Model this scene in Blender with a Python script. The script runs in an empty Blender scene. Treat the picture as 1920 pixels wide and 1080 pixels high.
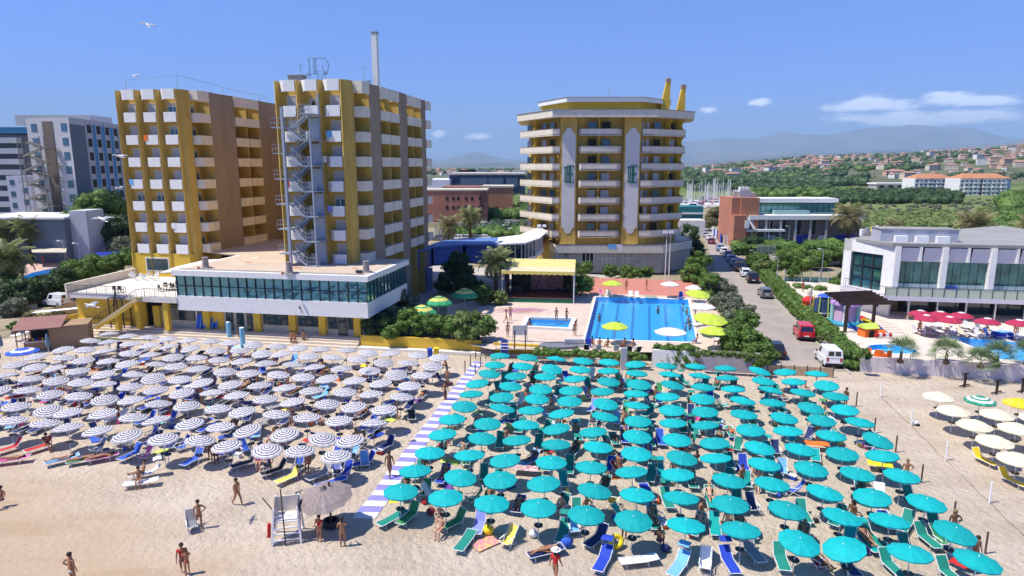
import bpy,bmesh,math,random
import numpy as np
from mathutils import Vector,Matrix,Euler
R=math.radians
scene=bpy.context.scene
COL=scene.collection
# ---------------------------------------------------------------- camera
CAM_H,FPX,TILT=20.0,1223.0,R(10.6)
cam=bpy.data.cameras.new('camera');co=bpy.data.objects.new('camera',cam);COL.objects.link(co)
co.location=(0,0,CAM_H);co.rotation_euler=(R(90)-TILT,0,0)
cam.sensor_width=36;cam.lens=36*FPX/1920;cam.clip_start=0.5;cam.clip_end=80000
scene.camera=co
# ---------------------------------------------------------------- world + sun
SUN_EL=R(62);SUN_AZ_DIR=R(193) # direction the light comes from, measured from +X (sun stands over -X)
w=bpy.data.worlds.new('World');scene.world=w;w.use_nodes=True
wn=w.node_tree.nodes;wl=w.node_tree.links;wn.clear()
def N(nt,t,**kw):
 n=nt.nodes.new(t)
 for k,v in kw.items():setattr(n,k,v)
 return n
wt=w.node_tree
sky=N(wt,'ShaderNodeTexSky',sky_type='NISHITA',sun_disc=False,sun_elevation=SUN_EL,altitude=0,air_density=1.0,dust_density=0.2,ozone_density=3.0)
sky.sun_rotation=R(90)-SUN_AZ_DIR
SKY_STRENGTH=0.112
hs=N(wt,'ShaderNodeMix',data_type='RGBA',blend_type='MULTIPLY');hs.inputs['Factor'].default_value=1
tc0=N(wt,'ShaderNodeTexCoord');sz0=N(wt,'ShaderNodeSeparateXYZ');wl.new(tc0.outputs['Generated'],sz0.inputs['Vector'])
zt0=N(wt,'ShaderNodeValToRGB');e=zt0.color_ramp.elements
e[0].position=0.0;e[0].color=(.26,.38,.92,1);e[1].position=.30;e[1].color=(.50,.68,1.18,1);q=e.new(.10);q.color=(.31,.50,1.16,1)
wl.new(sz0.outputs['Z'],zt0.inputs['Fac']);wl.new(zt0.outputs['Color'],hs.inputs['B'])
wl.new(sky.outputs['Color'],hs.inputs['A'])
# thin fair-weather clouds low over the mountains
tc=N(wt,'ShaderNodeTexCoord');mp=N(wt,'ShaderNodeMapping');mp.inputs['Scale'].default_value=(16,16,46)
wl.new(tc.outputs['Generated'],mp.inputs['Vector'])
cn=N(wt,'ShaderNodeTexNoise');cn.inputs['Scale'].default_value=1.3;cn.inputs['Detail'].default_value=9;cn.inputs['Roughness'].default_value=.62
wl.new(mp.outputs['Vector'],cn.inputs['Vector'])
sx=N(wt,'ShaderNodeSeparateXYZ');wl.new(tc.outputs['Generated'],sx.inputs['Vector'])
def WM_(op,a,b=None):
 n=N(wt,'ShaderNodeMath',operation=op)
 for k,v in enumerate((a,b)):
  if v is None:continue
  if isinstance(v,(int,float)):n.inputs[k].default_value=v
  else:wl.new(v,n.inputs[k])
 return n.outputs[0]
uu=WM_('ARCTAN2',sx.outputs['X'],sx.outputs['Y']);best=None
for u0,z0,su,sz in[(.50,.078,.075,.010),(.575,.082,.045,.011),(.61,.078,.06,.009),(.285,.078,.02,.006),(.35,.087,.022,.006),(-.05,.043,.03,.006),(-.11,.046,.015,.008),(.69,.068,.03,.006),(.55,.06,.14,.012),(-1.4,.08,.2,.012),(1.3,.07,.25,.012),(2.6,.08,.2,.012)]:
 a_=WM_('POWER',WM_('ABSOLUTE',WM_('DIVIDE',WM_('SUBTRACT',uu,u0),su)),2.0);b_=WM_('POWER',WM_('ABSOLUTE',WM_('DIVIDE',WM_('SUBTRACT',sx.outputs['Z'],z0),sz)),2.0)
 g_=WM_('EXPONENT',WM_('MULTIPLY',WM_('ADD',a_,b_),-1.0))
 best=g_ if best is None else WM_('MAXIMUM',best,g_)
cf=WM_('MULTIPLY_ADD',best,.55);cf.node.inputs[2].default_value=0;wl.new(cn.outputs['Fac'],cf.node.inputs[2])
cr=N(wt,'ShaderNodeMapRange',interpolation_type='SMOOTHSTEP');cr.inputs['From Min'].default_value=.68;cr.inputs['From Max'].default_value=.98;cr.inputs['To Max'].default_value=.8;wl.new(cf,cr.inputs['Value'])
mm2=cr
cm=N(wt,'ShaderNodeMix',data_type='RGBA');wl.new(mm2.outputs[0],cm.inputs['Factor']);wl.new(hs.outputs['Result'],cm.inputs['A'])
cm.inputs['B'].default_value=(11,11.5,13,1)
bg=N(wt,'ShaderNodeBackground');bg.inputs['Strength'].default_value=SKY_STRENGTH
wl.new(cm.outputs['Result'],bg.inputs['Color'])
wo=N(wt,'ShaderNodeOutputWorld');wl.new(bg.outputs['Background'],wo.inputs['Surface'])
sd=bpy.data.lights.new('sun','SUN');sd.energy=5.0;sd.angle=R(.53);sd.color=(1.0,.94,.84)
so=bpy.data.objects.new('sun',sd);COL.objects.link(so)
_d=Vector((math.cos(SUN_AZ_DIR)*math.cos(SUN_EL),math.sin(SUN_AZ_DIR)*math.cos(SUN_EL),math.sin(SUN_EL)))
so.rotation_euler=_d.to_track_quat('Z','Y').to_euler();so.location=(-60,0,90)
scene.view_settings.view_transform='Standard';scene.view_settings.look='None'
scene.view_settings.exposure=0.45;scene.view_settings.gamma=1
scene.render.engine='CYCLES'
cy=scene.cycles
cy.use_denoising=True;cy.max_bounces=6;cy.diffuse_bounces=4;cy.glossy_bounces=3;cy.transmission_bounces=3
cy.transparent_max_bounces=8;cy.volume_bounces=0;cy.caustics_reflective=False;cy.caustics_refractive=False
try:cy.use_light_tree=False
except Exception:pass
# ---------------------------------------------------------------- helpers
def lin(h):
 h=h.lstrip('#');c=[int(h[i:i+2],16)/255 for i in(0,2,4)]
 return tuple((x/12.92 if x<=.04045 else((x+.055)/1.055)**2.4)for x in c)
def G(px,py,z=0.0):
 """ground point seen at a photo position, at height z"""
 u=(px-960)/FPX;v=(540-py)/FPX
 dy=math.cos(TILT)+v*math.sin(TILT);dz=-math.sin(TILT)+v*math.cos(TILT)
 t=(z-CAM_H)/dz
 return Vector((u*t,dy*t,z))
def A(px,py,Y):
 u=(px-960)/FPX;v=(540-py)/FPX
 dy=math.cos(TILT)+v*math.sin(TILT);dz=-math.sin(TILT)+v*math.cos(TILT)
 t=Y/dy
 return Vector((u*t,Y,CAM_H+dz*t))
MATS={}
def mat(name,col,rough=.7,orand=0,var=.0,scale=1.0,bump=0.0,bscale=20,metal=0.0,spec=.4,island=0.0,island_col=None,trans=0.0,coat=0.0,col2=None,detail=4,stretch=None):
 """procedural principled material; var = brightness variation from noise, col2 = second colour in blotches"""
 if name in MATS:return MATS[name]
 m=bpy.data.materials.new(name);m.use_nodes=True;nt=m.node_tree;L=nt.links
 b=nt.nodes['Principled BSDF'];b.inputs['Roughness'].default_value=rough;b.inputs['Metallic'].default_value=metal
 b.inputs['Specular IOR Level'].default_value=spec
 if coat:b.inputs['Coat Weight'].default_value=coat;b.inputs['Coat Roughness'].default_value=.08
 c=tuple(col)if not isinstance(col,str)else lin(col)
 src=None
 tc=N(nt,'ShaderNodeTexCoord');vec=tc.outputs['Object']
 if stretch:
  mp=N(nt,'ShaderNodeMapping');mp.inputs['Scale'].default_value=stretch;L.new(vec,mp.inputs['Vector']);vec=mp.outputs['Vector']
 if var or col2 is not None:
  n=N(nt,'ShaderNodeTexNoise');n.inputs['Scale'].default_value=scale;n.inputs['Detail'].default_value=detail;n.inputs['Roughness'].default_value=.65
  L.new(vec,n.inputs['Vector'])
  r=N(nt,'ShaderNodeValToRGB');e=r.color_ramp.elements
  e[0].position=.32;e[1].position=.68
  if col2 is not None:
   c2=tuple(col2)if not isinstance(col2,str)else lin(col2)
  else:
   c2=tuple(min(1,x*(1+var))for x in c)
  lo=c if col2 is not None else tuple(x*(1-var)for x in c)
  e[0].color=(*lo,1);e[1].color=(*c2,1)
  L.new(n.outputs['Fac'],r.inputs['Fac']);src=r.outputs['Color']
 if island:
  g=N(nt,'ShaderNodeNewGeometry');mx=N(nt,'ShaderNodeMix',data_type='RGBA')
  mu=N(nt,'ShaderNodeMath',operation='MULTIPLY');mu.inputs[1].default_value=island
  L.new(g.outputs['Random Per Island'],mu.inputs[0]);L.new(mu.outputs[0],mx.inputs['Factor'])
  if src:L.new(src,mx.inputs['A'])
  else:mx.inputs['A'].default_value=(*c,1)
  ic=island_col if island_col is not None else tuple(x*1.8 for x in c)
  if isinstance(ic,str):ic=lin(ic)
  mx.inputs['B'].default_value=(*ic,1);src=mx.outputs['Result']
 if orand:
  oi=N(nt,'ShaderNodeObjectInfo');mr_=N(nt,'ShaderNodeMapRange');mr_.inputs['To Min'].default_value=1-orand;mr_.inputs['To Max'].default_value=1+orand;L.new(oi.outputs['Random'],mr_.inputs['Value'])
  mo=N(nt,'ShaderNodeVectorMath',operation='SCALE');L.new(mr_.outputs['Result'],mo.inputs['Scale'])
  if src:L.new(src,mo.inputs[0])
  else:mo.inputs[0].default_value=c
  src=mo.outputs['Vector']
 if src:L.new(src,b.inputs['Base Color'])
 else:b.inputs['Base Color'].default_value=(*c,1)
 if bump:
  n2=N(nt,'ShaderNodeTexNoise');n2.inputs['Scale'].default_value=bscale;n2.inputs['Detail'].default_value=5
  L.new(vec,n2.inputs['Vector'])
  bp=N(nt,'ShaderNodeBump');bp.inputs['Strength'].default_value=min(1,bump);bp.inputs['Distance'].default_value=.05*max(1,bump)
  L.new(n2.outputs['Fac'],bp.inputs['Height']);L.new(bp.outputs['Normal'],b.inputs['Normal'])
 if trans:
  t=N(nt,'ShaderNodeBsdfTranslucent');ms=N(nt,'ShaderNodeMixShader');ms.inputs[0].default_value=trans
  if src:L.new(src,t.inputs['Color'])
  else:t.inputs['Color'].default_value=(*c,1)
  o=nt.nodes['Material Output']
  L.new(b.outputs['BSDF'],ms.inputs[1]);L.new(t.outputs['BSDF'],ms.inputs[2]);L.new(ms.outputs[0],o.inputs['Surface'])
 MATS[name]=m
 return m
class MB:
 def __init__(s,M=None):
  s.v=[];s.f=[];s.m=[];s.mats=[];s.M=M
 def mi(s,m):
  if m not in s.mats:s.mats.append(m)
  return s.mats.index(m)
 def add(s,vs,fs,m):
  o=len(s.v);k=s.mi(m)
  if s.M is not None:vs=[tuple(s.M@Vector(x))for x in vs]
  s.v+=[tuple(x)for x in vs];s.f+=[tuple(i+o for i in f)for f in fs];s.m+=[k]*len(fs)
  return s
 def box(s,x0,x1,y0,y1,z0,z1,m):
  return s.add([(x0,y0,z0),(x1,y0,z0),(x1,y1,z0),(x0,y1,z0),(x0,y0,z1),(x1,y0,z1),(x1,y1,z1),(x0,y1,z1)],
     [(3,2,1,0),(4,5,6,7),(0,1,5,4),(1,2,6,5),(2,3,7,6),(3,0,4,7)],m)
 def prism(s,pts,z0,z1,m):
  n=len(pts)
  vs=[(x,y,z0)for x,y in pts]+[(x,y,z1)for x,y in pts]
  return s.add(vs,[tuple(range(n))[::-1],tuple(range(n,2*n))]+[(i,(i+1)%n,n+(i+1)%n,n+i)for i in range(n)],m)
 def xprism(s,pts,x0,x1,m):
  """profile in (y,z) pushed along x"""
  n=len(pts)
  vs=[(x0,y,z)for y,z in pts]+[(x1,y,z)for y,z in pts]
  return s.add(vs,[tuple(range(n))[::-1],tuple(range(n,2*n))]+[(i,(i+1)%n,n+(i+1)%n,n+i)for i in range(n)],m)
 def yprism(s,pts,y0,y1,m):
  n=len(pts)
  vs=[(x,y0,z)for x,z in pts]+[(x,y1,z)for x,z in pts]
  return s.add(vs,[tuple(range(n)),tuple(range(n,2*n))[::-1]]+[(i,n+i,n+(i+1)%n,(i+1)%n)for i in range(n)],m)
 def tube(s,p,q,r0,m,r1=None,n=6,caps=True):
  p=Vector(p);q=Vector(q);r1=r0 if r1 is None else r1
  d=(q-p)
  if d.length<1e-6:return s
  d.normalize();a=d.orthogonal().normalized();b=d.cross(a)
  vs=[p+(a*math.cos(t)+b*math.sin(t))*r0 for t in[2*math.pi*i/n for i in range(n)]]+[q+(a*math.cos(t)+b*math.sin(t))*r1 for t in[2*math.pi*i/n for i in range(n)]]
  fs=[(i,(i+1)%n,n+(i+1)%n,n+i)for i in range(n)]
  if caps:fs+=[tuple(range(n))[::-1],tuple(range(n,2*n))]
  return s.add(vs,fs,m)
 def bar(s,p,q,wx,wz,m):
  """rectangular bar from p to q"""
  p=Vector(p);q=Vector(q);d=(q-p).normalized()
  up=Vector((0,0,1))if abs(d.z)<.95 else Vector((0,1,0))
  a=d.cross(up).normalized()*wx/2;b=a.cross(d).normalized()*wz/2
  vs=[p-a-b,p+a-b,p+a+b,p-a+b,q-a-b,q+a-b,q+a+b,q-a+b]
  return s.add(vs,[(3,2,1,0),(4,5,6,7),(0,1,5,4),(1,2,6,5),(2,3,7,6),(3,0,4,7)],m)
 def path(s,pts,r,m,n=6):
  for a,b in zip(pts[:-1],pts[1:]):s.tube(a,b,r,m,n=n)
  return s
 def lathe(s,prof,m,n=16,c=(0,0,0),sx=1,sy=1,closed=False):
  vs=[];k=len(prof)
  for r,z in prof:
   for i in range(n):
    t=2*math.pi*i/n
    vs.append((c[0]+r*sx*math.cos(t),c[1]+r*sy*math.sin(t),c[2]+z))
  fs=[]
  for j in range(k-1):
   for i in range(n):
    fs.append((j*n+i,j*n+(i+1)%n,(j+1)*n+(i+1)%n,(j+1)*n+i))
  if prof[0][0]>1e-6:fs.append(tuple(range(n))[::-1])
  if prof[-1][0]>1e-6:fs.append(tuple(range((k-1)*n,k*n)))
  return s.add(vs,fs,m)
 def ball(s,c,r,m,n=10,k=6,sz=1,sx=1,sy=1):
  prof=[(r*math.sin(math.pi*j/k),-r*sz*math.cos(math.pi*j/k))for j in range(k+1)]
  prof[0]=(0.0,-r*sz);prof[-1]=(0.0,r*sz)
  return s.lathe(prof,m,n,c,sx,sy)
 def sheet(s,pts,m):
  return s.add(pts,[tuple(range(len(pts)))],m)
 def mesh(s,name='m',smooth=False):
  me=bpy.data.meshes.new(name);me.from_pydata(s.v,[],s.f)
  for m in s.mats:me.materials.append(m)
  me.polygons.foreach_set('material_index',s.m)
  if smooth:me.polygons.foreach_set('use_smooth',[True]*len(s.f))
  me.update();return me
 def obj(s,name,parent=None,smooth=False,**kw):
  return link(name,s.mesh(name,smooth),parent,**kw)
def link(name,me,parent=None,loc=None,rot=None,**kw):
 o=bpy.data.objects.new(name,me);COL.objects.link(o)
 if parent is not None:o.parent=parent
 if loc is not None:o.location=loc
 if rot is not None:o.rotation_euler=rot
 for k,v in kw.items():o[k]=v
 return o
def thing(name,label,cat,loc=(0,0,0),rz=0.0,group=None):
 o=bpy.data.objects.new(name,None);COL.objects.link(o);o.empty_display_size=.2
 o.location=loc;o.rotation_euler=(0,0,rz);o['label']=label;o['category']=cat
 if group:o['group']=group
 return o
def tag(o,label,cat,group=None):
 o['label']=label;o['category']=cat
 if group:o['group']=group
 return o
def copytree(o,label=None,loc=None,rz=None,parent=None):
 c=o.copy();COL.objects.link(c)
 if parent is not None:c.parent=parent
 if label:c['label']=label
 if loc is not None:c.location=loc
 if rz is not None:c.rotation_euler=(0,0,rz)
 for ch in list(o.children):copytree(ch,parent=c)
 return c
def slot(o,i,m):
 o.material_slots[i].link='OBJECT';o.material_slots[i].material=m
def setcol(root,part,m):
 for ch in root.children:
  if ch.name.split('.')[0]==part:slot(ch,0,m)
ORD=['zeroth','first','second','third','fourth','fifth','sixth','seventh','eighth','ninth','tenth','eleventh','twelfth','thirteenth','fourteenth','fifteenth','sixteenth','seventeenth','eighteenth','nineteenth','twentieth','twenty-first','twenty-second','twenty-third','twenty-fourth','twenty-fifth']
def metalmat(n,c,r=.45,**k):return mat(n,c,r,spec=.5,**k)
# shared materials
M={}
M['white']=mat('white_paint',(.78,.77,.73),.6,var=.05,scale=2)
M['wplastic']=mat('white_plastic',(.8,.8,.8),.45)
M['cream']=mat('cream_render',(.70,.63,.52),.8,var=.1,scale=1.2,stretch=(1,1,.4),bump=.1)
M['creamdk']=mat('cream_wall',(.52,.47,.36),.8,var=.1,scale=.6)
M['ochre']=mat('ochre_render',(.54,.36,.085),.85,var=.15,scale=.8,stretch=(1,1,.2),bump=.1)
M['ochre2']=mat('bright_ochre_wall',(.64,.42,.045),.8,var=.07,scale=.8)
M['brown']=mat('brown_render',(.30,.23,.165),.9,var=.12,scale=.5,stretch=(1,1,.25),bump=.15)
M['greymet']=metalmat('grey_steel',(.32,.36,.42),.5,var=.1,scale=3)
M['dkmet']=metalmat('dark_steel',(.035,.035,.04),.5)
M['chrome']=mat('light_metal',(.6,.6,.62),.35,metal=.6)
M['alu']=mat('white_metal',(.68,.68,.68),.4)
M['dglass']=mat('dark_glass',(.018,.05,.06),.06,spec=.9)
M['bglass']=mat('blue_glass',(.05,.12,.17),.08,spec=.8)
M['ctile']=mat('pale_paving',(.55,.47,.40),.85,var=.08,scale=.8,bump=.05)
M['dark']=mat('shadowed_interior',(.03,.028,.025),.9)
M['roofbeige']=mat('beige_roof_felt',(.50,.40,.31),.95,var=.1,scale=.35,bump=.1,bscale=8)
M['greyroof']=mat('grey_roof_felt',(.27,.27,.26),.95,var=.15,scale=.3)
M['concrete']=mat('concrete',(.42,.39,.35),.9,var=.12,scale=.6,bump=.1)
M['shutter']=mat('grey_shutter',(.46,.45,.47),.6)
M['trunk']=mat('bark',(.10,.07,.045),.95,var=.3,scale=4,bump=.4,bscale=10)
M['terracotta']=mat('terracotta',(.45,.14,.06),.85,var=.2,scale=2)
M['skin']=mat('tanned_skin',(.36,.17,.09),.55,var=.06,scale=3)
M['skin2']=mat('pale_skin',(.55,.31,.2),.55,var=.06,scale=3)
M['skin3']=mat('dark_skin',(.16,.075,.04),.55,var=.06,scale=3)
M['hairdk']=mat('dark_hair',(.02,.014,.01),.7)
M['hairlt']=mat('light_hair',(.25,.17,.08),.7)
def fabric(n,c):return mat('fabric_'+n,c,.8,var=.06,scale=5)
FAB={k:fabric(k,v)for k,v in dict(teal=(.0,.33,.32),tealgreen=(.01,.22,.17),green=(.04,.25,.09),navy=(.015,.03,.13),blue=(.03,.1,.5),royal=(.015,.05,.42),sky=(.16,.42,.75),lav=(.22,.25,.6),black=(.02,.02,.025),red=(.5,.02,.02),orange=(.8,.16,.02),pink=(.75,.12,.35),yellow=(.75,.6,.12),white=(.75,.75,.75),grey=(.25,.25,.27),purple=(.14,.05,.25),cream=(.7,.62,.45),lime=(.5,.65,.1),hotyellow=(.85,.6,.02),maroon=(.2,.02,.04),aqua=(.15,.6,.6),brown=(.14,.07,.05)).items()}
# ================================================================ ground, roads, platforms
def structure(o):o['kind']='structure';return o
def plate(name,pts,z,m,kind='structure'):
 mb=MB();mb.sheet([(p[0],p[1],z)for p in pts],m);o=mb.obj(name);o['kind']=kind;return o
# sand with footprints
def sand_material():
 m=bpy.data.materials.new('beach_sand');m.use_nodes=True;nt=m.node_tree;L=nt.links
 b=nt.nodes['Principled BSDF'];b.inputs['Roughness'].default_value=.95;b.inputs['Specular IOR Level'].default_value=.15
 tc=N(nt,'ShaderNodeTexCoord');v=tc.outputs['Object']
 n1=N(nt,'ShaderNodeTexNoise');n1.inputs['Scale'].default_value=.22;n1.inputs['Detail'].default_value=6;L.new(v,n1.inputs['Vector'])
 r1=N(nt,'ShaderNodeValToRGB');e=r1.color_ramp.elements;e[0].position=.3;e[0].color=(.57,.47,.36,1);e[1].position=.7;e[1].color=(.68,.575,.46,1)
 L.new(n1.outputs['Fac'],r1.inputs['Fac'])
# damp, raked sand towards the sea (stain with its own wavy edge)
 sep=N(nt,'ShaderNodeSeparateXYZ');L.new(v,sep.inputs['Vector'])
 a1=N(nt,'ShaderNodeMath',operation='MULTIPLY_ADD');a1.inputs[1].default_value=.62;L.new(sep.outputs['X'],a1.inputs[0]);L.new(sep.outputs['Y'],a1.inputs[2])
 n2=N(nt,'ShaderNodeTexNoise');n2.inputs['Scale'].default_value=.25;n2.inputs['Detail'].default_value=5;L.new(v,n2.inputs['Vector'])
 a2=N(nt,'ShaderNodeMath',operation='MULTIPLY_ADD');a2.inputs[1].default_value=10;L.new(n2.outputs['Fac'],a2.inputs[0]);L.new(a1.outputs[0],a2.inputs[2])
 mr=N(nt,'ShaderNodeMapRange');mr.inputs['From Min'].default_value=22;mr.inputs['From Max'].default_value=29
 L.new(a2.outputs[0],mr.inputs['Value'])
 mx=N(nt,'ShaderNodeMix',data_type='RGBA');L.new(mr.outputs['Result'],mx.inputs['Factor']);mx.inputs['A'].default_value=(.44,.335,.23,1);L.new(r1.outputs['Color'],mx.inputs['B'])
# trodden paths: slightly darker, churned strips that wander along the beach
 mpt=N(nt,'ShaderNodeMapping');mpt.inputs['Rotation'].default_value=(0,0,.22);mpt.inputs['Scale'].default_value=(.10,.55,1);L.new(v,mpt.inputs['Vector'])
 nt1=N(nt,'ShaderNodeTexNoise');nt1.inputs['Scale'].default_value=1;nt1.inputs['Detail'].default_value=7;nt1.inputs['Roughness'].default_value=.6;L.new(mpt.outputs['Vector'],nt1.inputs['Vector'])
 rt=N(nt,'ShaderNodeValToRGB');rt.color_ramp.elements[0].position=.50;rt.color_ramp.elements[0].color=(1,1,1,1);rt.color_ramp.elements[1].position=.62;rt.color_ramp.elements[1].color=(.92,.905,.885,1);L.new(nt1.outputs['Fac'],rt.inputs['Fac'])
 mt_=N(nt,'ShaderNodeMix',data_type='RGBA',blend_type='MULTIPLY');mt_.inputs['Factor'].default_value=1;L.new(mx.outputs['Result'],mt_.inputs['A']);L.new(rt.outputs['Color'],mt_.inputs['B']);mx=mt_
 n3=N(nt,'ShaderNodeTexNoise');n3.inputs['Scale'].default_value=5;n3.inputs['Detail'].default_value=6;n3.inputs['Roughness'].default_value=.7;L.new(v,n3.inputs['Vector'])
 vor=N(nt,'ShaderNodeTexVoronoi');vor.inputs['Scale'].default_value=2.6;vor.feature='SMOOTH_F1';L.new(v,vor.inputs['Vector'])
 ad=N(nt,'ShaderNodeMath',operation='MULTIPLY_ADD');ad.inputs[1].default_value=.7;L.new(vor.outputs['Distance'],ad.inputs[0]);L.new(n3.outputs['Fac'],ad.inputs[2])
 sc_=N(nt,'ShaderNodeMath',operation='MULTIPLY');L.new(ad.outputs[0],sc_.inputs[0])
 mr2=N(nt,'ShaderNodeMapRange');mr2.inputs['From Min'].default_value=22;mr2.inputs['From Max'].default_value=31;mr2.inputs['To Min'].default_value=.25;mr2.inputs['To Max'].default_value=1.0
 L.new(a2.outputs[0],mr2.inputs['Value']);L.new(mr2.outputs['Result'],sc_.inputs[1])
 bp=N(nt,'ShaderNodeBump');bp.inputs['Strength'].default_value=.85;bp.inputs['Distance'].default_value=.36;L.new(sc_.outputs[0],bp.inputs['Height'])
# small debris specks
 n4=N(nt,'ShaderNodeTexNoise');n4.inputs['Scale'].default_value=2.2;n4.inputs['Detail'].default_value=10;n4.inputs['Roughness'].default_value=.8;L.new(v,n4.inputs['Vector'])
 r4=N(nt,'ShaderNodeValToRGB');r4.color_ramp.elements[0].position=.66;r4.color_ramp.elements[1].position=.74;L.new(n4.outputs['Fac'],r4.inputs['Fac'])
 mx2=N(nt,'ShaderNodeMix',data_type='RGBA');L.new(r4.outputs['Color'],mx2.inputs['Factor']);L.new(mx.outputs['Result'],mx2.inputs['A']);mx2.inputs['B'].default_value=(.26,.19,.13,1)
 L.new(mx2.outputs['Result'],b.inputs['Base Color']);L.new(bp.outputs['Normal'],b.inputs['Normal'])
 return m
MSAND=sand_material()
def ground_material():
 m=bpy.data.materials.new('coastal_plain');m.use_nodes=True;nt=m.node_tree;L=nt.links
 b=nt.nodes['Principled BSDF'];b.inputs['Roughness'].default_value=.95;b.inputs['Specular IOR Level'].default_value=.1
 tc=N(nt,'ShaderNodeTexCoord');v=tc.outputs['Object']
 mp=N(nt,'ShaderNodeMapping');mp.inputs['Scale'].default_value=(.006,.012,.01);L.new(v,mp.inputs['Vector'])
 n1=N(nt,'ShaderNodeTexNoise');n1.inputs['Scale'].default_value=1;n1.inputs['Detail'].default_value=8;L.new(mp.outputs['Vector'],n1.inputs['Vector'])
 r1=N(nt,'ShaderNodeValToRGB');e=r1.color_ramp.elements;e[0].position=.35;e[0].color=(.055,.085,.025,1);e[1].position=.62;e[1].color=(.17,.19,.07,1)
 q=e.new(.5);q.color=(.10,.15,.04,1)
 L.new(n1.outputs['Fac'],r1.inputs['Fac'])
 n3=N(nt,'ShaderNodeTexNoise');n3.inputs['Scale'].default_value=.8;n3.inputs['Detail'].default_value=6;L.new(v,n3.inputs['Vector'])
 mx=N(nt,'ShaderNodeMix',data_type='RGBA',blend_type='MULTIPLY');mx.inputs['Factor'].default_value=.7
 L.new(r1.outputs['Color'],mx.inputs['A']);L.new(n3.outputs['Fac'],mx.inputs['B'])
 gm=N(nt,'ShaderNodeMix',data_type='RGBA',blend_type='MULTIPLY');gm.inputs['Factor'].default_value=1;gm.inputs['B'].default_value=(1.6,1.6,1.6,1);L.new(mx.outputs['Result'],gm.inputs['A'])
 L.new(gm.outputs['Result'],b.inputs['Base Color'])
 return m
MGND=ground_material()
plate('ground',[(-28000,-200),(28000,-200),(28000,28000),(-28000,28000)],-.05,MGND)
plate('beach_sand',[(-140,5),(140,5),(140,66),(36,66),(30,70),(-50,74),(-58,96),(-140,125)],0.0,MSAND)
M['earth']=mat('dry_earth',(.34,.27,.19),.95,col2=(.20,.19,.10),scale=.25,bump=.2,bscale=3)
M['asphalt']=mat('pale_worn_asphalt',(.36,.31,.27),.92,col2=(.27,.24,.21),scale=.35,bump=.1,bscale=15)
M['asph2']=mat('car_park_asphalt',(.13,.125,.12),.92,var=.2,scale=.3)
M['grass']=mat('lawn_grass',(.10,.15,.035),.95,var=.35,scale=1.5,bump=.3)
# hotel frame: u runs along the front (right positive), v goes inland
HA=R(-10.6);HO=Vector((-17.1,71.4,0))
HM=Matrix.Translation(HO)@Matrix.Rotation(HA,4,'Z')
def H(u,v,z=0.0):return HM@Vector((u,v,z))
def hp(*uv):return[tuple(H(u,v))[:2]for u,v in uv]
plate('earth_ground',[(-150,100),(-62,72.2),(-55,79),(-40,76),(0,66.1),(24,66.1),(25,62.6),(33.2,62.0),(36,62),(150,40),(170,330),(-150,330)],.012,M['earth'])
# road between the two plots
road=[G(1432,690,.03),G(1603,697,.03),G(1500,600,.03),G(1452,545,.03),G(1400,490,.03),G(1352,440,.03),G(1318,408,.03),G(1285,408,.03),G(1325,455,.03),G(1345,520,.03),G(1400,610,.03)]
plate('road',road,.03,M['asphalt'])
# hotel platform, steps to the beach, pool deck (the two pools are holes in it)
mb=MB(HM);mb.prism([(-38,-.6),(0.6,-.6),(.6,12),(-38,12)],-.04,1.0,M['ctile']);structure(mb.obj('hotel_terrace'))
steps=thing('beach_steps','long flight of pale steps from hotel terrace down to the sand','steps',(0,0,0))
for k in range(4):
 mb=MB(HM);mb.box(-38.5,.2,-.62-.42*(k+1),-.61-.42*k,-.03,.8-.25*k+.001*k,mat('step_stone',(.62,.53,.42),.85,var=.08,scale=.6));mb.obj('step',steps)
P1=[G(1118,557,1),G(1290,562,1),G(1306,642,1),G(1097,636,1)] # big pool corners, NW NE SE SW
K1=[G(993,599,1),G(1072,601,1),G(1065,619,1),G(985,615,1)] # small pool corners
deck_out=[G(905,600,1),G(1345,646,1)]
M['pooldeck']=mat('pool_paving',(.56,.45,.37),.85,var=.09,scale=.5,bump=.05)
def deckquad(a,b,c,d,z,m,name='pool_deck'):
 mb=MB();mb.sheet([(a[0],a[1],z),(b[0],b[1],z),(c[0],c[1],z),(d[0],d[1],z)],m);return structure(mb.obj(name))
SWo,SEo,NEo,NWo=(-2.2,66.4),(24.3,64.6),(29.0,96.6),(3.0,100.5)
NW2=(-14,100.5);SW2=(-2.2,66.4)
# ring round big pool
Z1=1.0
deckquad(SWo,SEo,P1[2],P1[3],Z1,M['pooldeck']);deckquad(SEo,NEo,P1[1],P1[2],Z1,M['pooldeck']);deckquad(NEo,NWo,P1[0],P1[1],Z1,M['pooldeck'])
# left side of big pool with the small pool cut out
deckquad(SWo,P1[3],K1[2],K1[3],Z1,M['pooldeck']);deckquad(P1[3],P1[0],K1[1],K1[2],Z1,M['pooldeck']);deckquad(P1[0],NWo,(-3,94),K1[1],Z1,M['pooldeck'])
deckquad(K1[1],(-3,94),(-9,88),K1[0],Z1,M['pooldeck']);deckquad(K1[0],(-9,88),(-7,70),K1[3],Z1,M['pooldeck'])
mb=MB();mb.sheet([(K1[3][0],K1[3][1],Z1),(-7,70,Z1),(-2.2,66.4,Z1)],M['pooldeck']);structure(mb.obj('pool_deck'))
plate('garden_ground',hp((.62,1.2),(13,1.2),(9,30),(.62,30)),.98,M['earth'])
plate('hotel_yard',hp((-30,12.1),(14,26),(28,52),(-25,62)),.25,M['concrete'])
mb=MB();mb.sheet([tuple(H(.7,4,.99)),tuple(H(11,8,.99)),tuple(H(11,34,.99)),tuple(H(.7,34,.99))],M['earth']);structure(mb.obj('garden_ground'))
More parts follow.
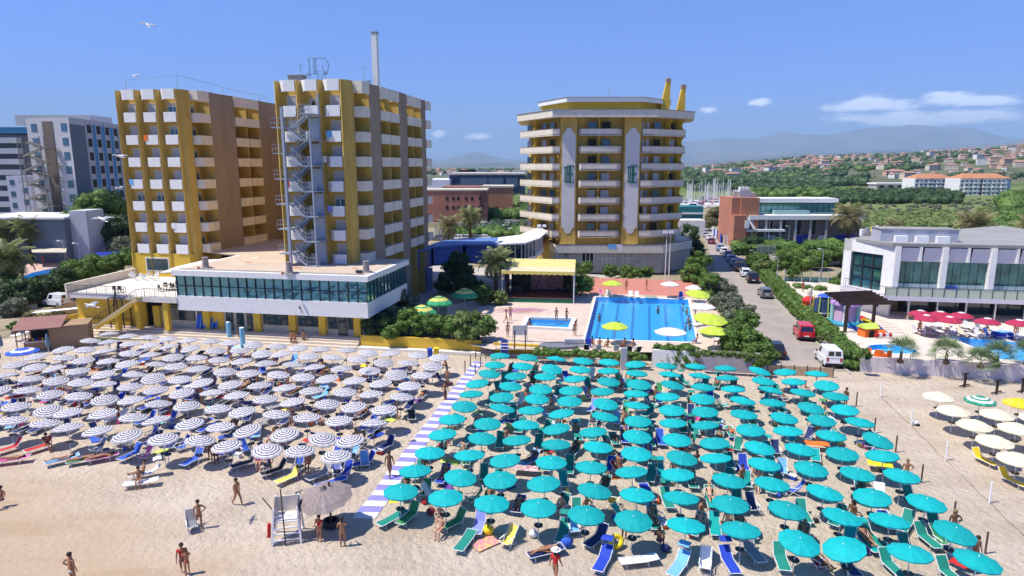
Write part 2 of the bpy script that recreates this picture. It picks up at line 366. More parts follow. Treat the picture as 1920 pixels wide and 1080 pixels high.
# pink tiled terrace behind the pool, built of tiles large enough to see
M['pinktile']=mat('salmon_paving',(.50,.20,.15),.8,var=.12,scale=.8,stretch=(1,3,1))
pt=[G(1088,520,1),G(1320,527,1),G(1312,557,1),G(1086,549,1)]
mb=MB();mb.sheet([(p[0],p[1],1.012)for p in pt],M['pinktile']);structure(mb.obj('tiled_terrace'))
mb=MB()
for i in range(1,14):
 t=i/14;a=pt[0].lerp(pt[3],t);b=pt[1].lerp(pt[2],t)
 mb.bar((a[0],a[1],1.014),(b[0],b[1],1.014),.07,.012,mat('tile_joint',(.36,.13,.10),.9))
structure(mb.obj('tile_joints'))
# ---- water
def water_material():
 m=bpy.data.materials.new('pool_water');m.use_nodes=True;nt=m.node_tree;L=nt.links
 nt.nodes.clear();o=N(nt,'ShaderNodeOutputMaterial')
 g=N(nt,'ShaderNodeBsdfGlossy');g.inputs['Roughness'].default_value=.06;g.inputs['Color'].default_value=(.85,.85,.85,1)
 t=N(nt,'ShaderNodeBsdfTransparent');t.inputs['Color'].default_value=(.50,.86,.95,1)
 f=N(nt,'ShaderNodeFresnel');f.inputs['IOR'].default_value=1.25
 tc=N(nt,'ShaderNodeTexCoord');n=N(nt,'ShaderNodeTexNoise');n.inputs['Scale'].default_value=1.6;n.inputs['Detail'].default_value=5;L.new(tc.outputs['Object'],n.inputs['Vector'])
 b=N(nt,'ShaderNodeBump');b.inputs['Strength'].default_value=.5;b.inputs['Distance'].default_value=.12;L.new(n.outputs['Fac'],b.inputs['Height'])
 L.new(b.outputs['Normal'],g.inputs['Normal']);L.new(b.outputs['Normal'],f.inputs['Normal'])
 mx=N(nt,'ShaderNodeMixShader');fm=N(nt,'ShaderNodeMath',operation='MULTIPLY');fm.inputs[1].default_value=.3;L.new(f.outputs[0],fm.inputs[0]);L.new(fm.outputs[0],mx.inputs[0]);L.new(t.outputs[0],mx.inputs[1]);L.new(g.outputs[0],mx.inputs[2]);L.new(mx.outputs[0],o.inputs['Surface'])
 return m
MWATER=water_material()
M['poolfloor']=mat('pool_tiles',(.10,.50,.86),.5,col2=(.14,.56,.88),scale=1.2)
M['pooldark']=mat('pool_lane_tiles',(.04,.28,.66),.5)
M['coping']=mat('pool_coping',(.72,.68,.63),.7,var=.06,scale=2)
def pool(label,C,zt,depth,lanes=0,cw=.5,group='swimming pools'):
 C=[Vector((c[0],c[1],0))for c in C];n=len(C)
 t=thing('swimming_pool',label,'pool',(0,0,0),0)
 zb=zt-depth
 mb=MB();mb.sheet([(c[0],c[1],zb)for c in C],M['poolfloor'])
 for i in range(n):
  a,b=C[i],C[(i+1)%n]
  mb.sheet([(a[0],a[1],zb),(b[0],b[1],zb),(b[0],b[1],zt),(a[0],a[1],zt)],M['poolfloor'])
 mb.obj('basin',t)
 mid=sum(C,Vector())/n
 for k in range(lanes):
  s=(k+.5)/lanes
  a=C[0].lerp(C[1],s);b=C[3].lerp(C[2],s);d=(b-a).normalized()
  mb=MB();mb.bar(tuple(a+d*1.2)[:2]+(zb+.03,),tuple(b-d*1.2)[:2]+(zb+.03,),.3,.02,M['pooldark']);mb.obj('lane_line',t)
 mb=MB();mb.sheet([(c[0],c[1],zt-.12)for c in C],MWATER);mb.obj('water',t)
 mb=MB()
 out=[c+(c-mid).normalized()*cw for c in C]
 for i in range(n):
  j=(i+1)%n
  mb.add([(C[i][0],C[i][1],zt+.06),(C[j][0],C[j][1],zt+.06),(out[j][0],out[j][1],zt+.06),(out[i][0],out[i][1],zt+.06),
    (C[i][0],C[i][1],zt-.05),(C[j][0],C[j][1],zt-.05),(out[j][0],out[j][1],zt-.05),(out[i][0],out[i][1],zt-.05)],
   [(0,1,2,3),(0,4,5,1),(3,2,6,7)],M['coping'])
 mb.obj('coping',t)
 return t
pool('large blue rectangular swimming pool with dark lane lines behind the teal umbrellas',P1,1.0,.72,6)
kp=pool('small shallow rectangular pool with a raised white rim beside the stage',K1,1.0,.45,0)
# raised rim of small pool
mb=MB()
Kc=sum(K1,Vector())/4
for i in range(4):
 a,b=K1[i],K1[(i+1)%4];a2=a+(a-Kc).normalized()*.75;b2=b+(b-Kc).normalized()*.75
 mb.prism([tuple(a)[:2],tuple(b)[:2],tuple(b2)[:2],tuple(a2)[:2]],1.0,1.32+.002*i,M['coping'])
mb.obj('rim',kp)
mb=MB()
ctr=G(1030,609,.56)
mb.path([(ctr.x+x,ctr.y+y,.57)for x,y in[(-1.6,.1),(-.8,-.5),(.3,-.5),(1.3,.2),(2.0,.9),(1.9,.2),(2.3,-.2)]],.09,M['pooldark'])
mb.path([(ctr.x+x,ctr.y+y,.57)for x,y in[(-1.6,.1),(-1.0,.6),(0,.6),(.5,1.0),(.6,.5),(1.3,.2)]],.07,M['pooldark'])
mb.obj('floor_drawing',kp)
# ---- yellow retaining wall between garden and beach
wl_=thing('garden_wall','long yellow retaining wall with lower pale ledge below the dense shrubs','wall')
def wallseg(name,a,b,t,z0,z1,m,parent,extra=0):
 a=Vector((a[0],a[1],0));b=Vector((b[0],b[1],0));d=(b-a).normalized();nn=Vector((-d.y,d.x,0))*t
 mb=MB();mb.prism([tuple(a)[:2],tuple(b)[:2],tuple(b+nn)[:2],tuple(a+nn)[:2]],z0,z1,m);return mb.obj(name,parent)
a=G(677,652,0);b=G(902,663,0);c=G(925,664,0);d=G(1180,676,0)
wallseg('wall',a,b,.3,-.03,1.45,M['ochre2'],wl_)
wallseg('wall',c,G(1010,668,0),.3,-.03,1.25,M['ochre2'],wl_)
wallseg('ledge',a+Vector((-.5,-.8,0)),b+Vector((0,-.8,0)),.75,-.02,.28,M['coping'],wl_)
wallseg('ledge',c+Vector((0,-.8,0)),d+Vector((0,-.6,0)),.75,-.02,.24,M['coping'],wl_)
wallseg('wall',G(1010,668,0),d,.3,-.03,.9,M['ochre2'],wl_)
st2=thing('garden_steps','short stone steps through the gap in the yellow wall','steps')
for k in range(5):
 wallseg('step',b+Vector((.02,-.7+.36*k,0)),c+Vector((-.02,-.7+.36*k,0)),.35,-.02,.2*(k+1),M['concrete'],st2)
# ================================================================ hotel: two towers
FL=[8.32+2.92*i for i in range(7)] # balcony floor levels
ZTOP=29.8
def window_unit(parent,Mx,x0,x1,z0,z1,y,state,yn=-1):
 """window in a wall whose outside faces -y (local to Mx): frame proud, shutter or glass"""
 mb=MB(Mx);fr=mat('pale_surround',(.62,.52,.33),.8)
 t=.12
 mb.box(x0-t,x0,y-.07,y,z0,z1+t,fr);mb.box(x1,x1+t,y-.07,y,z0,z1+t,fr);mb.box(x0,x1,y-.07,y,z1,z1+t,fr)
 wnd=mb.obj('window',parent)
 zs=z0 if state==0 else z0+(z1-z0)*(.45 if state==1 else .8)
 if state:
  mb=MB(Mx);mb.box(x0,x1,y-.02,y-.005,z0,zs,M['bglass']if state==2 else M['dark'])
  mb.box((x0+x1)/2-.04,(x0+x1)/2+.04,y-.05,y-.021,z0,zs,M['white']);mb.obj('pane',wnd)
 mb=MB(Mx);nS=6
 for i in range(nS):
  a=zs+(z1-zs)*i/nS;b=zs+(z1-zs)*(i+1)/nS-.02
  mb.box(x0,x1,y-.04,y-.004,a,b,M['shutter'])
 mb.obj('shutter',wnd)
 return wnd
def tower(u0,v0,W,depth,base,label,side_spec,plinth):
 t=thing('hotel_tower',label,'hotel building',tuple(H(u0,v0,0)),HA,'twin mustard hotel towers')
 rng=random.Random(int(abs(u0)*10))
# body: front recess plane y=0, balconies stick out to y=-1.1, body behind
 mb=MB();mb.box(0,W-.9,0,6,base,ZTOP-.1,M['ochre']);mb.box(0,W-1.1,6,depth,base,ZTOP-.13,M['ochre'])
 mb.obj('wall',t)
 mb=MB();mb.box(.25,W-1.3,.3,depth-.3,ZTOP-.1,ZTOP+.02,M['greyroof']);mb.obj('roof',t)
 bw=(W-.9)/3
# fins between the bays
 for i in range(4):
  x=i*bw-(.0 if i else-.05)
  mb=MB();mb.prism([(x-.12,0),(x-.09,-1.0),(x+.12,-1.22),(x+.2,0)],base,ZTOP+.05,M['ochre']);mb.obj('fin',t)
 skip=1 if 'stair' in label else-1
 for i in range(3):
  x0=i*bw+.2;x1=(i+1)*bw-.14
  for k in range(8):
   zf=FL[k]if k<7 else ZTOP-1.25
   mb=MB()
   pts=[(x0,0),(x0,-.22),(x0+.95,-1.14),(x1,-1.14),(x1,0)]
   inn=[(x0+.1,0),(x0+.1,-.18),(x0+.99,-1.02),(x1-.1,-1.02),(x1-.1,0)]
   if k<7:
    mb.prism(pts,zf-.12,zf+.06,M['white'])
    H_=1.12
   else:H_=1.35
   for a in range(4):
    q=[pts[a],pts[a+1],inn[a+1],inn[a]]
    mb.prism(q,zf+.06,zf+H_+.001*a,M['white'])
   mb.obj('balcony' if k<7 else 'parapet',t)
   if k<7:
    st=rng.choice([0,0,0,1,2])
    if i==skip:
     mb=MB();mb.box(x0+.9,x0+1.9,-.05,-.004,zf+.06,zf+2.1,M['concrete']);mb.box(x0+1.25,x0+1.55,-.07,-.05,zf+1.2,zf+1.7,M['dark']);mb.obj('door',t)
    else:window_unit(t,None,x0+.85,x0+2.1,zf+.06,zf+2.3,0,st)
# corner pier at the right end of the front, then the side
 mb=MB();mb.prism([(W-.95,0),(W-.8,-.75),(W-.25,-.55),(W-.1,.6),(W-.9,.6)],base,ZTOP+.05,M['ochre']);mb.obj('pier',t)
 SM=Matrix.Translation((W,0,0))@Matrix.Rotation(R(90),4,'Z') # local x runs inland, -y points out to the right
 y=.6
 for kind,ln in side_spec:
  if kind=='s':
   mb=MB(SM);n=5;pts=[]
   for j in range(n+1):pts.append((y+ln*j/n,-.95+.28*math.sin(math.pi*j/n)))
   pts+=[(y+ln,1.0),(y,1.0)]
   mb.prism(pts,base,ZTOP+.08,M['brown']);mb.box(y-.04,y-.002,-.93,1.0,base,ZTOP-.05,M['ochre']);mb.obj('wall_panel',t)
  else:
   n=2 if kind=='d' else 1
   w_=ln/n
   for j in range(n):
    a=y+j*w_+.08;b=y+(j+1)*w_-.08
    if n==2 and j==0:
     mb=MB(SM);mb.box(b,b+.16,-.85,1.05,base,ZTOP-.3,M['ochre']);mb.obj('divider',t)
    for k in range(8):
     zf=FL[k]if k<7 else ZTOP-1.25
     mb=MB(SM)
     if k<7:mb.box(a,b,-.95,1.0,zf-.1,zf+.06,M['cream'])
     H_=1.1 if k<7 else 1.3
     mb.box(a,b,-1.05,-.95,zf-.1,zf+H_,M['cream']);mb.box(a,a+.1,-.949,.9,zf+.061,zf+H_-.01,M['cream']);mb.box(b-.1,b,-.949,.9,zf+.061,zf+H_-.01,M['cream'])
     mb.obj('balcony' if k<7 else 'parapet',t)
     if k<7:window_unit(t,SM,a+.25,min(b-.6,a+1.6),zf+.06,zf+2.25,.88 if y<5.2 else 1.06,rng.choice([0,1,1,2]))
  y+=ln
 if plinth:
  mb=MB();mb.box(-.1,W-.5,-1.05,-.02,base,FL[0]-.13,M['ochre2']);mb.box(2.1,5.7,-1.12,-1.06,5.7,7.6,M['white']);mb.obj('plinth',t)
  mb=MB();mb.box(2.25,5.55,-1.15,-1.13,5.85,7.45,M['dglass']);mb.obj('window',t)
 return t
tA=tower(-38.4,12.6,9.9,27,.3,'mustard hotel tower on the left with three stacked bays of white balconies',
  [('n',2.6),('s',5.6),('d',6.4),('s',5.8),('n',3.0)],True)
tB=tower(-12.3,7.4,9.2,27,.3,'mustard hotel tower in the middle with grey zigzag fire stair on its front',
  [('n',2.3),('s',3.4),('d',6.8),('s',3.2),('d',6.2),('s',2.2),('n',2.6)],False)
# link block between the towers, set back, with lift house
mb=MB(HM);mb.box(-28.7,-12.6,33,45,.3,27.5,M['ochre']);mb.box(-15,-9,36,41,27.5,31.6,M['creamdk']);mb.box(-15.4,-8.6,35.6,41.4,31.6,31.9,M['greyroof'])
tag(mb.obj('hotel_wing'),'recessed mustard wing joining the two hotel towers','hotel wing')
# roof railings and antennas
def antenna(p,h,label,arms=3):
 mb=MB();mb.tube((0,0,0),(0,0,h),.035,M['greymet'])
 for k in range(arms):mb.tube((-.5+.1*k,0,h-.15-.3*k),(.5-.1*k,0,h-.15-.3*k),.02,M['greymet'],n=4)
 o=mb.obj('antenna');o.location=p;return tag(o,label,'antenna')
antenna(H(-10.5,9.5,ZTOP),2.4,'thin aerial on the flat roof beside the square roof hatch');antenna(H(-8,9,ZTOP),1.5,'short aerial left of the rooftop letters')
antenna(H(-3.4,12,ZTOP),2.2,'slanted thin aerial left of the tall white chimney',1)
mb=MB();mb.box(-.9,.9,-.6,.6,0,.8,M['concrete']);mb.box(-1,1,-.7,.7,.8,.92,M['greyroof']);o=mb.obj('roof_hatch');o.location=H(-10.6,8.8,ZTOP);o.rotation_euler.z=HA
tag(o,'low square hatch on the roof of the middle tower','hatch')
mb=MB();mb.box(-.2,.2,-.2,.2,0,1.6,M['chrome']);mb.box(-.35,.35,-.35,.35,1.6,1.8,M['greymet']);o=mb.obj('flue');o.location=H(-13.6,38,31.9)
tag(o,'small metal flue on the white lift house between towers','flue')
rl=thing('roof_railing','thin steel railing along the left tower roof edge','railing',tuple(H(-40.4,12.6,ZTOP)),HA)
mb=MB();mb.path([(2.5,.5,1.5),(10,.8,2.0),(10.3,1.0,2.0),(9.2,16,1.6),(9,24,1.6)],.03,M['greymet'],n=4);mb.obj('rail',rl)
for x,y,h in[(2.5,.5,1.5),(10,.9,2),(9.3,12,1.7),(9.1,22,1.6)]:
 mb=MB();mb.tube((x,y,0),(x,y,h),.03,M['greymet'],n=4);mb.obj('post',rl)
# chimney
ch=thing('chimney','tall slim white chimney rising above the middle tower','chimney',tuple(A(706,165,88).xy)+(ZTOP-.2,),HA)
for k in range(4):
 mb=MB();s=.36-.004*k;mb.box(-s,s,-s,s,1.75*k,1.75*k+1.73,mat('white_flue',(.72,.71,.68),.5,var=.05));mb.obj('flue_section',ch)
mb=MB();mb.box(-.34,.34,-.34,.34,6.98,7.1,M['greymet']);mb.box(-.42,.42,-.42,.42,7.1,7.25,M['greymet']);mb.obj('cap',ch)
# rooftop letters seen from behind
sg=thing('roof_sign','blue framed rooftop letters on slanted struts, seen from behind','sign',tuple(H(-8.0,8.6,ZTOP)),HA)
sm=mat('sign_blue_metal',(.22,.36,.55),.5)
def framed(pts,name,y0=0):
 mb=MB()
 for yy in(y0,y0+.25):
  mb.path([(x,yy,z)for x,z in pts],.035,sm,n=4)
 for x,z in pts:mb.tube((x,y0,z),(x,y0+.25,z),.035,sm,n=4)
 for a,b in zip(pts[:-1],pts[1:]):
  for t in(.33,.66):
   x=a[0]+(b[0]-a[0])*t;z=a[1]+(b[1]-a[1])*t
   mb.tube((x,y0,z),(x,y0+.25,z),.05,M['white'],n=4)
 mb.obj(name,sg)
framed([(-1.5,1.15),(-1.25,1.0),(-.95,1.1),(-.9,1.5),(-.9,2.75),(-1.15,2.75)],'letter')
framed([(-.35,2.8),(-.35,1.0),(-.1,1.0),(-.1,2.8),(-.35,2.8)],'letter')
framed([(.1,2.8),(1.0,2.8),(1.45,2.4),(1.55,1.9),(1.35,1.3),(.9,1.05)],'letter');framed([(.75,1.9),(.95,1.2),(1.2,1.0),(1.45,1.15)],'letter')
mb=MB();mb.path([(-1.3,.1,1.0),(1.4,.1,1.0)],.045,sm,n=4);mb.path([(-1.1,.1,2.85),(1.2,.1,2.85)],.04,sm,n=4);mb.obj('rail',sg)
for x in(-1.1,.9):
 mb=MB();mb.bar((x,0,1.0),(x-.45,0,0),.09,.09,M['greymet']);mb.bar((x+.2,.2,1.0),(x-.2,.6,0),.07,.07,M['greymet']);mb.obj('strut',sg)
# ---------------------------------------------------------------- outside fire stair on tower B
fs=thing('fire_stair','grey steel zigzag fire escape with tall mast in front of balconies','fire escape',tuple(H(-12.3,7.4,0)),HA)
gs=metalmat('galvanised_steel',(.30,.34,.40),.5)
mb=MB();mb.box(2.25,2.55,-4.1,-3.8,8.35,26.6,gs);mb.obj('mast',fs)
mb=MB();mb.box(5.6,5.78,-1.6,-1.4,8.35,28.3,gs);mb.box(5.6,5.78,-4.0,-3.85,8.35,24,gs);mb.obj('mast',fs)
def flight(p,q,width):
 """stair flight: two stringers + treads + rails"""
 p=Vector(p);q=Vector(q);f=MB()
 for dy in(0,width):
  f.bar(p+Vector((0,dy,0)),q+Vector((0,dy,0)),.07,.24,gs)
  f.tube(p+Vector((0,dy,1.0)),q+Vector((0,dy,1.0)),.035,gs,n=4)
  f.tube(p+Vector((0,dy,.55)),q+Vector((0,dy,.55)),.02,gs,n=4)
  for t in(0,.33,.66,1):r_=p.lerp(q,t)+Vector((0,dy,0));f.tube(r_,r_+Vector((0,0,1)),.025,gs,n=4)
 for i in range(8):
  r_=p.lerp(q,(i+.5)/8);f.box(r_.x-.13,r_.x+.13,r_.y,r_.y+width,r_.z-.02,r_.z+.02,gs)
 f.obj('flight',fs)
def landing(x0,x1,y0,y1,z):
 f=MB();f.box(x0,x1,y0,y1,z-.1,z,gs)
 for zz in(.5,1.0):f.path([(x0,y1,z+zz),(x0,y0,z+zz),(x1,y0,z+zz)],.025,gs,n=4)
 for x in np.linspace(x0,x1,5):f.tube((x,y0,z),(x,y0,z+1),.02,gs,n=4)
 f.obj('landing',fs)
for k in range(6):
 z=FL[k]
 landing(.9,2.7,-3.9,-1.3,z+1.46)
 landing(4.4,6.0,-3.9,-1.25,z+.02)
 flight((4.4,-3.8,z),(2.7,-3.8,z+1.46),1.0)
 if k<5:flight((2.7,-2.5,z+1.46),(4.4,-2.5,z+2.92),1.0)
 else:flight((2.7,-2.5,z+1.46),(4.6,-2.5,z+2.92+.0),1.0)
landing(4.4,6.0,-3.9,-1.25,FL[6]+.02)
mb=MB()
for k in range(6):mb.box(4.3,5.55,-1.5,-1.42,FL[k]+.2,FL[k]+2.6,mat('steel_panel',(.42,.45,.50),.55));
mb.obj('screen_panels',fs)
# ---------------------------------------------------------------- front pavilion
pv=thing('pavilion','low front wing with green mirrored glass band above a white fascia','building',tuple(HO),HA)
X0,X1,Y0,Y1=-21.8,1.6,-1.4,11.3
mb=MB();mb.prism([(X0-.25,Y0-.25),(X1+.25,Y0-.25),(X1+.25,Y1+.25),(X0-.25,Y1+.25)],7.65,8.28,M['white']);mb.prism([(X0+.25,Y0+.25),(X1-.25,Y0+.25),(X1-.25,Y1-.1),(-13,Y1-.1),(-13,30),(-28.6,30),(-28.6,14.0),(X0+.25,Y1)],8.1,8.3,M['roofbeige']);mb.obj('roof',pv)
mb=MB();mb.prism([(X0,Y0),(X1,Y0),(X1,Y1),(X0,Y1)],3.55,5.25,M['white']);mb.obj('fascia',pv)
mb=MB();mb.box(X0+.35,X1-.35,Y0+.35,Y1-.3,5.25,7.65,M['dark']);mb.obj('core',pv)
nP=21
rng=random.Random(5)
MGL=mat('mirrored_green_glass',(.03,.10,.125),.03,spec=1.0);MGL.node_tree.nodes['Principled BSDF'].inputs['Metallic'].default_value=.6
MGL.node_tree.nodes['Principled BSDF'].inputs['Base Color'].default_value=(.10,.30,.36,1)
for row in range(2):
 z0,z1=(5.27,6.4)if row==0 else(6.46,7.63)
 for i in range(nP):
  w_=(X1-X0-.1)/nP;a=X0+.05+i*w_+.04;b=a+w_-.08
  e1,e2=rng.uniform(-.012,.012),rng.uniform(-.012,.012)
  mb=MB();mb.add([(a,Y0+.17+e1,z0),(b,Y0+.17+e2,z0),(b,Y0+.14+e2,z1),(a,Y0+.14+e1,z1)]if row==0 else[(a,Y0+.17+e1,z0),(b,Y0+.17+e2,z0),(b,Y0+.14+e2,z1),(a,Y0+.14+e1,z1)],[(0,1,2,3)],MGL);mb.obj('pane',pv)
mb=MB()
for i in range(nP+1):
 x=X0+.05+i*(X1-X0-.1)/nP;mb.box(x-.035,x+.035,Y0+.02,Y0+.1,5.25,7.65,M['dkmet'])
mb.box(X0,X1,Y0+.03,Y0+.09,6.4,6.46,M['dkmet'])
for i in range(13):
 y=Y0+.1+i*(Y1-Y0-.2)/12;mb.box(X1-.1,X1-.02,y-.035,y+.035,5.25,7.65,M['dkmet'])
for i in range(3):mb.box(X0+.02,X0+.1,Y0+.1+i*4,Y0+.17+i*4,5.25,7.65,M['dkmet'])
mb.obj('mullions',pv)
for i in range(12):
 y=Y0+.14+i*(Y1-Y0-.2)/12;mb=MB();mb.add([(X1-.12,y,5.27),(X1-.12,y+(Y1-Y0-.2)/12-.08,5.27),(X1-.14,y+(Y1-Y0-.2)/12-.08,7.63),(X1-.14,y,7.63)],[(0,1,2,3)],MGL);mb.obj('pane',pv)
mb=MB();mb.add([(X0+.12,Y0+.14,5.27),(X0+.12,Y1-.2,5.27),(X0+.14,Y1-.2,7.63),(X0+.14,Y0+.14,7.63)],[(0,1,2,3)],MGL);mb.obj('pane',pv)
# ground floor behind the overhang
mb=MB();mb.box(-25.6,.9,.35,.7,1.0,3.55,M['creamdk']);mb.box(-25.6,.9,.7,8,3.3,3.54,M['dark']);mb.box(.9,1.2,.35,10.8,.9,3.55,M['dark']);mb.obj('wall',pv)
for x in(-25.9,-19.3,-12.7,-8.3,-4.6,-.35):
 mb=MB();mb.box(x-.42,x+.42,-.05,.36,1.0,3.55,M['ochre2']);mb.obj('pillar',pv)
for a,b,z0 in[(-24.3,-21.0,1.9),(-12.1,-8.9,1.85),(-7.7,-5.1,1.85),(-4.0,-2.9,1.7),(-1.6,-.9,1.7)]:
 mb=MB();mb.box(a,b,.27,.34,z0,3.5,M['dkmet']);wv=mb.obj('window',pv)
 n=max(1,round((b-a)/.8))
 for i in range(n):
  q=(b-a-.1)/n;mb=MB();mb.box(a+.05+i*q+.03,a+.05+(i+1)*q-.03,.235,.265,z0+.08,3.42,M['dglass']);mb.obj('pane',wv)
for a,b in[(-20.6,-20.0),(-16.9,-16.0),(-15.5,-14.6),(-14.2,-13.5),(-2.8,-1.7)]:
 mb=MB();mb.box(a,b,.28,.34,1.0,3.3,M['dkmet']);mb.box(a+.1,b-.1,.25,.275,1.1,3.2,M['dglass']);mb.obj('door',pv)
for a,b in[(-18.9,-17.2)]:
 mb=MB();mb.box(a,b,.30,.34,1.0,3.5,M['ochre2']);mb.obj('wall_panel',pv)
mb=MB();mb.box(-19.0,-17.1,.2,.29,1.0,1.02,M['ochre']);mb.box(-6.5,-6.38,Y0-.12,Y0-.02,4.3,4.6,M['dkmet']);mb.obj('lamp',pv)
# roof vents
for i,(px,py)in enumerate([(386,503),(543,513),(687,511)]):
 v=thing('roof_vent',['grey ribbed roof cowl near the left end of the beige roof','grey ribbed roof cowl standing mid roof near the fire escape','grey roof cowl by the right corner of the beige roof'][i],'vent',tuple(G(px,py,8.3)),HA,'roof cowls')
 mb=MB();mb.lathe([(.42,0),(.36,.4),(.34,1.15),(.38,1.3),(.0,1.36)],mat('weathered_zinc',(.28,.24,.24),.6,var=.3,scale=6),12);mb.obj('cowl',v)
 mb=MB();mb.box(-.5,.5,-.45,.45,0,.12,M['concrete']);mb.ball((-.45,-.7,.15),.16,M['terracotta']);mb.obj('base',v)
 if i==2:mb=MB();mb.box(-.75,-.1,-1.2,-.75,.1,.4,M['dkmet']);mb.bar((-.4,-1,0),(-.4,-1,.2),.1,.1,M['dkmet']);mb.obj('floodlight',v)
# ---------------------------------------------------------------- left terrace with railings, stair, yellow wall
tr=thing('raised_terrace','white raised terrace with thin black railings over a yellow wall','terrace',tuple(HO),HA)
MT=mat('white_terrace_tiles',(.68,.64,.57),.7,var=.05,scale=.6)
mb=MB();mb.prism([(-37.2,-.9),(-27.6,-.9),(-27.6,-1.5),(-21.82,-1.5),(-21.82,12.4),(-38.3,12.4)],4.35,4.95,MT);mb.obj('floor',tr)
mb=MB();mb.prism([(-37.25,-1.0),(-37.0,-1.0),(-38.0,12.3),(-38.4,12.3)],4.3,6.05,M['cream']);mb.obj('parapet',tr)
mb=MB();mb.box(-37.0,-27.5,.2,.5,.95,4.35,M['ochre2']);mb.prism([(-37.05,.2),(-37.0,.5),(-38.0,12),(-38.2,12)],.2,4.3,M['cream']);mb.box(-36.9,-29.5,-.1,.2,1.0,1.6,M['ochre2']);mb.obj('wall',tr)
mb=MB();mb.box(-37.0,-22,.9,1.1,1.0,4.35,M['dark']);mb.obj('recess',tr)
for x in(-27.4,-23.6):
 mb=MB();mb.box(x-.3,x+.3,-1.3,-.8,1.0,4.35,M['ochre2']);mb.obj('pillar',tr)
for a,b in[(-26.9,-26.1),(-25.7,-24.9),(-23.1,-22.6)]:
 mb=MB();mb.box(a,b,.78,.89,1.0,3.3,M['shutter']);mb.obj('door',tr)
mb=MB();mb.box(-24.7,-22.2,.6,.88,1.0,3.6,M['ochre2']);mb.obj('wall_panel',tr)
def railing(parent,pts,h=1.0,step=.22,m=None,name='railing',two=True):
 m=m or M['dkmet'];mb=MB()
 for a,b in zip(pts[:-1],pts[1:]):
  a=Vector(a);b=Vector(b);mb.tube(a+Vector((0,0,h)),b+Vector((0,0,h)),.035,m,n=4)
  if two:mb.tube(a+Vector((0,0,.1)),b+Vector((0,0,.1)),.025,m,n=4)
  n=max(1,int((b-a).length/step))
  for i in range(n+1):
   p=a.lerp(b,i/n);mb.tube(p+Vector((0,0,.0 if i%6==0 else .1)),p+Vector((0,0,h)),.028 if i%6==0 else .015,m,n=4,caps=False)
 return mb.obj(name,parent)
railing(tr,[(-37.0,-.95,4.95),(-28.9,-.95,4.95)]);railing(tr,[(-26.0,-1.45,4.95),(-21.9,-1.45,4.95)])
# stair
stt=thing('terrace_stair','outside stair with dark railing climbing to the white terrace','staircase',tuple(HO),HA)
n=20
mb=MB();pts=[(-33.0,1.0)]
for i in range(n):
 x=-33.0+6.6*i/n;z=1.0+3.95*(i+1)/n;pts+=[(x,z),(x+6.6/n,z)]
pts+=[(-26.4,4.5),(-27.2,4.3),(-32.4,1.0)]
mb.yprism(pts,-2.3,-1.52,mat('stair_stone',(.60,.46,.25),.85));mb.obj('flight',stt)
mb=MB();mb.yprism([(-32.6,1.0),(-27.0,4.25),(-27.0,4.05),(-32.0,1.0)],-2.35,-2.31,M['ochre2']);mb.box(-29.7,-29.3,-2.25,-1.6,1.0,2.7,M['ochre2']);mb.obj('stringer',stt)
railing(stt,[(-33.0,-2.28,1.1),(-26.4,-2.28,4.95),(-26.0,-1.5,4.95)]);railing(stt,[(-30.3,-1.54,2.7),(-30.3,-.98,4.95)],h=1.1)
mb=MB()
for p in[(-31.0,-1.45),(-31.0,-.2),(-29.2,-1.45),(-29.2,-.2)]:mb.box(p[0]-.05,p[0]+.05,p[1]-.05,p[1]+.05,1.0,4.6,M['dkmet'])
mb.box(-31.05,-29.15,-1.5,-.15,4.6,4.66,M['dkmet']);mb.obj('lift_frame',stt)
# canopy sail on the terrace
mb=MB();p=[G(330,500,7.6),G(386,487,7.8),G(487,482,8.36),G(400,504,7.8),G(300,511,7.2)]
vs=[tuple(x)for x in p]+[tuple(x-Vector((0,0,.08)))for x in p]
mb.add(vs,[(0,1,2,3,4),(9,8,7,6,5),(0,5,6,1),(1,6,7,2),(2,7,8,3),(3,8,9,4),(4,9,5,0)],FAB['white']);o=mb.obj('sun_sail');tag(o,'pale stretched sun sail beside the left end of the beige roof','sun sail')

# towels hung over balconies and air units, as guests leave them
for i,(u,v,k,c_,lb)in enumerate([(-37.2,11.45,3,'sky','pale blue towel on a left tower balcony, first bay'),(-34.3,11.45,5,'orange','orange towel on a left tower balcony, second bay'),(-31.4,11.45,1,'white','white towel on a left tower balcony, third bay'),(-6.4,6.25,4,'white','white towel on the balcony right of the fire stair'),(-5.6,6.25,5,'sky','pale towels under the top balcony right of the stair'),(-6.0,6.25,2,'lav','lilac towel on a low balcony right of the stair'),(-11.4,6.25,3,'red','red towel on the balcony behind the stair mast')]):
 z=FL[k]+1.14;mb=MB(HM);mb.box(u-.3,u+.3,v-.03,v-.005,z-.75,z,FAB[c_]);mb.box(u-.3,u+.3,v-.03,v+.1,z,z+.015,FAB[c_]);tag(mb.obj('towel'),lb,'towel')
for i,(u,v)in enumerate([(-20.5,32.0),(-18.5,32.0)]):
 mb=MB(HM);mb.box(u,u+1.0,v,v+.5,8.4,10.3,M['wplastic']);mb.lathe([(.3,0),(.3,.02),(0,.03)],M['dark'],10);tag(mb.obj('air_unit'),['white air unit at the back of the beige roof, left','white air unit at the back of the beige roof, right'][i],'air conditioner')
mb=MB(HM)
for x,y,a in[(-2,3,.3),(-9,2,.5),(-5,6,.2),(-17,5,.4)]:mb.box(x,x+a*2,y,y+a,8.3,8.33,M['terracotta'])
mb.box(-21.4,1.2,-1.1,-1.0,8.3,8.42,M['concrete']);tag(mb.obj('roof_debris'),'small rust coloured scraps lying on the beige roof','debris')
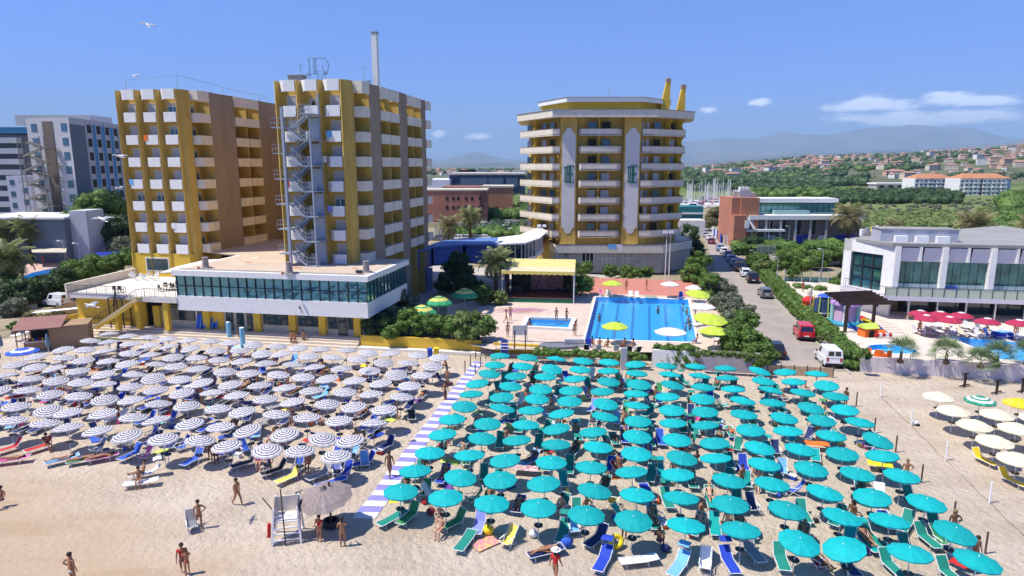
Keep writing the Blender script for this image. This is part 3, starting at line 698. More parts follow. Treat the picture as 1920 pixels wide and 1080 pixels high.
# ================================================================ round-cornered tower with monograms
T3=thing('balcony_tower','ochre tower with wraparound cream balconies and two green monogram panels','hotel building',(0,0,0))
def off(pts,d):
 """offset an open polyline towards the viewer side (right-hand normal)"""
 out=[]
 n=len(pts)
 for i in range(n):
  a=Vector(pts[max(i-1,0)]);b=Vector(pts[i]);c=Vector(pts[min(i+1,n-1)])
  ns=[]
  for p,q in((a,b),(b,c)):
   if(q-p).length>1e-6:e_=(q-p).normalized();ns.append(Vector((e_.y,-e_.x)))
  nn=sum(ns,Vector((0,0)))/len(ns);nn=nn/max(.3,nn.length_squared)if len(ns)>1 else nn
  out.append(tuple(b+nn*d))
 return out
def ribbon(mb,pts,t,z0,z1,m,taper=0):
 q=off(pts,-t)
 for i in range(len(pts)-1):mb.prism([pts[i],pts[i+1],q[i+1],q[i]],z0,z1+.001*(i%2),m)
YF=121.0
core=[(3.4,133.0),(8.6,122.6),(24.3,122.6),(32.0,128.0),(33.0,142),(4,144)]
mb=MB();mb.prism(core,.3,29.0,M['ochre']);mb.obj('wall',T3)
ST=[7.15+3.07*k for k in range(7)] # balcony floors
front_panels=[(8.75,11.9),(20.25,23.55)]
for a,b in front_panels:
 mb=MB();mb.prism([(a,122.58),(a+.12,YF+.2),(b-.12,YF+.2),(b,122.58)],5.6,28.8,M['ochre']);mb.obj('pier',T3)
# pale panel with rounded lobed ends
 am,bm=a+.38,b-.36;pts=[]
 cx=(am+bm)/2;hw=(bm-am)/2
 def lobe(zc,s):
  l=[(am,zc),(am+.12,zc+.35*s),(am+.4,zc+.45*s)]
  for j in range(0,9):t=math.pi*(1-j/8);l.append((cx+hw*.62*math.cos(t),zc+(.45+.95*math.sin(t))*s))
  l+=[(bm-.4,zc+.45*s),(bm-.12,zc+.35*s),(bm,zc)]
  return l
 pts=lobe(25.4,1)+lobe(9.0,-1)[::-1]
 mb=MB();mb.yprism(pts,YF+.14,YF+.2,mat('pale_panel',(.66,.64,.60),.8,var=.05));mb.obj('panel',T3)
# monogram of green bars: three uprights, a long lower curl and an E on the right
 gm=mat('green_letters',(.0,.13,.09),.6);k=MB()
 def bar(x0,x1,z0,z1):k.box(cx+x0,cx+x1,YF+.04,YF+.14,17.0+z0,17.0+z1,gm)
 for x in(-.72,-.34,.02):bar(x,x+.17,.1,2.9)
 bar(-.86,-.4,2.62,2.78);bar(-.86,-.4,.1,.22);bar(-.42,.30,1.45,1.6);bar(-.3,.95,2.98,3.12);bar(-.3,.95,-.1,.06);bar(.25,.45,-.1,3.12)
 bar(.45,.75,1.45,1.6);bar(.83,.97,2.6,3.0);bar(.7,.84,1.2,1.85);bar(.88,1.02,-.05,.5);bar(-.42,.1,2.62,2.74)
 k.obj('monogram',T3)
groups=[([(1.6,131.6),(7.35,YF+.1),(8.7,YF+.1)],'l'),([(12.0,122.0),(12.5,YF-.3),(19.0,YF-.3),(20.1,122.0)],'c'),([(23.6,YF+.1),(25.6,YF+.1),(32.6,125.6),(34.0,131)],'r')]
rng=random.Random(3)
for pts,g in groups:
 inner=off(pts,-1.35)
 for k,z in enumerate(ST):
  mb=MB();
  for i in range(len(pts)-1):mb.prism([pts[i],pts[i+1],inner[i+1],inner[i]],z-.1,z+.04+.001*i,M['cream'])
  mb.obj('floor_slab',T3)
  mb=MB();ribbon(mb,pts,.14,z-.22,z+1.0,M['cream']);bal=mb.obj('balcony',T3)
  mb=MB();ribbon(mb,off(pts,.03),.2,z+1.0,z+1.06,mat('balcony_rail',(.30,.22,.16),.6));mb.obj('rail',bal)
# recessed back wall windows
  for i in range(len(pts)-1):
   a=Vector(inner[i]);b=Vector(inner[i+1]);Ls=(b-a).length
   if Ls<1.2:continue
   n=2 if Ls<8 else 4
   e_=(b-a).normalized();ang=math.atan2(e_.y,e_.x)
   WM=Matrix.Translation((a.x,a.y,0))@Matrix.Rotation(ang,4,'Z')
   for j in range(n):
    c_=Ls*(j+.5)/n;hw=min(.75,Ls/n*.3)
    st_=rng.choice([0,0,1,2])
    mb=MB(WM);mb.box(c_-hw,c_+hw,-.06,-.02,z+.05,z+2.3,[M['shutter'],M['dark'],M['bglass']][st_]);wv=mb.obj('window',T3)
# dividers with concave edge
  divs={'l':[(.42,0)],'c':[(.5,1)],'r':[(.55,1),(.95,1)]}[g]
  for t,i in divs:
   a=Vector(pts[i]).lerp(Vector(pts[i+1]),t);b=Vector(inner[i]).lerp(Vector(inner[i+1]),t);e_=(b-a)
   mb=MB();prof=[(0,1.0),(.30,1.5),(.32,2.0),(.0,2.85),(1,2.9),(1,0),(.15,0)]
   n_=Vector((-e_.y,e_.x)).normalized()*.06
   v1=[(a.x+e_.x*s+n_.x,a.y+e_.y*s+n_.y,z+h)for s,h in prof];v2=[(a.x+e_.x*s-n_.x,a.y+e_.y*s-n_.y,z+h)for s,h in prof]
   m_=len(prof);mb.add(v1+v2,[tuple(range(m_)),tuple(range(m_,2*m_))[::-1]]+[(i_,m_+i_,m_+(i_+1)%m_,(i_+1)%m_)for i_ in range(m_)],M['ochre2']);mb.obj('divider',T3)
 if g!='c':pass
# inner walls behind left and right balconies follow the core; roof slabs
roofp=[(1.0,132.4),(7.2,120.1),(25.9,119.9),(34.0,125.2),(36,134),(34,144),(2,146)]
mb=MB();mb.prism(roofp,28.6,29.85,M['cream']);mb.prism(off(roofp[:5],.12)+roofp[5:],29.85,29.95,M['greyroof']);mb.obj('roof',T3)
pent=[(6.0,134),(10.4,125.2),(24.0,125.0),(29.5,131.0),(28,141),(7,142)]
mb=MB();mb.prism(pent,29.95,31.6,M['ochre2']);pr_=[(5.2,134),(10,123.9),(24.2,123.7),(30.8,130.6),(29,142),(6,143)];mb.prism(pr_,31.6,32.35,M['white']);mb.prism(off(pr_[:4],.1)+pr_[4:],32.35,32.43,M['brown']);mb.obj('penthouse',T3)
for px,y0,hh,s in[(1244,129,36.3,1.5),(1277,131,35.4,1.2)]:
 x=(px-960)/FPX*127.5
 mb=MB();mb.yprism([(x-s,29.9),(x-.3,hh-.7),(x+.45,hh-.7),(x+.45,29.9)],y0-.5,y0+.5,M['ochre2']);mb.box(x-.36,x+.5,y0-.56,y0+.56,hh-.7,hh,M['brown']);mb.obj('chimney',T3)
# podium
pod=[(7.0,127),(8.0,119.6),(27.8,119.4),(35.2,127.0),(37,135),(36,140),(7,140)]
mb=MB();mb.prism([(x,y+.9)for x,y in pod],.3,4.2,M['concrete']);mb.obj('ground_floor',T3)
mb=MB();mb.prism(pod,4.2,5.35,M['cream']);ribbon(mb,pod[:5],.14,5.35,5.75,M['cream']);mb.obj('podium',T3)
mb=MB();ribbon(mb,off(pod[:5],.04),.22,5.75,5.82,M['dkmet']);mb.obj('rail',T3)
for a,b,z0 in[(13,15.2,1.0),(16.8,19.2,2.1),(20.6,23.4,2.1),(9.6,10.6,2.2)]:
 mb=MB();mb.box(a,b,120.42,120.5,z0,4.0,M['dark']);wv=mb.obj('window',T3)
 mb=MB()
 for j in range(4):x=a+(b-a)*j/3;mb.box(x-.05,x+.05,120.36,120.41,z0,4.0,M['white'])
 mb.box(a,b,120.33,120.36,(z0+4)/2-.05,(z0+4)/2+.05,M['white']);mb.obj('frame',wv)
mb=MB();mb.box(8.25,8.4,119.4,119.55,.3,4.2,M['white']);mb.obj('post',T3)
antenna(Vector((18.2,127,32.4)),1.7,'small aerial on the penthouse roof of the monogram tower')
# clothes / flags on the podium rail
mb=MB();mb.add([(17.6,119.2,5.85),(19.0,119.2,5.85),(19.2,119.18,4.9),(17.8,119.18,5.0)],[(0,1,2,3)],FAB['sky']);mb.add([(19.05,119.2,5.85),(20.1,119.2,5.85),(20.3,119.18,4.4),(19.6,119.18,4.9)],[(0,1,2,3)],FAB['white'])
tag(mb.obj('towel'),'pale blue and white towels draped over the podium rail','towel')
# ---------------------------------------------------------------- curved link corridor
lk=thing('link_corridor','curved raised corridor with blue and white roof joining the towers','corridor')
cl=[G(783,470,7.2),G(815,462,7.3),G(870,458,7.4),G(930,458,7.6),G(985,455,7.8),G(1012,446,8.0),G(1026,434,8.2)]
bk=[G(800,461,7.3),G(830,451,7.5),G(880,446,7.7),G(935,445,7.8),G(975,440,8.0),G(1000,430,8.1),G(1012,424,8.2)]
BLU=mat('blue_ribbed_roof',(.10,.19,.42),.6,var=.08);WHR=mat('white_roof_sheet',(.72,.71,.68),.6)
BLW=mat('blue_shutter_wall',(.12,.19,.5),.6)
for i in range(6):
 mb=MB();a,b,c,d=cl[i],cl[i+1],bk[i+1],bk[i]
 mb.add([tuple(a),tuple(b),tuple(c),tuple(d)]+[tuple(x-Vector((0,0,.25)))for x in(a,b,c,d)],[(0,1,2,3),(7,6,5,4),(0,4,5,1),(2,6,7,3),(1,5,6,2),(3,7,4,0)],BLU if i<3 else WHR);mb.obj('roof_section',lk)
 e_=(b-a).normalized();nrm=Vector((-e_.y,e_.x,0))*.7
 a2=a+nrm;b2=b+nrm;zt_=a.z-.26
 if i<3:
  for r_ in range(8):
   z1=zt_-r_*.36;mb=MB();mb.add([(a2.x,a2.y,z1),(b2.x,b2.y,z1),(b2.x,b2.y,z1-.30),(a2.x,a2.y,z1-.30)],[(0,1,2,3)],BLW);mb.obj('slat',lk)
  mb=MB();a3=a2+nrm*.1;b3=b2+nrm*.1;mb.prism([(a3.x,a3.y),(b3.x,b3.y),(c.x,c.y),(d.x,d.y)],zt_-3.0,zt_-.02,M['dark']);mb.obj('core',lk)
 else:
  mb=MB();mb.prism([(a2.x,a2.y),(b2.x,b2.y),(b2+nrm*.2).to_tuple()[:2],(a2+nrm*.2).to_tuple()[:2]],zt_-3.3,zt_-2.6,M['white']);mb.obj('parapet',lk)
  L_=(b-a).length;n=max(2,int(L_/1.3))
  for j in range(n):
   p=a2.lerp(b2,j/n);q=a2.lerp(b2,(j+1)/n-.03)
   mb=MB();mb.add([(p.x+.02,p.y,zt_-2.6),(q.x,q.y,zt_-2.6),(q.x,q.y,zt_),(p.x+.02,p.y,zt_)],[(0,1,2,3)],M['dglass']);mb.obj('pane',lk)
   mb=MB();mb.box(p.x-.06,p.x+.06,p.y-.1,p.y+.02,zt_-2.6,zt_,M['white']);mb.obj('mullion',lk)
  mb=MB();a3=a2+nrm*.3;b3=b2+nrm*.3;mb.prism([(a3.x,a3.y),(b3.x,b3.y),(c.x,c.y),(d.x,d.y)],zt_-3.2,zt_-.02,M['dark']);mb.obj('core',lk)
for px,py in[(804,505),(838,503),(880,500),(950,500),(990,490)]:
 p=G(px,py,3.9);mb=MB();mb.box(p.x-.45,p.x+.45,p.y+.5,p.y+1.3,.2,4.0,mat('blue_pillar',(.25,.28,.42),.8));mb.obj('pillar',lk)
# ---------------------------------------------------------------- stage
stg=thing('stage','poolside stage with yellow awning, dark backdrop curtain and green front','stage')
s0,s1=G(945,566,1.0),G(1073,569,1.0)
ang=math.atan2(s1.y-s0.y,s1.x-s0.x);L_=(s1-s0).length
SMx=Matrix.Translation(s0)@Matrix.Rotation(ang,4,'Z');SMx.translation.z=1.0
mb=MB(SMx);mb.box(0,L_,0,5.2,-.0,.62,mat('green_stage_skirt',(.01,.14,.08),.7));mb.box(-.05,L_+.05,-.05,5.2,.62,.70,mat('stage_boards',(.16,.06,.05),.6,var=.3,scale=3));mb.obj('platform',stg)
mb=MB(SMx);mb.box(.5,L_-.3,5.0,5.1,.7,4.3,M['dark']);mb.box(.1,.2,.6,5,.7,4.2,M['dark']);mb.box(L_-.2,L_-.1,.8,5,.7,4.2,M['dark']);mb.obj('curtain',stg)
mb=MB(SMx);mb.box(3.4,8.2,4.9,4.98,1.0,4.1,mat('painted_backdrop',(.05,.02,.10),.7,col2=(.36,.22,.16),scale=1.7,detail=8));mb.obj('backdrop',stg)
mb=MB(SMx)
for k in range(3):mb.box(.6+.5*k,1.2+.5*k,3.6,4.4,.7,1.5+.3*(k%2),M['dkmet'])
mb.obj('loudspeakers',stg)
yl=mat('yellow_awning',(.60,.53,.20),.8,var=.1,scale=1);wl2=mat('worn_awning_front',(.60,.52,.34),.85,var=.08,scale=1)
mb=MB(SMx);zb=4.55
mb.add([(-.3,-.5,zb),(L_+.3,-.5,zb),(L_+.3,1.3,zb+.35),(-.3,1.3,zb+.35)],[(0,1,2,3)],wl2)
mb.add([(-.3,1.3,zb+.35),(L_+.3,1.3,zb+.35),(L_+.3,5.6,zb+.9),(-.3,5.6,zb+.9)],[(0,1,2,3)],yl)
mb.add([(-.3,5.6,zb+.9),(-.3,1.3,zb+.35),(-.3,-.5,zb),(-.3,5.6,zb)],[(0,1,2,3)],yl);mb.add([(L_+.3,5.6,zb+.9),(L_+.3,1.3,zb+.35),(L_+.3,-.5,zb),(L_+.3,5.6,zb)],[(0,1,2,3)],yl)
mb.obj('awning',stg)
mb=MB(SMx);n=26;top=[(-.3+(L_+.6)*i/n,-.52,zb+.02)for i in range(n+1)];bot=[(-.3+(L_+.6)*i/n,-.54,zb-.38-.12*(i%2))for i in range(n+1)]
mb.add(top+bot,[(i,n+1+i,n+2+i,i+1)for i in range(n)],mat('yellow_valance',(.70,.55,.14),.8));mb.obj('valance',stg)
for x,y in[(-.2,-.4),(L_+.2,-.4),(-.2,4.5),(L_+.2,4.5)]:
 mb=MB(SMx);mb.tube((x,y,-.02),(x,y,4.6),.07,M['white']);mb.obj('post',stg)
mb=MB(SMx)
for k in range(3):mb.box(-.9,-.1,-.5+.35*k,-.15+.35*k,-.0,.22*(k+1),M['coping'])
mb.tube((-.85,-.4,0),(-.85,-.4,1.1),.03,M['white']);mb.tube((-.85,.5,.6),(-.85,.5,1.7),.03,M['white']);mb.tube((-.85,-.4,1.1),(-.85,.5,1.7),.03,M['white']);mb.obj('steps',stg)
# coloured chalk stain painted on the paving in front of the stage
pm=bpy.data.materials.new('spilled_colour_powder');pm.use_nodes=True;nt=pm.node_tree;b_=nt.nodes['Principled BSDF'];b_.inputs['Roughness'].default_value=.9
tcn=N(nt,'ShaderNodeTexCoord');nz=N(nt,'ShaderNodeTexNoise');nz.inputs['Scale'].default_value=.35;nz.inputs['Detail'].default_value=4;nt.links.new(tcn.outputs['Object'],nz.inputs['Vector'])
rr=N(nt,'ShaderNodeValToRGB');e=rr.color_ramp.elements;e[0].position=.3;e[0].color=(.55,.15,.20,1);e[1].position=.7;e[1].color=(.16,.13,.5,1);q=e.new(.5);q.color=(.42,.20,.42,1);q=e.new(.6);q.color=(.55,.3,.12,1)
nt.links.new(nz.outputs['Fac'],rr.inputs['Fac']);nt.links.new(rr.outputs['Color'],b_.inputs['Base Color'])
mpn=N(nt,'ShaderNodeMapping');mpn.inputs['Scale'].default_value=(1/5.6,1/2.6,0);nt.links.new(tcn.outputs['Object'],mpn.inputs['Vector'])
ln=N(nt,'ShaderNodeVectorMath',operation='LENGTH');nt.links.new(mpn.outputs['Vector'],ln.inputs[0])
ns=N(nt,'ShaderNodeTexNoise');ns.inputs['Scale'].default_value=.9;ns.inputs['Detail'].default_value=8;nt.links.new(tcn.outputs['Object'],ns.inputs['Vector'])
am_=N(nt,'ShaderNodeMath',operation='MULTIPLY_ADD');am_.inputs[1].default_value=1.1;nt.links.new(ns.outputs['Fac'],am_.inputs[0]);nt.links.new(ln.outputs['Value'],am_.inputs[2])
ar=N(nt,'ShaderNodeMapRange');ar.inputs['From Min'].default_value=1.3;ar.inputs['From Max'].default_value=.75;ar.inputs['To Max'].default_value=.75;nt.links.new(am_.outputs[0],ar.inputs['Value']);nt.links.new(ar.outputs['Result'],b_.inputs['Alpha'])
c_=G(978,582,1.016);mb=MB();mb.sheet([(-6,-2.9,0),(6,-2.9,0),(6,2.9,0),(-6,2.9,0)],pm);o=mb.obj('powder_stain');o.location=(c_.x,c_.y,1.018);tag(o,'pink and violet powder stain on the paving before the stage','stain')
MGL2=mat('dark_green_glass',(.05,.15,.16),.04,metal=.5,spec=.8,var=.5,scale=.6)
# ---------------------------------------------------------------- right-hand white club building
ra,rb=G(1645,556,.8),G(1920,578,.8)
cb=thing('club_building','white flat-roofed pool club with tall green glazing and glass balcony','building')
p0=G(1671,601,1.0);ang=-R(10.0)
CM=Matrix.Translation((p0.x,p0.y,0))@Matrix.Rotation(ang,4,'Z')
# local: x right along the front, y inland. Left facade runs back from (0,?)
def cpx(px,py,z): # where a photo point at height z lies in the local frame
 q=CM.inverted()@G(px,py,z);return q
fx0,fy0=cpx(1680,470,8.6).xy;
UZ0,UZ1=4.3,8.9 # upper storey
LB=cpx(1600,448,10.5).xy
wl_c=M['white']
FY=1.2
fr=[(-.2,FY),(26,FY),(26,30),(LB[0],LB[1])]
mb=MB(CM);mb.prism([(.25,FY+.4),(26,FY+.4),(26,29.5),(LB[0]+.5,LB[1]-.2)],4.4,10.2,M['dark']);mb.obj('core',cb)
mb=MB(CM);mb.prism([(-.4,FY-.3),(26.4,FY-.3),(26.4,30.4),(LB[0]-.3,LB[1]+.4)],10.2,10.6,M['greyroof']);mb.obj('roof',cb)
# left facade wall with big glazed opening
e0=Vector((0,FY));e1=Vector((LB[0],LB[1]));ee=(e1-e0);Ls=ee.length;WMx=CM@Matrix.Translation((0,FY,0))@Matrix.Rotation(math.atan2(ee.y,ee.x),4,'Z')
# local x along wall inland, outside is +y
mb=MB(WMx);mb.box(0,1.4,-.3,.1,0.5,10.5,wl_c);mb.box(1.4,7.2,-.3,.1,8.9,10.5,wl_c);mb.box(1.4,7.2,-.3,.1,.5,3.9,wl_c);mb.box(7.2,Ls,-.3,.1,0.5,10.5,wl_c);mb.obj('wall',cb)
mb=MB(WMx)
for i in range(5):x=1.4+5.8*i/4;mb.box(x-.06,x+.06,-.12,.0,3.9,8.9,M['dkmet'])
for i in range(4):z=3.9+5*i/3;mb.box(1.4,7.2,-.1,-.02,z-.05,z+.05,M['dkmet'])
mb.obj('window_frame',cb)
for i in range(4):
 for j in range(3):mb=MB(WMx);mb.box(1.5+5.8*i/4,1.35+5.8*(i+1)/4,-.2,-.16,3.97+5*j/3,3.85+5*(j+1)/3,MGL2);mb.obj('pane',cb)
# front: pillars, rolled blinds, glazing
for i in range(5):
 x=.25+5.35*i
 mb=MB(CM);mb.box(x-.32,x+.32,FY-.55,FY+.3,4.4,10.18,wl_c);mb.obj('pillar',cb)
 for j in range(2):
  a=x+.45+2.5*j;mb=MB(CM)
  mb.add([(a,FY-.5,10.1),(a+2.0,FY-.5,10.1),(a+2.0,FY-.15,8.4),(a,FY-.15,8.4)],[(0,1,2,3)],mat('white_blind',(.62,.60,.64),.8));mb.box(a,a+2.0,FY-.14,FY+.2,8.35,8.43,mat('white_blind',0));mb.obj('blind',cb)
  mb=MB(CM);mb.box(a+2.03,a+2.3,FY-.45,FY+.2,8.4,10.15,wl_c);mb.obj('fin',cb)
 for j in range(5):
  a=x+.34+.94*j
  for z0,z1 in((4.45,5.54),(5.6,8.35)):
   mb=MB(CM);mb.box(a,a+.88,FY+.12,FY+.16,z0,z1,MGL2 if z0>5.55 else mat('frosted_glass',(.30,.40,.42),.3));mb.obj('pane',cb)
for px,py,m_ in[(1713,522,'blue'),(1875,533,'sky'),(1903,535,'royal')]:
 p=A(px,py,90);q=CM.inverted()@p;mb=MB(CM);mb.box(q.x-.8,q.x+.8,FY-.02,FY+.08,q.z-.75,q.z+.75,FAB[m_]);mb.obj('poster',cb)
# balcony with glass panels
mb=MB(CM);mb.prism([(-1.6,-1.0),(26,-1.0),(26,FY+.5),(LB[0],LB[1]),(LB[0]-1.2,LB[1]-.5)],3.75,4.3,mat('mauve_white',(.60,.58,.62),.7));mb.obj('balcony_floor',cb)
for i in range(21):
 mb=MB(CM);a=-1.4+1.32*i;mb.box(a+.04,a+1.28,-.95,-.92,4.32,5.35,mat('pale_green_glass',(.45,.52,.40),.25));mb.obj('glass_panel',cb)
mb=MB(CM)
for i in range(22):a=-1.4+1.32*i;mb.box(a-.03,a+.03,-.99,-.90,4.3,5.42,M['dkmet'])
mb.box(-1.5,26,-.99,-.93,5.4,5.46,M['dkmet']);mb.obj('handrail',cb)
railing(cb,[tuple(CM@Vector((-1.4,-.9,4.3))),tuple(CM@Vector((LB[0]-1.0,LB[1]-1,4.3)))],h=1.1,step=.35)
# outside stair down from balcony on the left
mb=MB(CM);s_a=Vector((-1.2,3.2,4.2));s_b=Vector((-5.2,8.5,1.2))
mb.bar(s_a,s_b,1.1,.3,wl_c);o=mb.obj('outside_stair',cb);railing(cb,[tuple(CM@(s_a+Vector((.5,0,.1)))),tuple(CM@(s_b+Vector((.5,0,.1))))],step=.4)
# ground floor porch
mb=MB(CM);mb.box(.2,26,4.4,4.6,.9,3.75,M['dark']);mb.box(-.5,.3,2.6,5,.9,3.75,wl_c);mb.box(.4,2.2,4.3,4.39,1.0,3.3,mat('porch_poster',(.16,.09,.05),.7,col2=(.3,.25,.1),scale=2));mb.obj('porch_wall',cb)
for i in range(8):
 mb=MB(CM);x=1.6+3.2*i;mb.box(x-.09,x+.09,-.6,-.42,.9,3.75,M['chrome']);mb.obj('post',cb)
mb=MB(CM)
for i in range(6):x=3.2+3.6*i;mb.box(x,x+2.6,4.28,4.38,1.1,3.4,M['dglass'])
mb.obj('porch_glazing',cb)
# things on the roof
mb=MB(CM);q=CM.inverted()@G(1650,452,10.6);mb.box(q.x,q.x+9,q.y,q.y+3.4,10.6,12.1,mat('grey_roof_unit',(.42,.43,.50),.7));mb.box(q.x-.1,q.x+9.1,q.y-.1,q.y+3.5,12.1,12.2,M['greyroof'])
for i in range(3):mb.box(q.x+1.5+2.4*i,q.x+2.9+2.4*i,q.y-.9,q.y-.15,10.6,11.4,M['wplastic'])
tag(mb.obj('roof_plant_room'),'low grey rooftop plant room on the white club building','roof room')
mb=MB();q=G(1624,442,10.6)
for i in range(3):mb.box(q.x-.8+.7*i,q.x-.4+.7*i,q.y-.3,q.y+.3,10.6,11.5+.2*i,[M['wplastic'],M['chrome'],FAB['hotyellow']][i])
mb.ball((q.x+1.2,q.y-.3,11.6),.45,M['wplastic'],sy=.3);tag(mb.obj('satellite_dish'),'satellite dish and small cabinets at the club roof corner','satellite dish')
# club terrace platform, wall to the beach
WT=[G(1612,697,.0),G(1925,716,0)]
mb=MB();w0,w1=WT[0],WT[1]+(WT[1]-WT[0])*.3;e_=(w1-w0).normalized();nn=Vector((-e_.y,e_.x,0))
L_=(w1-w0).length
pw=thing('beach_wall','long whitewashed wall below the club pool with bleached panels','wall')
n=12
for i in range(n):
 a=w0+e_*(L_*i/n+.008);b=w0+e_*(L_*(i+1)/n-.008)
 mb=MB();mb.prism([tuple(a)[:2],tuple(b)[:2],tuple(b+nn*.25)[:2],tuple(a+nn*.25)[:2]],-.05,1.55+(.0 if i%2 else .01),mat('whitewash',(.62,.56,.56),.85,var=.07,scale=.8,stretch=(1,1,.4)));mb.obj('wall_panel',pw)
CP=[G(1775,631,1.3),G(1990,649,1.3),G(1990,682,1.3),G(1873,674,1.3),G(1860,665,1.3)]
M['clubdeck']=mat('club_paving',(.62,.54,.46),.85,var=.08,scale=.7)
hedge_l=[G(1452,545,.4),G(1503,601,.4),G(1609,690,.4)]
def plat(pts,z,m,name='club_terrace'):
 mb=MB();mb.sheet([(p[0],p[1],z)for p in pts],m);return structure(mb.obj(name))
f0=tuple(w0+nn*.25)[:2];f1=tuple(w1+nn*.25)[:2]
RP_c=G(1672,655,1.3) # round kiddie pool centre
# deck made of strips around the pools
plat([f0,f1,CP[2],CP[3],CP[4],(RP_c.x+2.7,RP_c.y-2.2),(RP_c.x-2.7,RP_c.y-2.2)],1.3,M['clubdeck'])
plat([CP[4],CP[0],(RP_c.x+2.7,RP_c.y+2.2),(RP_c.x+2.7,RP_c.y-2.2)],1.3,M['clubdeck'])
plat([f0,(RP_c.x-2.7,RP_c.y-2.2),(RP_c.x-2.7,RP_c.y+2.2),(36.4,71.5)],1.3,M['clubdeck'])
plat([(36.4,71.5),(RP_c.x-2.7,RP_c.y+2.2),(RP_c.x+2.7,RP_c.y+2.2),CP[0],CP[1],(90,98),(58,104),(44,106),(42.2,98),(38.8,83.5)],1.3,M['clubdeck'])
pool('wide blue pool of the club with loungers along its far edge',CP,1.3,.8,0,.4)
# round kiddie pool
n=20;RPts=[(RP_c.x+2.35*math.cos(2*math.pi*i/n),RP_c.y+1.75*math.sin(2*math.pi*i/n))for i in range(n)]
rect=[(RP_c.x-3.6,RP_c.y-2.2),(RP_c.x+3.4,RP_c.y-2.2),(RP_c.x+3.4,RP_c.y+2.2),(RP_c.x-3.6,RP_c.y+2.2)]
def sqpt(t):
 c,s=math.cos(t),math.sin(t);k=min(2.7/max(abs(c),1e-6),2.2/max(abs(s),1e-6));return(RP_c.x+c*k,RP_c.y+s*k)
angs=sorted([2*math.pi*i/n for i in range(n)])
for i in range(n):
 j=(i+1)%n;mb=MB();a_,b_2=sqpt(2*math.pi*i/n),sqpt(2*math.pi*(i+1)/n)
 vs=[(*RPts[i],1.3),(*RPts[j],1.3),(*b_2,1.3),(*a_,1.3)]
 mb.sheet(vs,M['clubdeck']);structure(mb.obj('club_terrace'))
pool('round paddling pool with orange seats round its rim',RPts,1.3,.45,0,.35)
mb=MB();mb.tube((RP_c.x-.3,RP_c.y,.9),(RP_c.x-.3,RP_c.y,2.1),.06,M['wplastic']);mb.tube((RP_c.x-.3,RP_c.y,2.1),(RP_c.x+.1,RP_c.y,2.2),.05,M['wplastic']);tag(mb.obj('water_spout'),'thin white water spout in the round paddling pool','fountain')
# ================================================================ vegetation
def leafmat(n,c,ic,t=.25):return mat(n,c,.6,var=.35,scale=.7,island=.85,island_col=ic,trans=t,spec=.3)
LM=dict(mid=leafmat('foliage_mid',(.07,.14,.025),(.16,.26,.05)),dark=leafmat('foliage_dark',(.03,.065,.022),(.075,.13,.04)),
  lite=leafmat('foliage_light',(.11,.165,.04),(.21,.27,.085)),olive=leafmat('foliage_olive',(.10,.12,.07),(.24,.27,.18)),
  pine=leafmat('foliage_pine',(.045,.09,.035),(.10,.16,.055)),dry=leafmat('foliage_dry',(.13,.12,.045),(.22,.2,.09)))
def leafmesh(name,centers,radii,per,size,m,seed,flat=.8,lift=0.0):
 """leaf cards scattered in the outer shell of many clumps"""
 rg=np.random.default_rng(seed)
 C=np.asarray(centers,float);Rr=np.asarray(radii,float)
 k=len(C);idx=np.repeat(np.arange(k),per)
 d=rg.normal(size=(len(idx),3));d/=np.linalg.norm(d,axis=1)[:,None];d[:,2]=np.abs(d[:,2])*(1-lift)+d[:,2]*lift if lift else d[:,2]
 rr=Rr[idx][:,None]if Rr.ndim==1 else Rr[idx]
 P=C[idx]+d*rr*rg.uniform(.55,1.08,size=(len(idx),1))*np.array([1,1,flat])
 nrm=d+rg.normal(scale=.55,size=d.shape);nrm/=np.linalg.norm(nrm,axis=1)[:,None]
 a=np.cross(nrm,rg.normal(size=d.shape));a/=np.linalg.norm(a,axis=1)[:,None];b=np.cross(nrm,a)
 s=size*rg.uniform(.6,1.35,size=(len(idx),1))
 V=np.stack([P-a*s,P-b*s*.55,P+a*s,P+b*s*.55],1).reshape(-1,3)
 n=len(idx);me=bpy.data.meshes.new(name)
 me.vertices.add(4*n);me.vertices.foreach_set('co',V.ravel())
 me.loops.add(4*n);me.loops.foreach_set('vertex_index',np.arange(4*n,dtype=np.int32))
 me.polygons.add(n);me.polygons.foreach_set('loop_start',np.arange(0,4*n,4,dtype=np.int32))
 try:me.polygons.foreach_set('loop_total',np.full(n,4,dtype=np.int32))
 except Exception:pass
 me.materials.append(m);me.update();me.validate();return me
def corelumps(mb,centers,radii,m,f=.72,flat=.8):
 for c,r in zip(centers,radii):mb.ball(tuple(c),r*f,m,7,5,sz=flat)
def crown_pts(seed,rx,ry,rz,n,cz):
 rg=random.Random(seed);C=[];Rr=[]
 for i in range(n):
  z=rg.uniform(-.75,1);t=rg.uniform(0,2*math.pi);q=math.sqrt(max(0,1-z*z*.85))*rg.uniform(.35,.85)
  C.append((rx*q*math.cos(t),ry*q*math.sin(t),cz+rz*z*.72));Rr.append(rg.uniform(.26,.42)*min(rx,ry))
 return C,Rr
CROWN={}
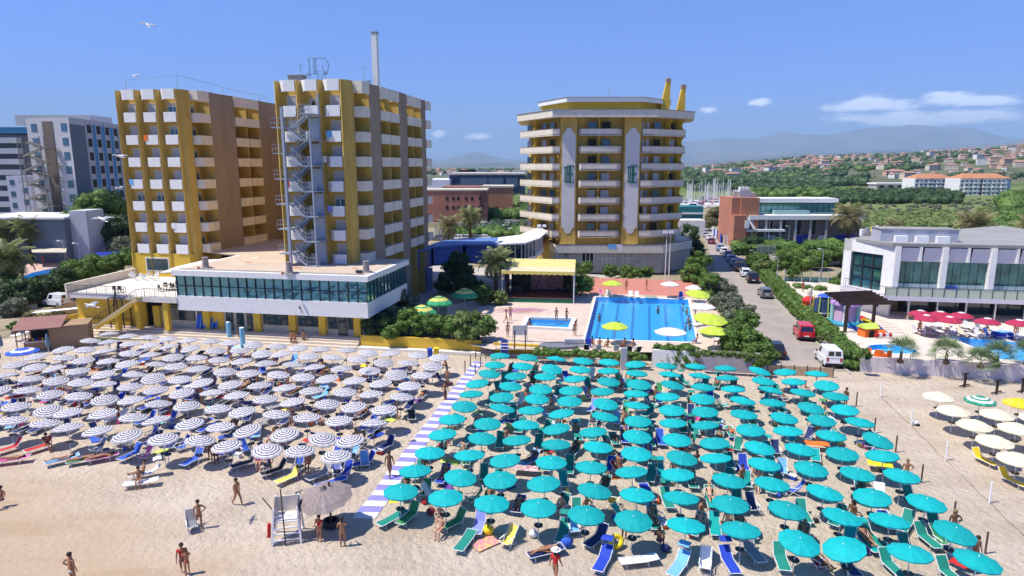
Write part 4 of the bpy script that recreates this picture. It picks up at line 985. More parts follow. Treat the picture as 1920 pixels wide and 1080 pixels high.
def tree(p,h,rx,rz,kind,label,seed=0,ry=None,name='leafy_tree',group=None,n=26,per=170,size=.2,trunk_r=.18,cat='tree',bush=False):
 t=thing(name,label,cat,tuple(p),(seed*1.7)%6.28,group)
 ry=ry or rx;cz=h-rz
 C,Rr=crown_pts(seed,rx,ry,rz,n,cz)
 link('crown',leafmesh('crown',C,Rr,per,size,LM[kind],seed),t)
 mb=MB();corelumps(mb,C,Rr,LM[kind]);mb.obj('crown_core',t)
 mb=MB();rg=random.Random(seed+9)
 if not bush:
  mb.tube((0,0,-.1),(.1,0,cz-rz*.45),trunk_r,M['trunk'],r1=trunk_r*.7,n=8)
  for k in range(6):
   c=C[(k*4)%len(C)];mb.tube((.1,0,cz-rz*.6),(c[0]*.8,c[1]*.8,c[2]),trunk_r*.5,M['trunk'],r1=trunk_r*.15,n=5)
  mb.obj('trunk',t)
 else:
  for k in range(4):c=C[(k*3)%len(C)];mb.tube((0,0,-.05),(c[0]*.7,c[1]*.7,c[2]*.8),.07,M['trunk'],r1=.02,n=5)
  mb.obj('stem',t)
 return t
def hedge(label,pts,wd,ht,kind,seed=1,size=.13,dens=55,rough=.18,name='hedge',z0=0,cat='hedge'):
 """clipped or loose hedge along a polyline"""
 t=thing(name,label,cat,tuple(pts[0]))
 O=Vector(pts[0]);rg=random.Random(seed);C=[];Rr=[]
 for a,b in zip(pts[:-1],pts[1:]):
  a=Vector(a);b=Vector(b);Ls=(b-a).length;n=max(1,int(Ls/(wd*.38)))
  d=(b-a).normalized();nn=Vector((-d.y,d.x,0))
  for i in range(n):
   for j in(-1,0,1):
    for zz in np.arange(wd*.28,ht,wd*.42):
     if j==0 and zz<ht-wd*.5 and ht>wd:continue
     c=a+d*(Ls*(i+rg.random())/n)+nn*(j*wd*.32)+Vector((0,0,min(zz,ht-wd*.26)+rg.uniform(-rough,rough)))
     C.append(tuple(c-O));Rr.append(wd*rg.uniform(.24,.36))
 per=max(12,int(dens*wd*wd*.5))
 link('foliage',leafmesh('foliage',C,Rr,per,size,LM[kind],seed),t,kind='stuff')
 mb=MB();corelumps(mb,C,Rr,LM[kind],.8)
 mb.obj('foliage_core',t,kind='stuff');return t
# palms ---------------------------------------------------------
def frond_mesh(L,droop,seed,m,lw=.5,n=14):
 rg=random.Random(seed);vs=[];fs=[]
 pts=[];x=z=0;ang=.9
 for i in range(n+1):
  pts.append((x,z));st=L/n;x+=st*math.cos(ang);z+=st*math.sin(ang);ang-=droop/n*(1+i/n)
 for i,(x,z)in enumerate(pts[:-1]):
  x2,z2=pts[i+1];w=.035*(1-i/n)+.008
  o=len(vs);vs+=[(x,-w,z),(x,w,z),(x2,w,z2),(x2,-w,z2)];fs.append((o,o+1,o+2,o+3))
  if i<2:continue
  ll=lw*math.sin(math.pi*(i/n)**.7)*(.9+.2*rg.random())+.1
  for s in(-1,1):
   for q in(0,.5):
    xa=x+(x2-x)*q;za=z+(z2-z)*q;dz=-ll*rg.uniform(.15,.5);o=len(vs);ww=L/n*.28
    vs+=[(xa,0,za),(xa+ww,0,za+.01),(xa+ll*.45+ww,s*ll*.85,za+dz+.02),(xa+ll*.45,s*ll*.85,za+dz)];fs.append((o,o+1,o+2,o+3))
 me=bpy.data.meshes.new('frond');me.from_pydata(vs,[],fs);me.materials.append(m);me.update();return me
PG=leafmat('palm_green',(.12,.16,.05),(.30,.33,.14),.2);PD=leafmat('palm_dry',(.19,.18,.075),(.34,.31,.16),.2);PF=leafmat('fan_palm_green',(.10,.17,.06),(.26,.34,.15),.2)
FR={}
def palm(p,h,L,label,seed=0,nf=46,m='g',tr=.3,name='date_palm',group=None):
 t=thing(name,label,'palm tree',tuple(p),seed*1.3,group);rg=random.Random(seed)
 mm_={'g':PG,'d':PD,'f':PF}[m]
 key=(m,round(L,1))
 if key not in FR:FR[key]=[frond_mesh(L,dr,seed+k,mm_,lw=.22*L+.1)for k,dr in enumerate((1.0,1.45,2.1))]
 mb=MB()
 for k in range(8):
  z0=h*k/8;z1=h*(k+1)/8;r_=tr*(1.15-.3*k/8);mb.tube((0,0,z0-.05),(0,0,z1),r_,M['trunk'],r1=r_*.86,n=8)
 mb.ball((0,0,h),tr*1.25,M['trunk'],8,5);mb.obj('trunk',t)
 for i in range(nf):
  f=i/nf;el=R(84-100*f)+rg.uniform(-.1,.1);mesh_=FR[key][min(2,int(f*3))]
  link('frond',mesh_,t,loc=(0,0,h),rot=(0,-(el-.9),i*2.4+rg.uniform(-.2,.2)))
 return t
def fanpalm(p,h,L,label,seed=0,nf=20):
 t=thing('fan_palm',label,'palm tree',tuple(p),seed,'small fan palms along the club wall');rg=random.Random(seed)
 if 'fan' not in FR:
  vs=[];fs=[]
  vs+=[(0,-.02,0),(0,.02,0),(L*.45,.02,.0),(L*.45,-.02,.0)];fs.append((0,1,2,3))
  for k in range(11):
   a=R(-80+16*k);o=len(vs);r_=L*.55
   vs+=[(L*.42,0,0),(L*.42+r_*.55*math.cos(a-.09),r_*.55*math.sin(a-.09),.02),(L*.42+r_*math.cos(a),r_*math.sin(a),-.12),(L*.42+r_*.55*math.cos(a+.09),r_*.55*math.sin(a+.09),.02)];fs.append((o,o+1,o+2,o+3))
  me=bpy.data.meshes.new('leaf');me.from_pydata(vs,[],fs);me.materials.append(PF);FR['fan']=me
 mb=MB();mb.tube((0,0,-.05),(0,0,h),.16,M['trunk'],r1=.12,n=7);mb.ball((0,0,.15),.35,M['trunk'],8,4,sz=.6);mb.obj('trunk',t)
 for i in range(nf):link('leaf',FR['fan'],t,loc=(0,0,h),rot=(rg.uniform(-.4,.4),-R(75-85*i/nf),i*2.4))
 return t
# --- placed plants
hedge('clipped green hedge running along the road beside the club',[G(1408,495,.1),G(1455,545,.1),G(1508,600,.1),G(1560,650,.1),G(1603,694,.1)],2.0,1.9,'mid',3,dens=60)
hedge('dark tall hedge across the road end below the brick building',[G(1372,478,.1),G(1450,474,.1),G(1600,476,.1)],2.2,2.2,'mid',4,dens=20,size=.25)
hedge('low green hedge behind the playground',[G(1490,543,.9),G(1545,549,.9)],2,1.3,'mid',5,dens=40)
hedge('low trailing hedge on the yellow wall above teal umbrellas',[G(1002,664,.9),G(1100,669,.9),G(1210,676,.9)],1.2,.75,'mid',6,dens=110,size=.1)
hedge('thick creeper cascading down the wall below the big pool',[G(1226,684,.1),G(1306,690,.1)],1.2,2.35,'mid',7,dens=110,size=.11,rough=.3,name='creeper',cat='creeper')
hedge('thin creeper strip along the top of the grey wall',[G(1306,665,1.9),G(1438,673,1.9)],.55,.42,'lite',8,dens=260,size=.09,name='creeper',cat='creeper')
# dense shrub bank between pavilion and pool
specs=[(705,640,2.0,2.6,'dark'),(735,645,1.9,2.4,'mid'),(765,640,2.1,3.1,'mid'),(795,646,2.0,2.9,'mid'),(825,650,2.0,3.2,'mid'),(850,650,1.9,3.0,'mid'),(878,652,2.1,3.5,'lite'),(898,650,1.9,3.2,'mid'),(750,620,2.0,3.0,'olive'),(720,600,1.9,3.6,'dark'),(760,596,1.7,3.9,'olive')]
SL=['dark shrub at the left end of the green bank by the pavilion','bright shrub in the bank, second from the pavilion corner','rounded shrub third along the bank above the yellow wall','rounded shrub fourth along the bank above the yellow wall','rounded shrub fifth along the bank above the yellow wall','rounded shrub sixth along the bank above the yellow wall','light green shrub, tallest near the right end of the bank','rounded shrub at the right end of the bank near the paving','silvery shrub just below the pavilion glass corner','dark shrub against the side of the pavilion','silver-leaved bush below the three striped garden parasols']
for i,(px,py,r_,h_,k)in enumerate(specs):tree(G(px,py-(11 if py>630 else 0),.98),h_,r_,h_*.5,k,SL[i],seed=20+i,bush=True,name='garden_shrub',group='shrubs in the garden bank',n=20,per=130,size=.15,cat='shrub')
tree(G(860,545,.9),6.6,2.4,3.1,'dark','dark rounded evergreen standing before the blue corridor wall',41,name='evergreen_tree',n=30,per=190)
for i,(px,py,r_,h_,k,lb)in enumerate([(880,560,2.5,3.6,'dark','dark bushes at the foot of the round evergreen'),(840,550,2.2,3.2,'dark','dark bush left of the round evergreen'),(905,572,1.6,2.8,'mid','green bush left of the palm by the stage'),(938,572,1.3,2.0,'lite','yellow-green bush beside the stage steps'),(1088,555,2.3,3.3,'mid','round bush directly right of the stage'),(1085,515,2.6,2.6,'mid','wide bush behind the stage awning'),(1145,518,2.0,1.9,'mid','clipped shrub below the monogram tower entrance'),(1180,520,2.2,1.9,'mid','clipped shrub in front of the tower windows'),(1210,520,1.6,1.8,'mid','clipped shrub right of the tower windows')]):
 tree(G(px,py,.9),h_,r_,h_*.5,k,lb,50+i,bush=True,name='bush',n=20,per=140,size=.17,cat='shrub')
# shrubs between big pool and road
rd=[(1300,490,2.6,4.6,'dark'),(1308,510,2.6,4.2,'mid'),(1300,535,2.6,3.6,'mid'),(1332,560,2.4,4.0,'mid'),(1352,560,2.2,3.2,'olive'),(1362,592,2.3,3.3,'olive'),(1380,600,2.2,3.0,'olive'),(1372,628,2.2,2.8,'olive'),(1395,635,2.2,3.2,'mid'),(1385,668,2.3,3.7,'mid'),(1408,672,2.0,3.2,'mid'),(1425,690,1.6,2.8,'mid'),(1290,465,3.0,6.5,'dark')]
RLb=['tall dark tree beside the road at the monogram tower foot','round bush by the road next to the parked cars','broad bush at the far right corner of the pink terrace','green shrub beside the road behind lime parasols','silvery shrub beside the road behind lime parasols','silvery oleander halfway along the big pool','silvery oleander nearest the road halfway along the pool','grey-green oleander beside the large lime parasol','green shrub between oleander and the road','big round shrub at the near corner of the pool','round shrub at the near corner nearest the road','small shrub at the end of the grey wall','tallest dark tree at the right foot of the monogram tower']
for i,(px,py,r_,h_,k)in enumerate(rd):tree(G(px,py,.4),h_,r_,h_*.52,k,RLb[i],70+i,bush=i not in(0,12),name='roadside_shrub',group='shrubs between pool and road',n=24,per=150,size=.17,cat='shrub')
tree(G(1486,535,.2),6.6,3.6,2.6,'mid','spreading green tree beside the tennis courts behind the hedge',90,n=40,per=200)
for i,(px,py,h_,r_,k,lb)in enumerate([(1420,505,3.2,2.2,'mid','bushy growth at the far end of the roadside hedge'),(1435,520,3.2,2.0,'lite','light green bush behind the roadside hedge'),(1590,535,2.4,1.8,'mid','bush before the white left wall of the club'),(1570,545,2.0,1.5,'mid','small clipped bush near the club wall'),(1575,500,4.6,2.8,'mid','tree beside the club white wall, near car park'),(1530,505,3.4,2.6,'mid','low tree in front of the car park cars'),(1412,470,3.5,2.6,'dark','dark bush left of the white fence'),(1345,420,6.0,4.5,'dry','brownish round tree left of the brick villa'),(1365,425,7.0,4.0,'dark','dark tree close beside the brick villa'),(1330,432,4.0,3.0,'dry','low dry bush near the road bend')]):
 tree(G(px,py,.1),h_,r_,h_*.42,k,lb,100+i,name='shade_tree',n=26,per=150,size=.24,bush=h_<4)
# big tree left of tower A and greenery by the left hotel
for i,(px,py,h_,r_,k,lb)in enumerate([(200,470,14.8,7.0,'mid','large leafy tree against the left edge of left hotel tower'),(165,476,11.0,5.2,'mid','leafy tree left of the large tree'),(228,478,9,4.2,'dark','dark tree touching the left hotel tower'),(150,478,5.5,3.8,'pine','low wide tree above the cream pool parasols'),(232,484,4.4,3.2,'olive','pale bush at the foot of the left tower')]):
 tree(G(px,py,.3),h_,r_,h_*.42,k,lb,120+i,n=44,per=190,size=.28)
lb_=['dark bush at the far left photo edge','dark bush under the large date palm','dark bush right of the date palm trunk','dark green bush beside the far pool corner','bush before the far blue pool','bush left of the white terrace parapet','bright bush along the terrace parapet','bush along the parapet, nearest the left tower','high bush above the parapet by the left tower','grey-green bush in the dark thicket']
for i,(px,py,r_,h_,k)in enumerate([(8,570,3.4,4.2,'dark'),(35,575,3.2,4.0,'dark'),(65,570,3.2,3.8,'dark'),(95,565,3.0,4.2,'dark'),(118,555,3.0,4.6,'dark'),(140,540,3.2,4.6,'mid'),(170,525,3.2,4.4,'mid'),(200,517,3.2,4.2,'mid'),(235,512,3.2,4.8,'mid'),(30,590,2.2,2.0,'olive')]):
 tree(G(px,py,.1),h_,r_,h_*.5,k,lb_[i],140+i,bush=True,name='thicket_bush',group='thicket before the far left pool',n=26,per=170,size=.22,cat='shrub')
# palms
palm(G(22,562,.1),6.0,4.6,'huge date palm with drooping fronds at the left photo edge',1,60,'g',.55)
palm(G(60,493,.1),7.0,4.0,'date palm before the dark wall of the low left hotel wing',2,44,'g',.4)
palm(G(6,495,.1),6.8,4.0,'date palm cut by the left photo edge, farther back',3,40,'g',.4)
palm(G(930,562,.9),5.4,3.4,'feathery date palm left of the yellow stage awning',4,46,'g',.32)
palm(G(842,472,.2),6.0,3.9,'dry-fronded palm beside the right end of the hotel',5,44,'d',.4)
palm(G(882,470,.2),7.8,4.0,'palm by the car park, right of the dry palm',6,44,'g',.35)
palm(G(1588,465,.1),7.4,5.4,'tall palm hiding the right end of the brick villa',7,54,'d',.45)
palm(G(1820,490,.1),7.6,5.2,'large palm rising behind the white club roof',8,54,'d',.5)
palm(G(1672,462,.1),5.0,3.3,'smaller palm behind the club roof plant room',9,30,'d',.35)
palm(G(1928,500,.1),7.2,4.8,'palm at the right photo edge behind the club',10,48,'d',.45)
for i,(px,py,h_,lb)in enumerate([(1688,680,1.1,'fan palm nearest the round paddling pool'),(1773,682,1.0,'fan palm by the near left corner of the club pool'),(1868,688,1.1,'fan palm in front of the club pool middle'),(1838,690,.5,'low fan palm just left of the middle one'),(1925,685,1.0,'fan palm at the right photo edge by the pool')]):
 fanpalm(G(px,py,1.3),h_,2.0,lb,i)
# planters, potted plants
def pot(p,label,r_=.3,h_=.45,kind='mid',m=None,s=0,name='potted_plant'):
 t=thing(name,label,'potted plant',tuple(p));m=m or M['concrete']
 mb=MB();mb.lathe([(r_*.7,0),(r_,h_),(r_*.9,h_),(r_*.85,h_-.08)],m,12);mb.obj('pot',t)
 C,Rr=crown_pts(s,r_*1.7,r_*1.7,r_*1.5,8,h_+r_*1.0);link('foliage',leafmesh('foliage',C,Rr,40,.12,LM[kind],s),t)
 return t
for i,(px,py,lb)in enumerate([(28,652-28,'round planter alone on the pale ground left of the kiosk'),(1545,668-20,'flowering pot by the playground corner'),(1620,690-10,'dark potted shrub on the club wall end')]):pot(G(px,py,[.0,1.3,1.3][i]),lb,.45,.4,['mid','dry','mid'][i],s=i)
for i,(px,py,lb)in enumerate([(8,590,'long concrete planter at the left photo edge'),(30,585,'long concrete planter with dry flowers, middle of row'),(52,579,'concrete planter nearest the parked van')]):
 t=thing('planter_box',lb,'planter',tuple(G(px,py,0)),R(18),'concrete planters by the left car park')
 mb=MB();mb.box(-1.1,1.1,-.35,.35,0,.6,M['concrete']);mb.obj('trough',t)
 C=[(-.9+.3*k,0,.8)for k in range(7)];link('foliage',leafmesh('foliage',C,[.35]*7,45,.13,LM['dry'],60+i),t)
for i,(px,py,r_,h_)in enumerate([(60,608,1.2,1.6),(78,616,1.1,1.9),(95,610,1.2,1.5),(115,604,1.2,1.5)]):tree(G(px,py,.0),h_,r_,h_*.5,'dry',['scrubby dry bush by the planters','dark scraggly bush behind the kiosk roof','dry bush just right of the scraggly one','dry bush by the reed fence'][i],160+i,bush=True,name='dry_bush',n=14,per=70,size=.16,cat='shrub')
# ================================================================ far land
from mathutils import noise as mnoise
def smooth(a,b,x):t=max(0,min(1,(x-a)/(b-a)));return t*t*(3-2*t)
def interp(x,tab):
 if x<=tab[0][0]:return tab[0][1]
 for(a,b),(c,d)in zip(tab[:-1],tab[1:]):
  if x<=c:return b+(d-b)*(x-a)/(c-a)
 return tab[-1][1]
SIL=[(-600,240),(-200,240),(0,252),(60,268),(240,292),(400,305),(700,311),(1200,312),(1290,309),(1400,304),(1500,300),(1620,297),(1700,294),(1800,287),(1920,277),(2100,262),(2600,240)]
def hillh(x,y):
 px=960+x/max(y,1)*FPX*1.0
 el=(311-interp(px,SIL))/FPX
 top=2300*el+18*smooth(0,.01,el)+6
 n=mnoise.noise(Vector((x*.002,y*.002,0)))*.35+mnoise.noise(Vector((x*.006,y*.006,3)))*.12
 return max(0,top)*smooth(750,2300,y)*(1+n*.5)-.3
HILLM=mat('hillside',(.045,.075,.03),.95,col2=(.16,.15,.075),scale=.012,detail=8)
vs=[];fs=[];NX,NY=150,46
for j in range(NY):
 y=700+4200*(j/(NY-1))**1.5
 for i in range(NX):
  px=-700+3500*i/(NX-1);x=(px-960)/FPX*y
  vs.append((x,y,hillh(x,y)*(1-.5*smooth(2400,4800,y))))
for j in range(NY-1):
 for i in range(NX-1):a=j*NX+i;fs.append((a,a+1,a+NX+1,a+NX))
me=bpy.data.meshes.new('hills');me.from_pydata(vs,[],fs);me.materials.append(HILLM);me.polygons.foreach_set('use_smooth',[True]*len(fs));structure(link('hills',me))
# mountains: folded ridge mesh
def ridge(name,tab,Y,depth,m,seed,base=-60):
 rg=random.Random(seed);vs=[];fs=[];n=160;rows=12
 for j in range(rows):
  t=j/(rows-1)
  for i in range(n):
   px=tab[0][0]+(tab[-1][0]-tab[0][0])*i/(n-1);top=(311-interp(px,tab))/FPX*Y
   x=(px-960)/FPX*(Y-depth*(1-t));y=Y-depth*(1-t)
   nn=mnoise.fractal(Vector((x*.0006,y*.0006,seed)),1,2,6)
   z=top*t**1.15*(1+.22*nn*(1-t*.8)*2)+top*.045*nn
   vs.append((x,y,base+max(0,z)-base*t))
 for j in range(rows-1):
  for i in range(n-1):a=j*n+i;fs.append((a,a+1,a+n+1,a+n))
# back slope
 o=len(vs)
 for i in range(n):v=vs[(rows-1)*n+i];vs.append((v[0]*1.2,v[1]+depth,base))
 for i in range(n-1):a=(rows-1)*n+i;fs.append((a,a+1,o+i+1,o+i))
 me=bpy.data.meshes.new(name);me.from_pydata(vs,[],fs);me.materials.append(m);me.update();me.polygons.foreach_set('use_smooth',[True]*len(fs));structure(link(name,me))
MTN=mat('mountain_slopes',(.05,.065,.06),.95,col2=(.15,.14,.13),scale=.0008,detail=8)
ridge('mountains',[(-500,290),(0,285),(300,270),(500,255),(700,262),(790,290),(830,301),(850,294),(880,284),(905,286),(935,296),(990,300),(1100,285),(1200,270),(1290,264),(1330,262),(1400,260),(1450,255),(1520,252),(1570,249),(1610,247),(1650,239),(1690,235),(1740,239),(1790,244),(1830,249),(1880,262),(1960,258),(2100,240),(2400,245),(2600,280)],22000,7000,MTN,3)
ridge('far_hills',[(-500,300),(300,305),(800,308),(870,303),(930,301),(990,304),(1200,306),(1290,301),(1350,297),(1420,291),(1500,285),(1560,286),(1640,281),(1720,276),(1800,272),(1860,270),(1920,262),(2100,255),(2600,260)],12000,4000,MTN,7)
# ---- houses of the far town
HW=[mat('house_wall_%s'%k,c,.85)for k,c in(('cream',(.62,.54,.42)),('white',(.72,.70,.66)),('peach',(.60,.40,.28)),('grey',(.45,.44,.42)))]
TILE=mat('clay_roof_tiles',(.34,.19,.14),.85,var=.2,scale=.2)
def house_mesh(w_,d_,h_,m,gable=True):
 mb=MB();mb.box(-w_/2,w_/2,-d_/2,d_/2,-3,h_,m)
 if gable:
  o=.5;mb.add([(-w_/2-o,-d_/2-o,h_),(w_/2+o,-d_/2-o,h_),(w_/2+o,d_/2+o,h_),(-w_/2-o,d_/2+o,h_),(-w_/2+d_*.3,0,h_+d_*.22),(w_/2-d_*.3,0,h_+d_*.22)],[(0,1,5,4),(1,2,5),(2,3,4,5),(3,0,4)],TILE)
 else:mb.box(-w_/2-.3,w_/2+.3,-d_/2-.3,d_/2+.3,h_,h_+.6,M['concrete'])
 nw=max(2,int(w_/3.2));nf=max(1,int(h_/3))
 for f in range(nf):
  for i in range(nw):x=-w_/2+(i+.5)*w_/nw;mb.box(x-.6,x+.6,-d_/2-.06,-d_/2-.01,f*3+1,f*3+2.4,M['dark'])
 return mb.mesh('house')
HM_=[house_mesh(11,9,6,HW[0]),house_mesh(13,9,7,HW[2]),house_mesh(10,9,6,HW[1]),house_mesh(18,10,9,HW[0]),house_mesh(16,11,12,HW[1],False),house_mesh(24,12,9,HW[2]),house_mesh(12,10,6.5,HW[3])]
KL=['small cream hipped-roof house','small peach house with clay roof','small white house with clay roof','long cream block with clay roof','white flat-roofed block','long peach building with clay roof','small grey house with clay roof']
rg=random.Random(11);cnt=0;spots=[]
clusters=[(1350,1250,40,8,'above the marina masts'),(1330,1700,30,18,'right beside the monogram tower'),(1440,1350,60,24,'above the brick villa roof'),(1510,1500,50,26,'above the long green tree belt'),(1600,1850,70,26,'on the middle of the ridge'),(1680,1500,60,18,'below the mountain peak'),(1760,1950,60,30,'on the ridge above the apartments'),(1850,1650,60,40,'on the upper right slope'),(1900,1300,40,24,'low at the right edge'),(1690,1000,60,10,'left of the apartment blocks'),(1810,1120,60,14,'just behind the apartment blocks'),(880,1250,60,12,'beyond the dark hall'),(25,1250,35,14,'behind the far left block'),(60,1000,40,8,'behind the blue hotel')]
for cx,cyy,sp,n,wh in clusters:
 for k in range(n):
  px=cx+rg.gauss(0,sp*.6);y=cyy*(1+rg.gauss(0,.13));x=(px-960)/FPX*y
  if any((x-a)**2+(y-b)**2<190 for a,b in spots):continue
  spots.append((x,y));ki=rg.choice([0,0,1,1,2,2,3,4,5,6]);
  o=link('town_house',HM_[ki],loc=(x,y,hillh(x,y)),rot=(0,0,rg.choice([-.5,-.2,0,.3,.8])+rg.uniform(-.2,.2)))
  tag(o,KL[ki]+', '+wh,'house','houses of the distant hillside town');cnt+=1
  if cnt>=285:break
# the rest of the town as one mass
mb=MB()
for k in range(420):
 px=rg.uniform(1290,2050)if rg.random()<.85 else rg.uniform(790,1000);y=rg.uniform(1300,2400);x=(px-960)/FPX*y;z=hillh(x,y)
 if mnoise.noise(Vector((x*.004,y*.004,9)))<.02:continue
 s=rg.uniform(4,8);c,q=math.cos(k),math.sin(k);h_=rg.uniform(5,9);m=rg.choice(HW)
 mb.prism([(x+s*c-s*.7*q,y+s*q+s*.7*c),(x-s*c-s*.7*q,y-s*q+s*.7*c),(x-s*c+s*.7*q,y-s*q-s*.7*c),(x+s*c+s*.7*q,y+s*q-s*.7*c)],z-4,z+h_,m)
 mb.add([(x+s*1.1*c-s*.8*q,y+s*1.1*q+s*.8*c,z+h_),(x-s*1.1*c-s*.8*q,y-s*1.1*q+s*.8*c,z+h_),(x-s*1.1*c+s*.8*q,y-s*1.1*q-s*.8*c,z+h_),(x+s*1.1*c+s*.8*q,y+s*1.1*q-s*.8*c,z+h_),(x,y,z+h_+2.5)],[(0,1,4),(1,2,4),(2,3,4),(3,0,4)],TILE)
mb.obj('distant_town',kind='stuff')
# woods on the hillside and plain (masses)
def wood(name,fn,n,rmin,rmax,kind,seed,size,per=40,flat=.75):
 rg=random.Random(seed);C=[];Rr=[]
 while len(C)<n:
  q=fn(rg)
  if q is None:continue
  r_=rg.uniform(rmin,rmax);C.append((q[0],q[1],q[2]+r_*.45));Rr.append(r_)
 o=link(name,leafmesh(name,C,Rr,per,size,LM[kind],seed,flat),kind='stuff')
 mb=MB();corelumps(mb,C,Rr,LM[kind],.72,flat);mb.obj(name,kind='stuff')
def onhill(pa,pb,ya,yb,thr,off):
 def f(rg):
  px=rg.uniform(pa,pb);y=rg.uniform(ya,yb);x=(px-960)/FPX*y
  if mnoise.noise(Vector((x*.004+off,y*.004,0)))<thr:return None
  if any((x-a)**2+(y-b)**2<120 for a,b in spots):return None
  return(x,y,hillh(x,y))
 return f
wood('wooded_hillside',onhill(1200,2050,900,2300,-.02,4),700,5,11,'pine',1,1.6)
wood('wooded_hillside',onhill(1200,2050,900,2200,.1,14),260,5,10,'mid',2,1.5)
wood('wooded_hillside',onhill(-60,260,800,2000,-.1,7),260,6,12,'pine',3,1.6)
wood('wooded_plain',onhill(780,1200,800,2300,-.05,2),220,6,10,'pine',4,1.6)
def band(p0,p1,y0,y1,z=0):
 def f(rg):
  px=rg.uniform(p0,p1);py=rg.uniform(y0,y1);g=G(px,py,z);return(g.x,g.y,0)
 return f
wood('tree_belt',band(1283,1620,341,349),170,5,9,'pine',11,1.0,60)
wood('tree_belt',band(1285,1560,349,358),170,3,5,'pine',12,.9,60)
wood('tree_belt',band(1560,1805,362,383),260,3.0,4.8,'dark',13,.6,70)
wood('tree_belt',band(1380,1600,360,372),90,3.0,5,'mid',14,.6,60)
wood('reed_bed',band(1560,1960,374,400),300,.5,1.3,'olive',15,.45,40,.5)
wood('scrub',band(1630,1800,404,432),190,1.6,3.0,'lite',16,.4,60)
wood('scrub',band(1840,1960,396,440),90,1.6,3.4,'mid',17,.5,80)
wood('scrub',band(1880,1980,366,400),60,4,7,'mid',18,.6,90)
wood('scrub',band(1420,1620,374,392),60,1,2.2,'lite',19,.5,50)
wood('tree_belt',band(880,990,398,412),90,2.5,4.5,'mid',20,.5,70)
wood('tree_belt',band(925,975,385,400),40,4.5,7.0,'lite',21,.6,80)
wood('shrubbery',band(840,985,436,447),60,1.6,2.6,'mid',22,.3,70)
wood('shrubbery',band(905,985,422,434),26,1.5,2.4,'dark',23,.3,70)
wood('shrubbery',band(1375,1600,462,474),60,1.5,2.4,'mid',24,.3,60)
wood('shrubbery',band(1500,1600,484,500),40,1.4,2.2,'mid',25,.25,80)
wood('tree_belt',band(60,250,380,410),60,4,7,'pine',26,.8,60)
FIELD=mat('meadow_grass',(.10,.145,.035),.95,col2=(.17,.20,.06),scale=.05,detail=8)
plate('field',[G(1372,372,0),G(1380,357,0),G(2100,357,0),G(2100,440,0),G(1640,440,0)],.02,FIELD)
plate('dry_field',[G(1600,352,0),G(1740,350,0),G(1740,356,0),G(1600,358,0)],.06,mat('dry_grass',(.30,.27,.12),.95,var=.2,scale=.05))
plate('car_park',[G(815,452,0),G(985,446,0),G(985,409,0),G(815,412,0)],.05,M['asph2'])
plate('car_park',[G(1500,500,0),G(1620,502,0),G(1620,470,0),G(1490,468,0)],.05,M['asph2'])
# ---- brick building, dark hall, yellow wall
bb=thing('brick_building','pinkish brick building with two rows of small dark windows','building')
BR=mat('pink_brick',(.40,.17,.11),.9,var=.15,scale=.15);BR2=mat('dark_brick',(.25,.10,.07),.9,var=.15,scale=.2)
a,b=A(780,399,235),A(913,398,235);z1=A(813,358,235).z;z0=-.1
mb=MB();mb.box(a.x,b.x-2.5,235,252,z0,z1,BR);mb.box(b.x-2.5,b.x,235.3,252,z0,z1-.1,BR2);mb.box(a.x-.2,b.x+.2,234.8,252.2,z1,z1+.5,M['creamdk']);mb.obj('wall',bb)
for r_ in(372,389):
 for px in(838,850,859,874,885,900):
  q=A(px,r_,235);mb=MB();mb.box(q.x-.5,q.x+.5,234.9,234.98,q.z-.6,q.z+.6,M['dark']);mb.obj('window',bb)
bc=thing('brick_hall','orange brick hall set behind the pinkish brick building','building')
a,b=A(905,390,262),A(962,390,262);z1=A(913,352,262).z
mb=MB();mb.box(a.x,b.x,262,280,z0,z1,mat('orange_brick',(.45,.20,.11),.9,var=.12,scale=.1));mb.box(a.x-.3,b.x+.3,261.7,280,z1,z1+.7,M['creamdk']);mb.box(A(828,350,262).x,a.x,262,285,z0,z1+.3,BR2);mb.obj('wall',bc)
dh=thing('dark_hall','long dark blue industrial hall beyond the brick buildings','building')
a,b=A(842,350,330),A(985,350,330);z1=A(880,328,330).z
mb=MB();mb.box(a.x,b.x,330,400,z0,z1,mat('navy_cladding',(.03,.055,.10),.6));mb.box(a.x-.4,b.x+.4,329.5,400,z1,z1+.8,M['concrete']);mb.obj('wall',dh)
for k,(p0,p1)in enumerate([(862,915),(915,945),(948,972)]):
 a,b=A(p0,340,330),A(p1,340,330);mb=MB();mb.box(a.x+.3,b.x-.3,329.7,329.9,A(0,350,330).z,A(0,333,330).z,mat('blue_grey_panel',(.09,.15,.20),.4));mb.obj('panel',dh)
a,b=A(800,350,320),A(843,350,320);mb=MB();mb.box(a.x,b.x,320,360,z0,A(0,337,320).z,mat('white_shed',(.66,.66,.72),.7));tag(mb.obj('white_shed'),'white shed beside the dark blue hall','shed')
mb=MB();a,b=A(780,404,215),A(985,402,215);mb.box(a.x,b.x,215,215.4,0,1.6,mat('pale_yellow_wall',(.55,.48,.30),.85));tag(mb.obj('low_yellow_wall'),'long pale yellow wall below the brick buildings','wall')
rgg=random.Random(4)
for k in range(9):
 px=850+15*k;q=G(px,331,0);mb=MB();w_=rgg.uniform(9,16);mb.box(-w_,w_,0,20,0,rgg.uniform(7,11),M['concrete']);mb.box(-w_-.5,w_+.5,-.5,20,9.5,10.4+.2*k,M['wplastic'])
 o=mb.obj('warehouse');o.location=(q.x,q.y,0);tag(o,'white-roofed warehouse in the row beyond the dark hall','warehouse','far warehouses')
